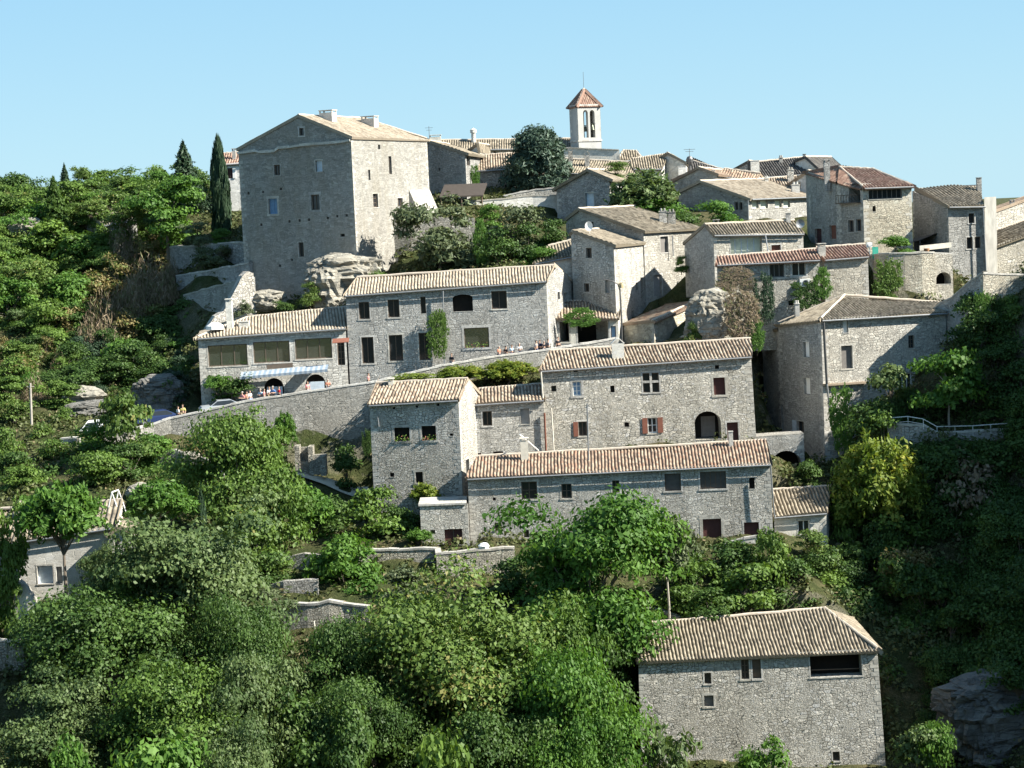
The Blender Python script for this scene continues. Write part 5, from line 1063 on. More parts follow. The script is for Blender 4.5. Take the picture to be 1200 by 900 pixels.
# ================================================================== VEGETATION
MESH = {}
def leaf_quads(cen, nrm, size, aspect, rng, droop=0.0):
    n = len(cen); nrm = nrm + rng.normal(0, .7, (n, 3)); nrm /= np.linalg.norm(nrm, axis=1, keepdims=True) + 1e-9
    r = rng.normal(0, 1, (n, 3)); r[:, 2] -= droop; t1 = r - nrm * (r * nrm).sum(1, keepdims=True); t1 /= np.linalg.norm(t1, axis=1, keepdims=True) + 1e-9
    t2 = np.cross(nrm, t1); s = size * rng.uniform(.5, 1.45, (n, 1)); a = t1 * s * aspect; b = t2 * s
    v = np.stack([cen - a, cen + b - a * .15, cen + a, cen - b - a * .15], 1)
    return v.reshape(-1, 3)
def crown_points(kind, n, rng, K, squash=1.0, lob=.25):
    """leaf positions and outward directions for a crown inside the unit box (z 0..1, radius .5)"""
    if kind == 'ball':
        d = rng.normal(0, 1, (K, 3)); d /= np.linalg.norm(d, axis=1, keepdims=True); d[:, 2] = np.where(d[:, 2] < -.6, -d[:, 2], d[:, 2]); c = d * (rng.uniform(.2, 1, (K, 1)) ** .38) * .42; up = np.clip(c[:, 2], 0, 1) / .42; c[:, 0] *= 1 - .45 * up ** 1.5; c[:, 1] *= 1 - .45 * up ** 1.5
    nl = 5 if K < 50 else (9 if K < 100 else 14)      # limbs: each carries its own billow of clumps
    dball = d if kind == 'ball' else None; d = rng.normal(0, 1, (nl, 3)); d /= np.linalg.norm(d, axis=1, keepdims=True); d[:, 2] = np.where(d[:, 2] < -.6, -d[:, 2], d[:, 2])
    lc = d * rng.uniform(.45, 1.0, (nl, 1)) * np.array([.32, .32, .40]); lc[0] = [0, 0, .2]; lc[1] = [rng.uniform(-.15, .15), rng.uniform(-.15, .15), -.2]; lc[2] = [rng.uniform(-.2, .2), rng.uniform(-.25, 0), -.25]
    lr = rng.uniform(.10, .21, nl) * (1.3 if nl < 8 else 1.0); li = rng.choice(nl, K, p=lr ** 2 / (lr ** 2).sum())
    d = rng.normal(0, 1, (K, 3)); d /= np.linalg.norm(d, axis=1, keepdims=True); d[:, 2] = np.where(d[:, 2] < -.45, -d[:, 2], d[:, 2])
    if kind != 'ball': c = lc[li] + d * (rng.uniform(.15, 1.0, (K, 1)) ** .45) * lr[li][:, None]; c[:, 2] = np.clip(c[:, 2], -.44, .44)
    if kind != 'ball':   # stray boughs that break the outline
        st_ = rng.random(K) < .12; c[st_] *= rng.uniform(1.08, 1.3, (int(st_.sum()), 1)); c[st_, 2] += .04
    q = np.linalg.norm(c[:, :2], axis=1); k_ = np.minimum(1, .44 / np.maximum(q, 1e-6)); c[:, 0] *= k_; c[:, 1] *= k_
    cs = (rng.uniform(.03, .115, K) if kind != 'ball' else rng.uniform(.06, .11, K)) * (1.5 if K < 60 else 1.15); per = rng.multinomial(n, (cs ** 2) / (cs ** 2).sum())
    P, N, T = [], [], []
    for i in range(K):
        m = per[i]
        if m == 0: continue
        u = rng.normal(0, 1, (m, 3)); u /= np.linalg.norm(u, axis=1, keepdims=True); u[:, 2] = np.where(u[:, 2] < -.3, -u[:, 2] * .7, u[:, 2])
        r = rng.uniform(.15, 1.15, (m, 1)) ** .6; p = c[i] + u * r * cs[i] * np.array([1.25, 1.25, 1.0 * squash])
        P.append(p); N.append(u * .9 + d[i] * .4 + np.array([0, 0, .25])); T.append(np.clip(rng.normal(.45 + .25 * rng.normal(), .2, m), 0, 1))
    p = np.concatenate(P); p[:, 2] += .5
    return p, np.concatenate(N), np.concatenate(T), c + np.array([0, 0, .5])
def make_crown(key, kind='round', n=9000, size=.012, aspect=1.5, K=70, seed=1, lo=0.0, mat='mid', droop=0, lob=.25):
    rng = np.random.default_rng(seed)
    if kind in ('round', 'dome', 'ball'):
        p, N, T, c = crown_points(kind, n, rng, K, 1, lob)
    elif kind == 'cone':       # fir: tiers of sagging branches
        P, N, T = [], [], []; nb = K
        for i in range(nb):
            f = (i / nb) ** .85; z = .05 + .95 * f; R = .5 * (1 - f) ** .85 + .02; a = i * 2.39996 + rng.normal(0, .2); R *= rng.uniform(.7, 1.1)
            m = max(8, int(n / nb * (1.9 * (1 - f) + .15))); q = rng.uniform(0, 1, m) ** .7; w_ = .22 * R * (1 - q * .6)
            P.append(np.stack([q * R * np.cos(a) + rng.normal(0, 1, m) * w_, q * R * np.sin(a) + rng.normal(0, 1, m) * w_, z + .03 * (1 - q) - .05 * q ** 2 + rng.normal(0, .008, m)], 1)); N.append(np.tile([math.cos(a) * .3, math.sin(a) * .3, 1.0], (m, 1))); T.append(np.clip(.25 + .6 * q + rng.normal(0, .12, m), 0, 1))
        p, N, T = map(np.concatenate, (P, N, T)); c = np.array([[0, 0, .5]])
    elif kind == 'column':     # cypress
        z = rng.uniform(0, 1, n); a = rng.uniform(0, 2 * math.pi, n); prof = np.minimum(1, (z / .08)) ** .5 * np.where(z > .6, np.sqrt(np.clip((1 - z) / .4, 0, 1)) * .98 + .02, 1)
        r = .5 * prof * (rng.uniform(.55, 1, n) ** .4) * (1 + .18 * np.sin(a * 3 + z * 9) + .12 * np.sin(a * 7 - z * 23)); p = np.stack([r * np.cos(a), r * np.sin(a), z], 1); N = np.stack([np.cos(a), np.sin(a), np.full(n, .3)], 1); T = np.clip(rng.normal(.45, .22, n), 0, 1); c = np.array([[0, 0, .5]]); droop = -2
    elif kind == 'fan':        # loose sprays (willow, robinia, bamboo): long shoots
        P, N, T = [], [], []
        for i in range(K):
            a = rng.uniform(0, 2 * math.pi); e = rng.uniform(.05, 1.0) ** .5; tip = np.array([.5 * e * math.cos(a), .5 * e * math.sin(a), 0.35 + .65 * math.sqrt(max(0, 1 - e * e)) * rng.uniform(.75, 1.0)]); root = np.array([tip[0] * .25, tip[1] * .25, rng.uniform(.0, .35)]); m = int(n / K); s = rng.uniform(.2, 1, m) ** .8
            mid = root[None] * (1 - s[:, None]) + tip[None] * s[:, None]; mid[:, 2] += .10 * np.sin(s * math.pi) - .10 * s ** 3 * e; P.append(mid + rng.normal(0, .022 + .02 * rng.uniform(), (m, 3))); d = (tip - root); d /= np.linalg.norm(d); N.append(np.tile(np.array([d[0], d[1], .7]), (m, 1))); T.append(np.clip(rng.normal(.4 + .2 * rng.normal(), .2, m) + .15 * (s - .5), 0, 1))
        p, N, T = map(np.concatenate, (P, N, T)); c = p[rng.integers(0, len(p), 20)]
    elif kind == 'twig':       # dry scrub: thin upright stalks
        a = rng.uniform(0, 2 * math.pi, n); r = .5 * np.sqrt(rng.uniform(0, 1, n)); z = rng.uniform(0, 1, n) * np.sqrt(np.clip(1 - (r / .5) ** 2, .05, 1)) * (1 + .3 * np.sin(a * 5 + r * 9)); p = np.stack([r * np.cos(a), r * np.sin(a), z * .9], 1); N = np.stack([np.cos(a), np.sin(a), rng.normal(0, .3, n)], 1); T = np.clip(rng.normal(.5, .25, n) , 0, 1); c = np.array([[0, 0, .3]]); droop = -3
    elif kind == 'sheet':      # ivy on a wall: flat in y
        K2 = K; cx = rng.uniform(-.42, .42, K2); cz = rng.uniform(.08, .92, K2); keep = ((cx / .46) ** 2 + ((cz - .5) / .5) ** 2) < rng.uniform(.7, 1.25, K2); cx, cz = cx[keep], cz[keep]; k = rng.integers(0, len(cx), n); p = np.stack([cx[k] + rng.normal(0, .05, n), rng.uniform(-.5, .2, n) ** 1, cz[k] + rng.normal(0, .045, n)], 1); N = np.stack([rng.normal(0, .4, n), np.full(n, -1.0), np.full(n, .6)], 1); T = np.clip(rng.normal(.45, .22, n), 0, 1); c = np.array([[0, 0, .5]])
    if kind in ('round', 'dome', 'ball'):   # let the crown fill its height and spread
        for ax in (0, 1):
            a_, b_ = np.percentile(p[:, ax], [1.5, 98.5]); m_ = (a_ + b_) / 2; f_ = 1 / (b_ - a_); p[:, ax] = (p[:, ax] - m_) * f_; c[:, ax] = (c[:, ax] - m_) * f_
        a_, b_ = np.percentile(p[:, 2], [2.5, 99.5]); p[:, 2] = (p[:, 2] - a_) / (b_ - a_); c[:, 2] = (c[:, 2] - a_) / (b_ - a_)
    if lo > 0: p[:, 2] = lo + p[:, 2] * (1 - lo); c = c.copy(); c[:, 2] = lo + c[:, 2] * (1 - lo)
    v = leaf_quads(p, N, size, aspect, rng, droop); q = np.arange(len(v)).reshape(-1, 4)
    me = bpy.data.meshes.new('crown'); fast_mesh(me, v, q, T); me.materials.append(L[mat])
    # trunk and limbs
    m = MB(); b = []
    if kind in ('round', 'dome', 'fan', 'ball') :
        r = random.Random(seed); top = V((r.uniform(-.04, .04), r.uniform(-.04, .04), lo + (1 - lo) * .55)); th = .016 if lo > .15 else .022
        m.tube([V((0, 0, -.25)), V((r.uniform(-.015, .015), 0, lo * .5)), V((top.x * .6, top.y * .6, lo + .1)), top], [th * 1.5, th * 1.05, th * .8, th * .3], 7)
        for ci in c[:: max(1, len(c) // 14)]:
            s0 = V((top.x * .5, top.y * .5, lo * .8 + .08 + r.random() * .2)); e_ = V(ci); mm = s0.lerp(e_, .5) + V((0, 0, .03)); m.tube([s0, mm, e_], [th * .5, th * .32, th * .12], 5, cap=False)
    else: m.tube([V((0, 0, -.15)), V((0, 0, .5)), V((0, 0, .93 if kind == 'cone' else .6))], [.02, .012, .004] if kind != 'sheet' else [.004, .003, .002], 6)
    me2 = bpy.data.meshes.new('trunk'); me2.from_pydata(m.v, [], m.f); me2.materials.append(BARK); me2.update()
    MESH[key] = (me, me2)
SPEC = [  # key, kind, n, leaf size, aspect, clusters, bare stem, material
 ('walnut', 'round', 46000, .0074, 1.6, 125, .06, 'yellow'), ('ash', 'round', 34000, .0095, 2.0, 105, .06, 'bright'), ('oak', 'round', 32000, .0092, 1.5, 105, .08, 'mid'), ('poplar', 'round', 34000, .0088, 1.5, 115, .06, 'grey'),
 ('darkoak', 'round', 14000, .015, 1.4, 90, .05, 'dark'), ('robinia', 'fan', 9000, .012, 2.6, 90, .35, 'mid'), ('willow', 'fan', 9000, .012, 3.0, 80, .30, 'grey'), ('sapling', 'round', 6000, .018, 1.6, 45, .38, 'mid'), ('fig', 'round', 3600, .028, 1.2, 34, .12, 'grey'), ('figtree', 'round', 4200, .026, 1.2, 30, .34, 'grey'),
 ('bush', 'dome', 5200, .021, 1.5, 46, .0, 'mid'), ('bushbright', 'dome', 6500, .02, 1.8, 42, .0, 'bright'), ('bushdark', 'dome', 5000, .022, 1.5, 44, .0, 'dark'), ('bushyellow', 'dome', 5000, .021, 1.6, 44, .0, 'yellow'), ('bushgold', 'fan', 15000, .0105, 2.4, 90, .0, 'gold'), ('olive', 'round', 7000, .013, 3.0, 60, .08, 'olive'), ('olivebush', 'dome', 4200, .017, 3.0, 40, .0, 'olive'), ('greybush', 'dome', 4600, .02, 1.6, 42, .0, 'grey'),
 ('hill', 'round', 7000, .017, 1.5, 60, .06, 'mid'), ('hillyellow', 'round', 7000, .017, 1.5, 60, .06, 'yellow'), ('hilldark', 'round', 6500, .018, 1.5, 56, .05, 'dark'), ('dry', 'twig', 2600, .008, 9, 1, 0, 'dry'), ('rust', 'dome', 3200, .018, 2.0, 34, 0, 'rust'),
 ('fir', 'cone', 9000, .011, 3.2, 150, 0, 'fir'), ('bluepine', 'cone', 12000, .014, 3.0, 90, 0, 'pine'), ('cypress', 'column', 7000, .035, 2.4, 1, 0, 'fir'), ('pineround', 'ball', 24000, .0125, 3.2, 120, .02, 'pine'), ('ivy', 'sheet', 2600, .022, 1.3, 90, 0, 'dark'), ('ivybright', 'sheet', 2600, .022, 1.3, 90, 0, 'bright'), ('creeper', 'sheet', 3200, .013, 4.0, 90, 0, 'dry'), ('feather', 'fan', 5000, .015, 3.2, 60, .02, 'bright')]
SP = {s[0]: s for s in SPEC}; CNT = {}
TINTED = {}
def plant(kind, px, ptop, width, Y, label, pbase=None, name='tree', cat=None, group=None, dep=1.0, var=3, mat=None, rot=None, flat=None, lean=0.0, trunk=True, bark=None):
    k = CNT.get(kind, 0); CNT[kind] = k + 1; key = '%s%d' % (kind, k % var)
    if key not in MESH:
        s = SP[kind]; make_crown(key, s[1], s[2], s[3], s[4], s[5], 100 + len(MESH) * 7, s[6], s[7])
    top = U(px, ptop, Y); x, y = top.x, top.y
    zb = U(px, pbase, Y).z if pbase else float(height([(x, y)])[0]) - .1
    hgt = max(.3, top.z - zb); w_ = width / ppm(Y)
    o = thing(name, label, cat or name.split('_')[-1], V((x, y, zb)), group)
    o.rotation_euler = (0, lean, (random.random() * 6.28 if kind not in ('ivy', 'ivybright', 'creeper') else 0) if rot is None else rot)
    o.scale = (w_, (flat if flat else w_ * dep), hgt)
    a, b = MESH[key]; ca = bpy.data.objects.new('crown' if name != 'ivy' else 'leaves', a); ca.parent = o; COL.objects.link(ca)
    if mat: ca.material_slots[0].link = 'OBJECT'; ca.material_slots[0].material = L[mat]
    if trunk:
        cb = bpy.data.objects.new('trunk' if name.endswith('tree') or name in ('fir_tree', 'pine_tree', 'cypress_tree') else 'stem', b); cb.parent = o; COL.objects.link(cb)
        if bark: cb.material_slots[0].link = 'OBJECT'; cb.material_slots[0].material = bark
    return o
# ------------------------------------------------------------------ foreground trees
plant('walnut', 535, 668, 228, 146, 'broad walnut tree with yellowing crown, front centre below the dry stone terrace walls')
plant('ash', 683, 586, 176, 157, 'tall bright green ash in front of the long patchy tiled roof')
plant('oak', 655, 765, 165, 141, 'yellow green bushy tree left of the lower barn', dep=.8, mat='bright')
plant('walnut', 430, 775, 130, 140, 'dark leafy tree low in front of the yellowing walnut', mat='dark')
plant('oak', 580, 830, 130, 137, 'dark green tree crown at the bottom edge below the walnut', mat='dark')
plant('poplar', 215, 590, 180, 150, 'tall silvery poplar with visible grey stems, left foreground')
plant('oak', 130, 692, 165, 143, 'broad green tree below the cream cottage, left foreground', mat='dark')
plant('poplar', 278, 700, 100, 143, 'deep green tree between the poplar and the curving wall', mat='dark')
plant('robinia', 68, 556, 118, 150, 'airy feathery tree on a dark bare trunk before the cream cottage', pbase=708, mat='bright')
plant('poplar', 50, 792, 145, 134, 'grey green tree in the bottom left corner')
plant('oak', 195, 780, 145, 135, 'deep green tree at the bottom edge left of the dark hollow', mat='mid')
plant('oak', 290, 765, 120, 137, 'leafy tree with shadowed gaps at the bottom edge, right of the deep green one', mat='grey')
plant('darkoak', 366, 815, 110, 136, 'shadowy dark tree in the hollow under the curving wall')
plant('bushbright', 190, 868, 110, 128, 'light green shrub on the bottom edge at left', name='shrub')
plant('bushbright', 85, 872, 70, 128, 'small light shrub on the bottom edge near the left corner', name='shrub')
plant('bush', 500, 868, 90, 129, 'mid green shrub on the bottom edge under the yellowing walnut', name='shrub')
plant('ivy', 312, 716, 40, 156.6, 'ivy hanging over the left part of the curving wall', pbase=752, name='ivy', flat=.8, mat='mid')
plant('darkoak', 700, 745, 80, 153, 'dark shaded tree in the gap between ash and lower barn')
plant('olivebush', 765, 852, 80, 143, 'grey leaved shrub at the left foot of the lower barn', name='shrub', mat='grey')
plant('bushbright', 898, 868, 62, 146, 'fresh green shrub at the foot of the lower barn wall', name='shrub')
plant('bush', 1070, 852, 70, 149, 'leafy shrub at the right foot of the lower barn', name='shrub', mat='grey')
plant('bushbright', 1096, 848, 40, 149, 'upright sunlit sprout right of the lower barn', name='shrub', mat='bright')
for x, yt, w_, Y, kk, mt, l in ((60, 700, 110, 145, 'oak', 'dark', 'green tree below the pale sloping buttress at the left edge'), (20, 735, 80, 142, 'oak', 'dark', 'dark tree at the left edge above the corner'), (130, 755, 120, 138, 'oak', 'bright', 'fresh green crown between the corner tree and the deep green tree'),
   (250, 735, 110, 141, 'oak', 'mid', 'rounded green crown in the middle of the left foreground wood'), (400, 730, 110, 143, 'oak', 'dark', 'dark tree pressed against the left side of the yellowing walnut'), (470, 815, 120, 136, 'oak', 'mid', 'low spreading crown under the yellowing walnut, bottom edge'), (640, 720, 110, 148, 'oak', 'mid', 'tree between the yellowing walnut and the bright ash'), (660, 835, 110, 137, 'oak', 'bright', 'yellowish green crown on the bottom edge left of the lower barn'), 
   (170, 640, 110, 152, 'oak', 'mid', 'green tree close in front of the cream cottage'), (240, 640, 90, 154, 'oak', 'dark', 'dark green tree behind the silvery poplar'), (115, 640, 50, 153.5, 'oak', 'grey', 'small grey green tree at the cottage corner'), (8, 590, 60, 152, 'hill', 'mid', 'leafy tree hiding the left end of the cottage roof'), (395, 835, 100, 133, 'darkoak', 'dark', 'dark bush on the bottom edge below the shadowy hollow'), (20, 850, 90, 129, 'oak', 'mid', 'leafy crown at the very bottom left corner'), (260, 845, 110, 130, 'oak', 'grey', 'grey green crown on the bottom edge'), (555, 880, 90, 130, 'oak', 'yellow', 'yellowish crown at the bottom edge, centre'), (300, 600, 60, 165, 'hill', 'mid', 'leafy tree right of the young cypress')):
    if int(x) not in (130, 470, 20, 250, 240, 555): plant(kk, x, yt, w_ * .9, Y, l, mat=mt)
for x, yt, yb, w_, Y, kk, l in ((30, 545, 590, 60, 183, 'hill', 'leafy bush on the bank below the utility pole'), (95, 540, 585, 50, 181, 'bushdark', 'dark bush on the bank left of the leafy young tree'), (65, 515, 550, 44, 189, 'bush', 'green bush against the short grey wall end'), (15, 470, 505, 40, 200, 'bushyellow', 'olive bush left of the utility pole'), (150, 520, 565, 56, 183, 'hilldark', 'dark bush behind the pale trunk of the roadside tree'), (205, 545, 590, 60, 180, 'hill', 'green bush below the grey wall under the roadside bushes'), (235, 555, 600, 46, 178, 'bushdark', 'dark bush left of the big rounded tree'), (310, 500, 550, 50, 189.5, 'bush', 'green bush in front of the road wall beside the stone shelter'), (240, 510, 555, 50, 188, 'rust', 'brownish bush in front of the road wall'), (405, 525, 570, 40, 189.5, 'bushdark', 'dark bush at the foot of the road wall near the tower house'), (325, 570, 610, 50, 183, 'hill', 'green bush on the bank under the gravel path'), (175, 600, 640, 60, 172, 'bushdark', 'dark bush above the cottage outhouse'), (10, 530, 575, 50, 186, 'bushdark', 'dark bush at the left edge under the road bank'),
   (362, 330, 352, 24, 213.5, 'bushyellow', 'dry tuft growing on the left of the big limestone outcrop'), (446, 318, 345, 30, 213, 'bush', 'small bush at the right end of the big limestone outcrop'), (335, 352, 370, 22, 213, 'bushdark', 'dark tuft between boulder and limestone outcrop'), (285, 352, 372, 18, 213.5, 'olivebush', 'grey tuft beside the jagged ruined wall'), (810, 378, 405, 20, 196, 'bushyellow', 'dry tuft at the left foot of the pale rock pillar'), (75, 478, 500, 30, 201, 'bush', 'bush in front of the whitish rock slab'), (130, 470, 492, 26, 201.5, 'bushdark', 'dark bush on the whitish rock slab')):
    plant(kk, x, yt, w_, Y, l, pbase=yb + 4, name='shrub')
# ------------------------------------------------------------------ middle left
plant('oak', 274, 486, 126, 170, 'big rounded dark green tree beside the path below the road wall', pbase=672)
plant('robinia', 185, 560, 90, 163, 'feathery green tree beside the white swing frame', pbase=655, mat='bright')
plant('bushbright', 360, 574, 74, 176, 'bright green rounded tree below the gravel path', pbase=648)
plant('bushbright', 402, 627, 78, 165, 'brilliant lime green bush on the terrace above the curving wall', pbase=706, name='shrub')
plant('fig', 441, 574, 66, 175, 'large leaved fig bush at the foot of the square tower house', pbase=642, name='shrub', mat='mid')
plant('bushyellow', 280, 590, 80, 166, 'reddish tinged bush below the big rounded tree', pbase=665, name='shrub')
plant('bushdark', 300, 648, 60, 164, 'dark spreading shrub left of the rubble wall', pbase=695, name='shrub')
plant('cypress', 235, 578, 9, 164, 'slim young cypress among the lower left trees', pbase=640, name='cypress_tree')
plant('olivebush', 322, 690, 46, 159, 'small grey shrub on the terrace of the curving wall', pbase=712, name='shrub')
plant('bushyellow', 330, 655, 40, 166, 'straw coloured grasses tuft above the tumbled rubble wall', pbase=680, name='shrub')
plant('feather', 497, 564, 40, 178.5, 'feathery creeper hanging at the foot of the tower house wall', pbase=600, name='shrub', mat='gold')
plant('bushdark', 473, 590, 42, 177, 'dark ivy bush at the right foot of the tower house', pbase=642, name='shrub')
plant('feather', 490, 618, 38, 171, 'light green fern like bush left of the brown double door', pbase=641, name='shrub')
plant('sapling', 147, 463, 66, 186, 'thin pale trunked roadside tree with open crown', pbase=580, mat='yellow', bark=BARKP)
plant('bush', 112, 498, 62, 188, 'clipped green bush left of the thin trunked tree', pbase=545, name='shrub', mat='bright')
plant('bush', 180, 508, 58, 187.5, 'clipped green bush right of the thin trunked tree', pbase=548, name='shrub', mat='bright')
plant('sapling', 112, 530, 52, 180, 'leafy young tree below the clipped bushes', pbase=585)
plant('bushyellow', 47, 498, 46, 195, 'rounded olive green bush by the utility pole', pbase=545, name='shrub')
plant('bush', 8, 502, 42, 190, 'green bush at the left edge beside the rounded olive green one', pbase=560, name='shrub')
plant('bushdark', 60, 545, 70, 186, 'dark shaded shrub below the utility pole', pbase=590, name='shrub')
plant('rust', 265, 490, 60, 190, 'rusty brown scrub leaning on the road wall', pbase=545, name='shrub')
plant('feather', 333, 478, 30, 190.5, 'slender leafy shrub standing against the road wall', pbase=535, name='shrub')
plant('bushdark', 385, 580, 60, 181, 'shaded bush below the path beside the tower house', pbase=625, name='shrub')
plant('ivy', 429, 502, 12, 190, 'small green tuft growing from the road wall by the tower house', pbase=535, name='shrub', flat=.4)
plant('fig', 257, 440, 34, 198.3, 'leafy fig against the restaurant corner', pbase=474, name='shrub', mat='bright')
plant('bushdark', 272, 440, 40, 197.8, 'dark shrub behind the fig at the restaurant wall', pbase=478, name='shrub')
# hanging vines in front of the road wall
for x, yt, yb, w_, kk, lab in ((480, 437, 452, 60, 'bush', 'low trimmed yellow green hedge start at the left below the parapet'), (540, 426, 452, 70, 'bushgold', 'glowing yellow green vine mound in the middle below the parapet'), (595, 419, 450, 70, 'bushgold', 'yellow green vine mound touching the mullioned house')):
    plant(kk, x, yt, w_, 194.3, lab, pbase=yb, name='shrub', mat='gold')
# ------------------------------------------------------------------ left hill
plant('fir', 214, 166, 56, 246, 'tall dark fir with pointed top left of the keep', pbase=250, name='fir_tree')
plant('cypress', 255, 166, 19, 243, 'tall narrow cypress just left of the keep', pbase=276, name='cypress_tree')
plant('cypress', 262, 226, 10, 240, 'short second cypress at the foot of the tall one', pbase=280, name='cypress_tree')
plant('hill', 192, 208, 78, 238, 'sunlit leafy tree in front of the tall fir', pbase=285, mat='bright')
plant('fir', 75, 192, 26, 262, 'small dark fir on the skyline left', pbase=240, name='fir_tree')
plant('bluepine', 62, 208, 44, 246, 'loose conifer on the left hill', pbase=280, name='fir_tree', mat='dark')
plant('hill', 80, 255, 92, 245, 'large rounded sunlit tree in the middle of the left hill', pbase=325)
plant('hillyellow', 14, 262, 70, 247, 'bright yellow green tree at the left edge of the hill', pbase=345)
plant('dry', 145, 262, 46, 240, 'bare brown dead bush below the half buried roof', pbase=310, name='shrub')
plant('rust', 190, 268, 30, 241, 'olive brown bush beside the topmost terrace wall', pbase=296, name='shrub')
plant('olivebush', 231, 261, 36, 233.6, 'silvery rounded bush on top of the topmost terrace wall', pbase=286, name='shrub')
plant('bushbright', 259, 268, 20, 232.5, 'small bright bush on top of the topmost terrace wall', pbase=286, name='shrub')
plant('olivebush', 238, 286, 26, 230.5, 'pale silvery shrub in front of the topmost terrace wall', pbase=311, name='shrub')
plant('olivebush', 256, 288, 26, 229, 'dull green shrub in front of the topmost terrace wall', pbase=310, name='shrub', mat='olive')
plant('fig', 145, 398, 40, 219, 'sunlit young tree standing out of the shaded slope', pbase=448, mat='bright')
plant('fig', 205, 400, 22, 222, 'small lit shrub right of the sunlit young tree', pbase=424, name='shrub', mat='bright')
plant('fig', 219, 366, 14, 227, 'little lit shoot below the lowest terrace wall', pbase=394, name='shrub', mat='bright')
plant('bushbright', 38, 382, 66, 229, 'light green rounded bush low on the left hill', pbase=435, name='shrub', mat='bright')
plant('hill', 60, 330, 70, 238, 'green shrubby tree below the large rounded tree', pbase=385)
for x, yt, yb, w_, Y in ((115, 200, 235, 55, 272), (150, 197, 232, 50, 275), (20, 204, 240, 48, 270), (178, 196, 232, 46, 272), (100, 196, 228, 30, 276), (235, 205, 240, 40, 262), (-5, 206, 245, 40, 272), (48, 210, 245, 40, 266), (132, 205, 238, 50, 262), (90, 212, 248, 50, 255), (165, 212, 250, 50, 255), (205, 190, 240, 60, 264), (35, 225, 262, 56, 254), (5, 228, 270, 50, 250), (125, 222, 262, 56, 248), (150, 232, 275, 46, 241), (106, 235, 262, 40, 246)):
    plant(['hill', 'hillyellow', 'hilldark'][int(x * 7 + Y) % 3], x, yt, w_, Y, 'leafy tree in the wood along the skyline of the left hill', pbase=yb + 6, group='wooded skyline trees on the left hill')
for x, yt, yb, w_, Y, kk in ((172, 300, 345, 60, 219, 'dry'), (150, 325, 375, 55, 216, 'dry'), (120, 345, 395, 55, 214, 'dry'), (175, 282, 312, 40, 225, 'rust'), (135, 298, 340, 46, 221, 'rust'), (190, 318, 352, 40, 217, 'dry'), (105, 375, 420, 50, 211, 'dry'), (82, 352, 400, 50, 215, 'rust'), (150, 360, 400, 46, 213, 'rust'), (110, 318, 360, 45, 219, 'rust'), (12, 408, 452, 44, 209, 'rust'), (8, 440, 490, 36, 204, 'rust'), (160, 340, 385, 30, 214.5, 'dry'), (130, 385, 420, 40, 210, 'dry'), (198, 300, 335, 26, 220, 'dry')):
    plant(kk, x, yt, w_, Y + 14, 'brown dried scrub bush on the sunlit part of the left slope' if kk == 'dry' else 'rusty olive scrub bush on the sunlit part of the left slope', pbase=yb + 4, name='shrub', group='dry scrub on the left slope')
for x, yt, yb, w_, Y, kk in ((20, 330, 380, 55, 222, 'bush'), (95, 325, 365, 40, 220, 'bush'), (30, 360, 400, 50, 217, 'bushyellow'), (72, 385, 425, 46, 211, 'bush'), (10, 375, 415, 40, 214, 'bushyellow'), (120, 290, 330, 44, 224, 'hill'), (0, 300, 345, 50, 227, 'hilldark'), (45, 300, 345, 50, 225, 'bush'), (165, 255, 290, 46, 233, 'hilldark'), (205, 250, 290, 40, 233, 'hilldark'), (120, 262, 292, 30, 229, 'bush'), (40, 255, 300, 40, 234, 'hilldark'), (190, 240, 280, 40, 236, 'hill')):
    plant(kk, x, yt, w_, Y + 14, 'green shrub on the upper left hillside', pbase=yb + 5, name='shrub', group='green shrubs on the upper left hillside')
for x, yt, yb, w_, Y in ((210, 345, 390, 60, 212), (185, 370, 415, 60, 210), (160, 400, 445, 56, 207), (215, 395, 445, 50, 206), (125, 415, 455, 56, 207), (95, 420, 460, 55, 207), (60, 435, 470, 50, 206), (190, 420, 460, 60, 205.5), (222, 425, 480, 34, 203), (150, 440, 468, 56, 205), (35, 455, 500, 46, 202), (70, 470, 500, 40, 201), (105, 448, 475, 40, 204.5), (15, 480, 515, 40, 199), (215, 370, 400, 40, 214)):
    plant(['bushdark', 'hilldark', 'darkoak'][int(x + Y) % 3], x, yt, w_, Y + (17 if yt < 400 else 8), 'dark shrub on the slope in the shade of the keep', pbase=yb + 6, name='shrub', group='dark shrubs in the shade of the keep')  # dark leaf kinds carry the shadow band in their colour
rr = random.Random(11)
def ground_y(px, py, lo, hi):
    best = None
    for k in range(60):   # walk out along the line of sight to where it meets the hill
        Y = lo + (hi - lo) * k / 59; p = U(px, py, Y)
        if p.z < float(height([(p.x, p.y)])[0]): return Y
    return None
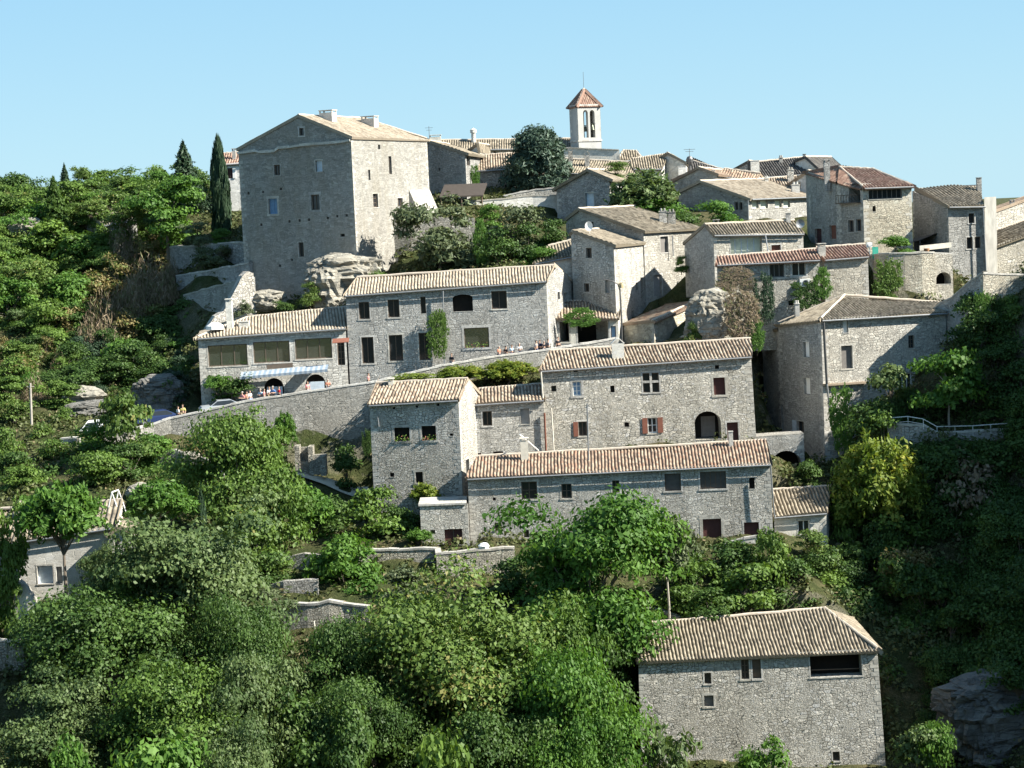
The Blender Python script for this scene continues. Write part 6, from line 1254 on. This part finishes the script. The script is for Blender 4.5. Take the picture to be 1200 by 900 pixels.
for k in range(140):
    px, py = rr.uniform(-10, 215), rr.uniform(240, 480); Y = ground_y(px, py, 196, 290)
    if Y is None or (px > 190 and py < 380) or Y < 200: continue
    big = k % 2 == 0 and py < 400; hh_ = (rr.uniform(3, 5.5) if big else rr.uniform(1.4, 3.2)) * ppm(Y); kk = rr.choice(['hill', 'hillyellow', 'hill', 'hilldark'] if big else ['bush', 'hill', 'bushyellow', 'hilldark', 'bush', 'greybush', 'bushbright', 'rust', 'dry'])
    if 105 < px < 205 and 270 < py < 400 and k % 5: kk = ('rust', 'dry')[k % 2]; big = False; hh_ = rr.uniform(1.6, 3.0) * ppm(Y)
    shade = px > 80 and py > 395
    if shade: kk = ('bushdark', 'hilldark')[k % 2]; big = False  # the keep's shadow band is put into the leaf colour here
    brown = kk in ('rust', 'dry')
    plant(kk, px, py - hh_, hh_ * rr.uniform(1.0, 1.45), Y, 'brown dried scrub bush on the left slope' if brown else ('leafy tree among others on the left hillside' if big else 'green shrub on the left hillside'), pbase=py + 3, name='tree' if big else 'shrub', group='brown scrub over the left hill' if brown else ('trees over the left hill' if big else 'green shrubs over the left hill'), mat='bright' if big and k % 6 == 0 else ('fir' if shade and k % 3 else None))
for k in range(74):
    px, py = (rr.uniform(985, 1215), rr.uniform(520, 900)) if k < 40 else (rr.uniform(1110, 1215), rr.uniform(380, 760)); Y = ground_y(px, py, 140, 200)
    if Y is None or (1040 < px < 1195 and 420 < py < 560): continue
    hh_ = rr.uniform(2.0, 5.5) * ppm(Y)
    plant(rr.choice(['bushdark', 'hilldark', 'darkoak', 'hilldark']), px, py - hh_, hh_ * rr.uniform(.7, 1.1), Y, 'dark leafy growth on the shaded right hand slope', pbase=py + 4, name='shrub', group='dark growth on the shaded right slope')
# ------------------------------------------------------------------ top of the village
plant('pineround', 628, 151, 66, 246, 'dense blue green pine in front of the church roof', pbase=226, name='pine_tree')
plant('olive', 512, 232, 92, 219, 'wide grey green olive tree right of the keep', pbase=322, name='olive_tree', cat='tree')
plant('ivybright', 562, 255, 20, 216, 'glowing light green climber between olive and dark hedge', pbase=314, name='shrub', flat=1.2)
plant('bush', 598, 242, 64, 219, 'grey green bush above the inn roof', pbase=300, name='shrub', mat='olive')
plant('hilldark', 585, 268, 56, 216, 'dark green bush above the inn roof ridge', pbase=318, name='shrub')
plant('bushdark', 618, 262, 44, 217, 'dark leafy bush left of the mossy shed roof', pbase=312, name='shrub')
plant('bushdark', 646, 258, 34, 218, 'shaded bush under the blue door gable', pbase=290, name='shrub')
plant('bush', 570, 240, 30, 230, 'bright climbing bush on the cream wall', pbase=270, name='shrub', mat='bright')
plant('bushbright', 635, 290, 28, 212, 'mossy green tuft on the left of the mossy shed roof', pbase=310, name='shrub', mat='bright')
plant('ivybright', 556, 192, 12, 243, 'small ivy on the sunlit end of the shaded windowless house', pbase=222, name='ivy', flat=.6)
plant('feather', 755, 196, 84, 228, 'loose feathery bamboo like tree with pale sprays right of the blue door gable', pbase=262, mat='grey')
plant('bush', 768, 232, 70, 226, 'light green bush at the foot of the feathery tree', pbase=268, name='shrub', mat='bright')
plant('bush', 846, 236, 56, 224, 'leafy green bush before the four pane house', pbase=275, name='shrub', mat='bright')
plant('bushdark', 805, 248, 40, 222, 'dark green bush left of the leafy one before the four pane house', pbase=275, name='shrub')
plant('bushyellow', 722, 190, 24, 237, 'small bush on the ridge behind the blue door gable', pbase=210, name='shrub')
plant('ivy', 718, 213, 10, 229.5, 'ivy climbing the corner of the blue door gable', pbase=245, name='ivy', flat=.5)
plant('bushbright', 1050, 277, 36, 206, 'bright clipped bush on top of the rounded terrace wall', pbase=298, name='shrub')
plant('ivybright', 1040, 302, 36, 201.5, 'ivy mass hanging on the left flank of the rounded terrace wall', pbase=356, name='ivy', flat=1.2, mat='mid')
plant('ivybright', 963, 312, 24, 198.6, 'lit ivy around the corner of the blank rubble wall', pbase=352, name='ivy', flat=.8, mat='bright')
plant('ivy', 945, 328, 40, 198.6, 'dark ivy below the air conditioner', pbase=364, name='ivy', flat=.7)
plant('ivy', 894, 318, 26, 198.4, 'column of dark ivy left of the white framed windows', pbase=380, name='ivy', flat=.9, mat='fir')
plant('creeper', 862, 312, 50, 198.6, 'bare brown creeper under the red lean-to roof', pbase=345, name='ivy', flat=.5)
plant('creeper', 868, 338, 44, 194.9, 'dry grey brown vines draped over the pale rock pillar', pbase=398, name='ivy', flat=1.4)
plant('ivybright', 886, 375, 20, 194.8, 'green creeper at the foot of the pale rock', pbase=412, name='ivy', flat=1.0)
plant('feather', 846, 338, 16, 197.5, 'sprig of green on top of the pale rock pillar', pbase=355, name='shrub', mat='gold')
plant('bush', 798, 300, 16, 212, 'tuft of green growing from the broken wall beside the grey shuttered house', pbase=318, name='shrub')
plant('ivybright', 1150, 340, 22, 187.8, 'light green creeper down the edge of the shaded wall', pbase=398, name='ivy', flat=.8)
plant('ivy', 511, 362, 28, 199.4, 'green creeper climbing between the inn windows', pbase=420, name='ivy', flat=.8, mat='mid')
plant('ivybright', 680, 360, 44, 201.8, 'vine trailing over the porch roof beside the inn', pbase=384, name='ivy', flat=.8, mat='bright')
plant('fig', 1042, 428, 50, 187, 'large leaved bush beside the french window of the big hipped house', pbase=492, name='shrub', mat='grey')
plant('figtree', 1110, 411, 72, 183.4, 'fig tree on a slim pale trunk by the white railing', pbase=500, mat='bright', bark=BARKP)
plant('ivybright', 985, 450, 34, 189, 'sunlit creeper at the corner of the big hipped house', pbase=530, name='ivy', flat=.7)
plant('bushgold', 1030, 498, 120, 178, 'glowing yellow acacia in front of the big hipped house', pbase=650)
plant('bushdark', 1035, 484, 56, 183, 'dark green bush behind the yellow acacia', pbase=545, name='shrub', mat='mid')
plant('bush', 990, 545, 46, 179, 'green lower boughs left of the yellow acacia', pbase=640, name='shrub')
plant('bushdark', 945, 540, 40, 184, 'dark shrub in the arched passage corner', pbase=585, name='shrub')
plant('bushdark', 1192, 775, 60, 153, 'dark bush draping the top of the lower right cliff', pbase=830, name='shrub')
# below the long house
plant('willow', 780, 602, 88, 160, 'airy pale willow with thin trunk before the long house', pbase=724, mat='olive', bark=BARKP)
plant('bush', 803, 660, 70, 163, 'green bush at the foot of the pale willow', pbase=718, name='shrub')
plant('hilldark', 855, 632, 74, 168, 'dark evergreen bush below the brown garage door', pbase=700, name='shrub')
plant('bush', 905, 622, 50, 166, 'sunlit upright bush below the small annex', pbase=718, name='shrub', mat='mid')
plant('fig', 868, 662, 72, 162, 'large leaved bush above the ridge of the lower barn', pbase=724, name='shrub', mat='mid')
plant('bushyellow', 957, 622, 44, 170, 'pale bush with pink flowers under the small annex', pbase=660, name='shrub')
plant('bushdark', 830, 690, 60, 160, 'dark undergrowth bush behind the lower barn roof', pbase=732, name='shrub')
plant('bushdark', 600, 655, 60, 163, 'shaded bush below the corner pier wall', pbase=700, name='shrub')
plant('bushyellow', 470, 665, 60, 161, 'pale dry bush below the corner pier wall', pbase=705, name='shrub', mat='olive')
for x, yt, yb, w_, Y, kk, l in ((920, 655, 712, 70, 166, 'hilldark', 'dark bush above the hip of the lower barn roof'), (975, 640, 700, 70, 171, 'darkoak', 'deep green bush right of the small annex'), (990, 690, 745, 60, 167, 'hilldark', 'dark bush at the right shoulder of the lower barn'), (745, 690, 735, 50, 160.5, 'bush', 'green bush by the steps above the lower barn'), (800, 635, 680, 50, 169, 'bushdark', 'dark bush behind the pale willow'), (700, 660, 700, 60, 168, 'bushdark', 'bush hidden behind the bright ash'), (760, 640, 670, 40, 169.5, 'bush', 'small bush under the dark cellar opening of the long house'), (850, 668, 715, 40, 165, 'bushdark', 'shadowy bush between the evergreen and the large leaved bush')):
    plant(kk, x, yt, w_, Y, l, pbase=yb + 4, name='shrub')
# right shaded slope
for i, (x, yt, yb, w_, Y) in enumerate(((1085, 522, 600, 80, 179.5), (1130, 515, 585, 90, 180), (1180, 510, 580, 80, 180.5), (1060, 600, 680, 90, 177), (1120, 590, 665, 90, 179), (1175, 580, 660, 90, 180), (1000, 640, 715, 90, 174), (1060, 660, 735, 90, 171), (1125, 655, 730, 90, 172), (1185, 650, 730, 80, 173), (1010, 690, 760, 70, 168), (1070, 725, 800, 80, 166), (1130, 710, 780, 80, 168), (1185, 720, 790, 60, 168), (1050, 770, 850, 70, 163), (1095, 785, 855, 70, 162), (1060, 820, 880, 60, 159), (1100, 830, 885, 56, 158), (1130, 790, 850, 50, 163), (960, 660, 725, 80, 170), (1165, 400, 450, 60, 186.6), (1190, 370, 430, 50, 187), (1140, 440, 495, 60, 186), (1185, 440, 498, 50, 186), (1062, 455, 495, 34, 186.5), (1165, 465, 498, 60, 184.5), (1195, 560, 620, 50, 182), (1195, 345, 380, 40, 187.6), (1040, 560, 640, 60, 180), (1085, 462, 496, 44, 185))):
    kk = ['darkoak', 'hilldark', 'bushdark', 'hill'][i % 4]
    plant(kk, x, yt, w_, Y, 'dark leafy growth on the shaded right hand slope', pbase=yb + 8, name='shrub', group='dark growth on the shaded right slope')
plant('rust', 1125, 535, 84, 177.5, 'brown withered bush in the middle of the shaded right slope', pbase=650, name='shrub', mat='dry')
plant('rust', 1060, 640, 60, 170.5, 'dull brown bush in the shade right of the lower barn', pbase=700, name='shrub')

# ------------------------------------------------------------------ undergrowth: uncountable low scrub over the bare ground
rng = np.random.default_rng(5); n0 = 20000
X = np.concatenate([rng.uniform(-62, 62, n0)]); Yv = np.concatenate([rng.uniform(122, 275, n0)]); pts = np.stack([X, Yv], 1)
ok = np.ones(len(pts), bool)
for ex, zb in FOOTX: ok &= ~in_poly(pts, ex)
# keep the road, paths and village lanes clear
rp = np.array([tuple(U(*p))[:2] for p in ROADTOP]); ry = np.interp(pts[:, 0], rp[:, 0], rp[:, 1], left=0, right=0); ok &= ~((pts[:, 1] > ry - .8) & (pts[:, 1] < ry + 8) & (ry > 0))
pp_ = np.array([tuple(p)[:2] for p in P_]); ry = np.interp(pts[:, 0], pp_[:, 0], pp_[:, 1], left=0, right=0); ok &= ~((pts[:, 1] > ry - .6) & (pts[:, 1] < ry + 3) & (ry > 0))
dens = np.array([mnoise.noise(V((x * .09, y * .09, 2))) for x, y in pts]); ok &= dens > -.42
ok &= ~((pts[:, 0] > 2) & (pts[:, 0] < 40) & (pts[:, 1] > 200))
pts = pts[ok]; zg = height(pts); P, N, T = [], [], []
for (x, y), z in zip(pts, zg):
    r = rng.uniform(.3, 1.0) if not (x > 27 and y < 195) else rng.uniform(.7, 1.7); hh_ = rng.uniform(.4, 1.2) * r; m = int(20 * r) + 4; u = rng.normal(0, 1, (m, 3)); u /= np.linalg.norm(u, axis=1, keepdims=True); u[:, 2] = np.abs(u[:, 2]); k = rng.uniform(.5, 1, (m, 1)); P.append(np.array([x, y, z - .05]) + u * k * np.array([r, r, hh_])); N.append(u + np.array([0, 0, .4])); T.append(np.clip(rng.normal(rng.uniform(.2, .8), .15, m), 0, 1))
P, N, T = map(np.concatenate, (P, N, T)); v = leaf_quads(P, N, .11, 1.6, rng); me = bpy.data.meshes.new('undergrowth'); fast_mesh(me, v, np.arange(len(v)).reshape(-1, 4), T)
me.materials.append(leaf_mat('scrub_leaf', (.05, .065, .022), (.12, .14, .05), (.20, .16, .09), .16, .2)); o = bpy.data.objects.new('undergrowth', me); COL.objects.link(o); tag(o, 'low scrub, weeds and grass over the hillside between walls', 'undergrowth', kind='stuff')
# grassy crowns of walls etc. stay inside their materials

# ------------------------------------------------------------------ small things
m = MB(); b = U(37.5, 512, 198.5); t_ = U(35.5, 449, 198.5); m.tube([b, t_], [.14, .10], 8); m.tube([t_ + V((-.35, 0, -.35)), t_ + V((.35, 0, -.35))], .05, 5)
tag(m.build('utility_pole', plain('weathered_pole', (.36, .33, .29)), None, b), 'weathered wooden utility pole at far left of the road', 'utility pole')
o = thing('street_lamp', 'curved arm street lamp before the bright white house side', 'street lamp', U(729, 402, 199.9)); m = MB(); b = U(729, 402, 199.9)
m.tube([b, U(728, 365, 199.9), U(726.5, 340, 199.9), U(724, 333, 199.9), U(718, 329.5, 199.9), U(706, 327, 199.9)], [.09, .08, .07, .06, .05, .05], 8); m.build('post', METAL, o, b)
q = U(728, 332, 199.9); m = MB(); m.tube([U(724, 333, 199.9), q, q + V((0, 0, -.1)), q + V((0, 0, -.45))], [.06, .1, .22, .26], 10); m.build('lantern', plain('lamp_amber', (.42, .34, .2)), o, q)
o = thing('railing', 'white metal railing along the terrace under the fig tree', 'railing', U(1062, 492, 182.6)); tp = [(1040, 490, 183), (1064, 488, 182.6), (1082, 491, 182.2), (1098, 500, 181.9), (1140, 499, 181.9), (1182, 496, 181.9)]; m = MB()
for a, b in zip(tp, tp[1:]):
    a, b = U(*a), U(*b); m.tube([a, b], .04, 6); m.tube([a - V((0, 0, .45)), b - V((0, 0, .45))], .025, 5); nn = max(1, int((b - a).length / 1.4))
    for k in range(nn): q = a.lerp(b, k / nn); m.tube([q, q - V((0, 0, .95))], .03, 5)
m.build('rail', WHITE, o, U(*tp[0]))
# white swing frame
o = thing('swing_frame', 'white A shaped garden swing frame on the terrace by the cream cottage', 'swing frame', U(133, 612, 160)); 
for x, y, dy in ((131, 577, 0), (135, 577.5, 1.4)):
    m = MB(); t_ = U(x, y, 160) + V((0, dy, 0)); 
    for dx in (-.65, .65): m.tube([t_ + V((dx, 0, -2.3)), t_], .05, 6)
    m.tube([t_ + V((-.35, 0, -1.25)), t_ + V((.35, 0, -1.25))], .035, 6); m.build('side_frame', WHITE, o, t_)
m = MB(); a = U(131, 577, 160); m.tube([a, a + V((.25, 1.4, 0))], .05, 6); m.build('crossbar', WHITE, o, a)
# white covered bundle on the terrace wall, green sign
m = MB(); o = U(567, 643, 167.4); m.tube([o, o + V((0, 0, .25)), o + V((.03, 0, .45)), o + V((0, 0, .52))], [.4, .48, .3, .03], 12); tag(m.build('covered_pot', WHITE, None, o, smooth=True), 'rounded white covered pot on the dry stone terrace wall', 'pot')
o = thing('notice_board', 'turquoise green notice board on posts beside the rounded terrace wall', 'notice board', U(1025, 306, 204.4)); m = MB(); a = U(1022.5, 303, 204.4); m.quadbox(a, V((.6, 0, 0)), V((0, .05, 0)), V((0, 0, 1.15))); m.build('panel', plain('turquoise_paint', (.05, .36, .27)), o, a); m = MB(); 
for d in (.05, .55): m.tube([a + V((d, .08, -.9)), a + V((d, .08, 1.15))], .03, 5)
m.build('post', METAL, o, a)
m = MB(); a = U(1016, 290, 205.6); m.quadbox(a, V((.55, 0, 0)), V((0, .3, 0)), V((0, 0, .5))); m.tube([a + V((.27, -.01, .25)), a + V((.27, -.05, .25))], .16, 12); m.tube([a + V((.27, .15, -1)), a + V((.27, .15, 0))], .05, 6); tag(m.build('meter_box', WHITE, None, a), 'small white meter box on a post above the turquoise notice board', 'meter box')
m = MB(); o = U(1086, 296, 203.6); m.tube([o, o + V((0, 0, .35)), o + V((0, 0, .42))], [.2, .3, .3], 10); tag(m.build('flower_pot', plain('terracotta', (.36, .19, .10)), None, o), 'terracotta pot on the low parapet of the rounded terrace wall', 'flower pot')
m = MB(); a = U(368, 728, 156.2); b = U(377, 790, 153.5); m.tube([b, a], .05, 6); tag(m.build('leaning_pole', plain('pale_pole', (.45, .42, .36)), None, b), 'thin pale pole leaning in the shade of the curving wall', 'pole')
m = MB(); a = U(545, 208, 236)   # shed roof under the shaded house
A, B = U(515, 232, 234.5), U(566, 230, 235); o = thing('shed', 'open timber shed with dark brown roof right of the keep', 'shed', A); bk = V((.5, 4, 1.4)); m = MB(); m.quadbox(A, B - A, bk, V((0, 0, .15))); m.build('roof', plain('dark_felt', (.055, .045, .038)), o, A); m = MB()
for f in (0.03, .5, .97):
    q = A.lerp(B, f); m.tube([q + V((0, .2, -2.2)), q + V((0, .2, 0))], .09, 6)
m.build('posts', WOOD, o, A); FOOT.append(([], 0)) if False else None

# ------------------------------------------------------------------ cars
def car(name, label, px, py, Y, rz, paint, kind='hatch'):
    o = thing(name, label, 'car' if kind != 'van' else 'van', U(px, py, Y)); o.rotation_euler = (0, 0, rz); Lh, Wd = (4.0, 1.7) if kind != 'van' else (4.9, 1.95)
    if kind != 'van': prof = [(-2.0, .35), (-2.0, .75), (-1.85, .92), (-1.0, .98), (-.35, 1.42), (.95, 1.46), (1.6, 1.15), (1.95, .95), (2.0, .4)]; gl = [(-.92, .98), (-.35, 1.38), (.95, 1.42), (1.5, 1.12), (1.45, .98)]
    else: prof = [(-2.45, .35), (-2.45, .85), (-2.2, 1.1), (-1.55, 1.2), (-.95, 1.95), (2.35, 2.02), (2.45, 1.7), (2.45, .4)]; gl = [(-1.45, 1.22), (-.92, 1.82), (.1, 1.85), (.1, 1.22)]
    m = MB(); w2 = Wd / 2
    def off(x, z): return w2 - max(0, z - .9) * .28
    n = len(prof)
    for i in range(n - 1):
        (x0, z0), (x1, z1) = prof[i], prof[i + 1]; m.face([V((x0, -off(x0, z0), z0)), V((x0, off(x0, z0), z0)), V((x1, off(x1, z1), z1)), V((x1, -off(x1, z1), z1))])
    for s in (-1, 1):
        ring = [V((x, s * off(x, z), z)) for x, z in prof]; m.face(ring if s < 0 else ring[::-1])
    m.face([V((prof[0][0], -w2, .35)), V((prof[-1][0], -w2, .4)), V((prof[-1][0], w2, .4)), V((prof[0][0], w2, .35))]); bo = m.build('body', paint); bo.parent = o
    m = MB()
    for s in (-1, 1):
        r = [V((x, s * (off(x, z) + .006), z)) for x, z in gl]; m.face(r if s < 0 else r[::-1])
    (x0, z0), (x1, z1) = (prof[3], prof[4]) if kind != 'van' else (prof[3], prof[4]); f = V((-.02, 0, .02)); m.face([V((x0, -.7, z0)) + f, V((x0, .7, z0)) + f, V((x1, .62, z1)) + f, V((x1, -.62, z1)) + f])
    if kind != 'van': m.face([V((1.0, -.6, 1.46)), V((1.0, .6, 1.46)), V((1.58, .66, 1.18)), V((1.58, -.66, 1.18))])
    go = m.build('window_glass', GLASS); go.parent = o
    for x in (-1.25, 1.25):
        for s in (-1, 1):
            m = MB(); m.tube([V((x, s * (w2 - .18), .32)), V((x, s * (w2 + .01), .32))], .32, 14); wo = m.build('wheel', plain('tyre', (.02, .02, .02))); wo.parent = o; m = MB(); m.tube([V((x, s * (w2 + .012), .32)), V((x, s * (w2 + .02), .32))], .18, 10); ro = m.build('rim', ZINC); ro.parent = wo
    for s in (-1, 1):
        m = MB(); m.quadbox(V((-2.04 if kind != 'van' else -2.49, s * .6 - .16, .62)), V((.06, 0, 0)), V((0, .32, 0)), V((0, 0, .14))); ho = m.build('headlight', PLASTER); ho.parent = o
    return o
car('parked_car', 'silver grey hatchback parked by the parapet below the restaurant', 259, 486, 196.4, .25, plain('silver_paint', (.50, .53, .56), .3, .5, .4, .02))
car('parked_car', 'dark blue hatchback parked at the bend beside the rock face', 183, 498, 197.5, .35, plain('navy_paint', (.03, .05, .13), .25, .5, .2, .02))
car('parked_van', 'white van parked at the far left end of the road behind the bushes', 116, 516, 197.5, .1, plain('van_white', (.72, .74, .74), .3, .5, 0, .02), 'van')

# ------------------------------------------------------------------ people
SKIN = plain('skin', (.42, .27, .2), .6, .3, 0, .05); HAIRS = [plain('dark_hair', (.03, .022, .016)), plain('brown_hair', (.10, .06, .035)), plain('grey_hair', (.35, .33, .3))]
def skinned(name, pts, edges, rad, mat, parent, sub=1):
    me = bpy.data.meshes.new(name); me.from_pydata(pts, edges, []); o = bpy.data.objects.new(name, me); COL.objects.link(o); o.parent = parent; me.materials.append(mat)
    md = o.modifiers.new('skin', 'SKIN'); md.use_smooth_shade = True; lay = me.skin_vertices[0].data if me.skin_vertices else None
    if lay is None: return o
    for i, r in enumerate(rad): lay[i].radius = (r, r) if not isinstance(r, tuple) else r
    lay[0].use_root = True; s = o.modifiers.new('smooth', 'SUBSURF'); s.levels = sub; s.render_levels = sub
    return o
def add_skin_layer(o):
    pass
def person(label, pos, rz, shirt, trou, hair, pose=0, h=1.72, bag=None, group=None):
    r = thing('person', label, 'person', pos, group); r.rotation_euler = (0, 0, rz); k = h / 1.75; r.scale = (k, k, k)
    stride = (.0, .16, .1)[pose]; arm = (.0, .12, .35)[pose]
    J = {'pel': (0, 0, .95), 'wai': (0, .0, 1.08), 'che': (0, .01, 1.32), 'nek': (0, 0, 1.47), 'neu': (0, -.01, 1.55), 'hea': (0, -.02, 1.65), 'top': (0, -.01, 1.74)}
    for s, n in ((-1, 'l'), (1, 'r')):
        J.update({'sh' + n: (s * .19, .01, 1.40), 'el' + n: (s * .25, .03 + s * arm * .3, 1.13), 'wr' + n: (s * .24, -.06 + s * arm * -.6 - (arm if pose == 2 else 0), .90 + (arm * .9 if pose == 2 else 0)), 'ha' + n: (s * .235, -.09 - (arm if pose == 2 else 0) - s * arm * .6, .82 + (arm * 1.1 if pose == 2 else 0)),
                  'hi' + n: (s * .10, 0, .90), 'kn' + n: (s * .11, -.03 - s * stride * .6, .50), 'an' + n: (s * .11, .04 - s * stride, .09), 'to' + n: (s * .12, -.13 - s * stride, .04)})
    ks = list(J); ix = {k_: i for i, k_ in enumerate(ks)}
    E = [('pel', 'wai'), ('wai', 'che'), ('che', 'nek'), ('nek', 'neu'), ('neu', 'hea'), ('hea', 'top')]
    for n in 'lr': E += [('che', 'sh' + n), ('sh' + n, 'el' + n), ('el' + n, 'wr' + n), ('wr' + n, 'ha' + n), ('pel', 'hi' + n), ('hi' + n, 'kn' + n), ('kn' + n, 'an' + n), ('an' + n, 'to' + n)]
    R = {'pel': .13, 'wai': .12, 'che': .14, 'nek': .06, 'neu': .055, 'hea': .10, 'top': .07, 'sh': .065, 'el': .045, 'wr': .032, 'ha': .04, 'hi': .09, 'kn': .06, 'an': .042, 'to': .04}
    def mk(name, sel, mat, grow=0.0):
        kk = [q for q in ks if q in sel]; me = bpy.data.meshes.new(name); ii = {q: i for i, q in enumerate(kk)}
        me.from_pydata([J[q] for q in kk], [(ii[a], ii[b]) for a, b in E if a in ii and b in ii], []); o = bpy.data.objects.new(name, me); COL.objects.link(o); o.parent = r; me.materials.append(mat)
        me.attributes.new('skin_dummy', 'FLOAT', 'POINT'); md = o.modifiers.new('skin', 'SKIN'); md.use_smooth_shade = True
        sv = me.skin_vertices
        if len(sv) == 0:
            import bmesh
            bm = bmesh.new(); bm.from_mesh(me); ly = bm.verts.layers.skin.verify()
            for v_ in bm.verts: pass
            bm.to_mesh(me); bm.free(); sv = me.skin_vertices
        d = sv[0].data
        for q in kk:
            rr = R.get(q, R.get(q[:2], .05)) + grow; d[ii[q]].radius = (rr, rr)
        d[0].use_root = True; s2 = o.modifiers.new('smooth', 'SUBSURF'); s2.levels = 1; s2.render_levels = 1
        return o
    mk('body', set(ks), SKIN)
    mk('shirt', {'wai', 'che', 'shl', 'shr', 'ell', 'elr'}, shirt, .022); mk('trousers', {'pel', 'hil', 'hir', 'knl', 'knr', 'anl', 'anr'}, trou, .02)
    m = MB(); c = V((0, 0, 1.66)); N_ = 8
    for i in range(N_):
        for j in range(4):
            def sp(i, j): a = 2 * math.pi * i / N_; b = j / 4 * 1.75; return c + V((.105 * math.sin(b) * math.cos(a), .02 + .12 * math.sin(b) * math.sin(a), .03 + .115 * math.cos(b)))
            if j == 3 and math.sin(2 * math.pi * (i + .5) / N_) < -.3: continue
            m.face([sp(i, j), sp(i, j + 1), sp(i + 1, j + 1), sp(i + 1, j)])
    ho = m.build('hair', hair); ho.parent = r
    return r
SH = {n: plain('cloth_' + n, c, .9, .1, 0, .1) for n, c in {'red': (.55, .03, .04), 'white': (.72, .72, .70), 'pink': (.60, .25, .25), 'blue': (.10, .20, .42), 'black': (.03, .03, .035), 'grey': (.22, .22, .24), 'orange': (.42, .19, .13), 'yellow': (.60, .55, .20), 'navy': (.03, .04, .09), 'khaki': (.28, .24, .16), 'lightblue': (.35, .48, .6)}.items()}
def top_at(px):
    for (x0, y0, Y0), (x1, y1, Y1) in zip(ROADTOP, ROADTOP[1:]):
        if x0 <= px <= x1: f = (px - x0) / (x1 - x0); return U(px, y0 + (y1 - y0) * f, Y0 + (Y1 - Y0) * f)
PP = [(206, 1.0, 'white', 'navy', 'woman in white top with a yellow bag standing beside the parapet near the blue car'), (211, 1.3, 'yellow', 'khaki', 'person in pale yellow shirt by the parapet near the blue car'), 
 (282, .9, 'pink', 'navy', 'person in pink shirt at the left end of the group below the awning'), (286.5, 1.4, 'orange', 'black', 'person in orange top in the group below the awning'), (291, .9, 'white', 'blue', 'person in white shirt and blue trousers in the group below the awning'), (303, 1.2, 'lightblue', 'navy', 'person in light blue shirt in the group below the awning'), (308, .8, 'pink', 'grey', 'person in faded pink top left of the red shirted one'), (313, 1.5, 'white', 'khaki', 'person in white shirt before the first arched doorway'), (318, .9, 'blue', 'black', 'person in blue top before the first arched doorway'), (325, 1.1, 'red', 'navy', 'person in bright red shirt before the first arched doorway'),
 (359, 1.0, 'pink', 'grey', 'person in pinkish shirt left of the second arched doorway'), (383, .9, 'orange', 'navy', 'person in peach top right of the second arched doorway'), (431, .8, 'pink', 'black', 'lone person in pale pink top leaning at the parapet under the inn windows'),
 (529, .9, 'black', 'grey', 'lone person in black beside the inn downpipe'), (585, .8, 'orange', 'navy', 'person in orange shirt at the left of the group under the big inn window'), (593, .9, 'black', 'black', 'person in black in the group under the big inn window'), (600, 1.1, 'lightblue', 'navy', 'person in light blue in the group under the big inn window'), (609, .9, 'white', 'grey', 'person in white at the right of the group under the big inn window'),
 (629, 1.0, 'grey', 'navy', 'person in grey at the left of the dark clothed group beside the inn gable'), (633, 1.3, 'navy', 'black', 'person in navy in the dark clothed group beside the inn gable'), (638, .9, 'black', 'grey', 'person in black in the dark clothed group beside the inn gable'), (643, 1.2, 'grey', 'black', 'person in dark grey at the right of the dark clothed group beside the inn gable'), (655, 1.6, 'black', 'black', 'person in black standing alone by the first porch bay')]
for i, (px, d, s, t_, lab) in enumerate(PP):
    p = top_at(px) + V((0, .5 + d, -.85)); person(lab, p, random.uniform(-1, 1) + (0 if i % 3 else 1.5), SH[s], SH[t_], HAIRS[i % 3], i % 3, 1.62 + .16 * random.random())
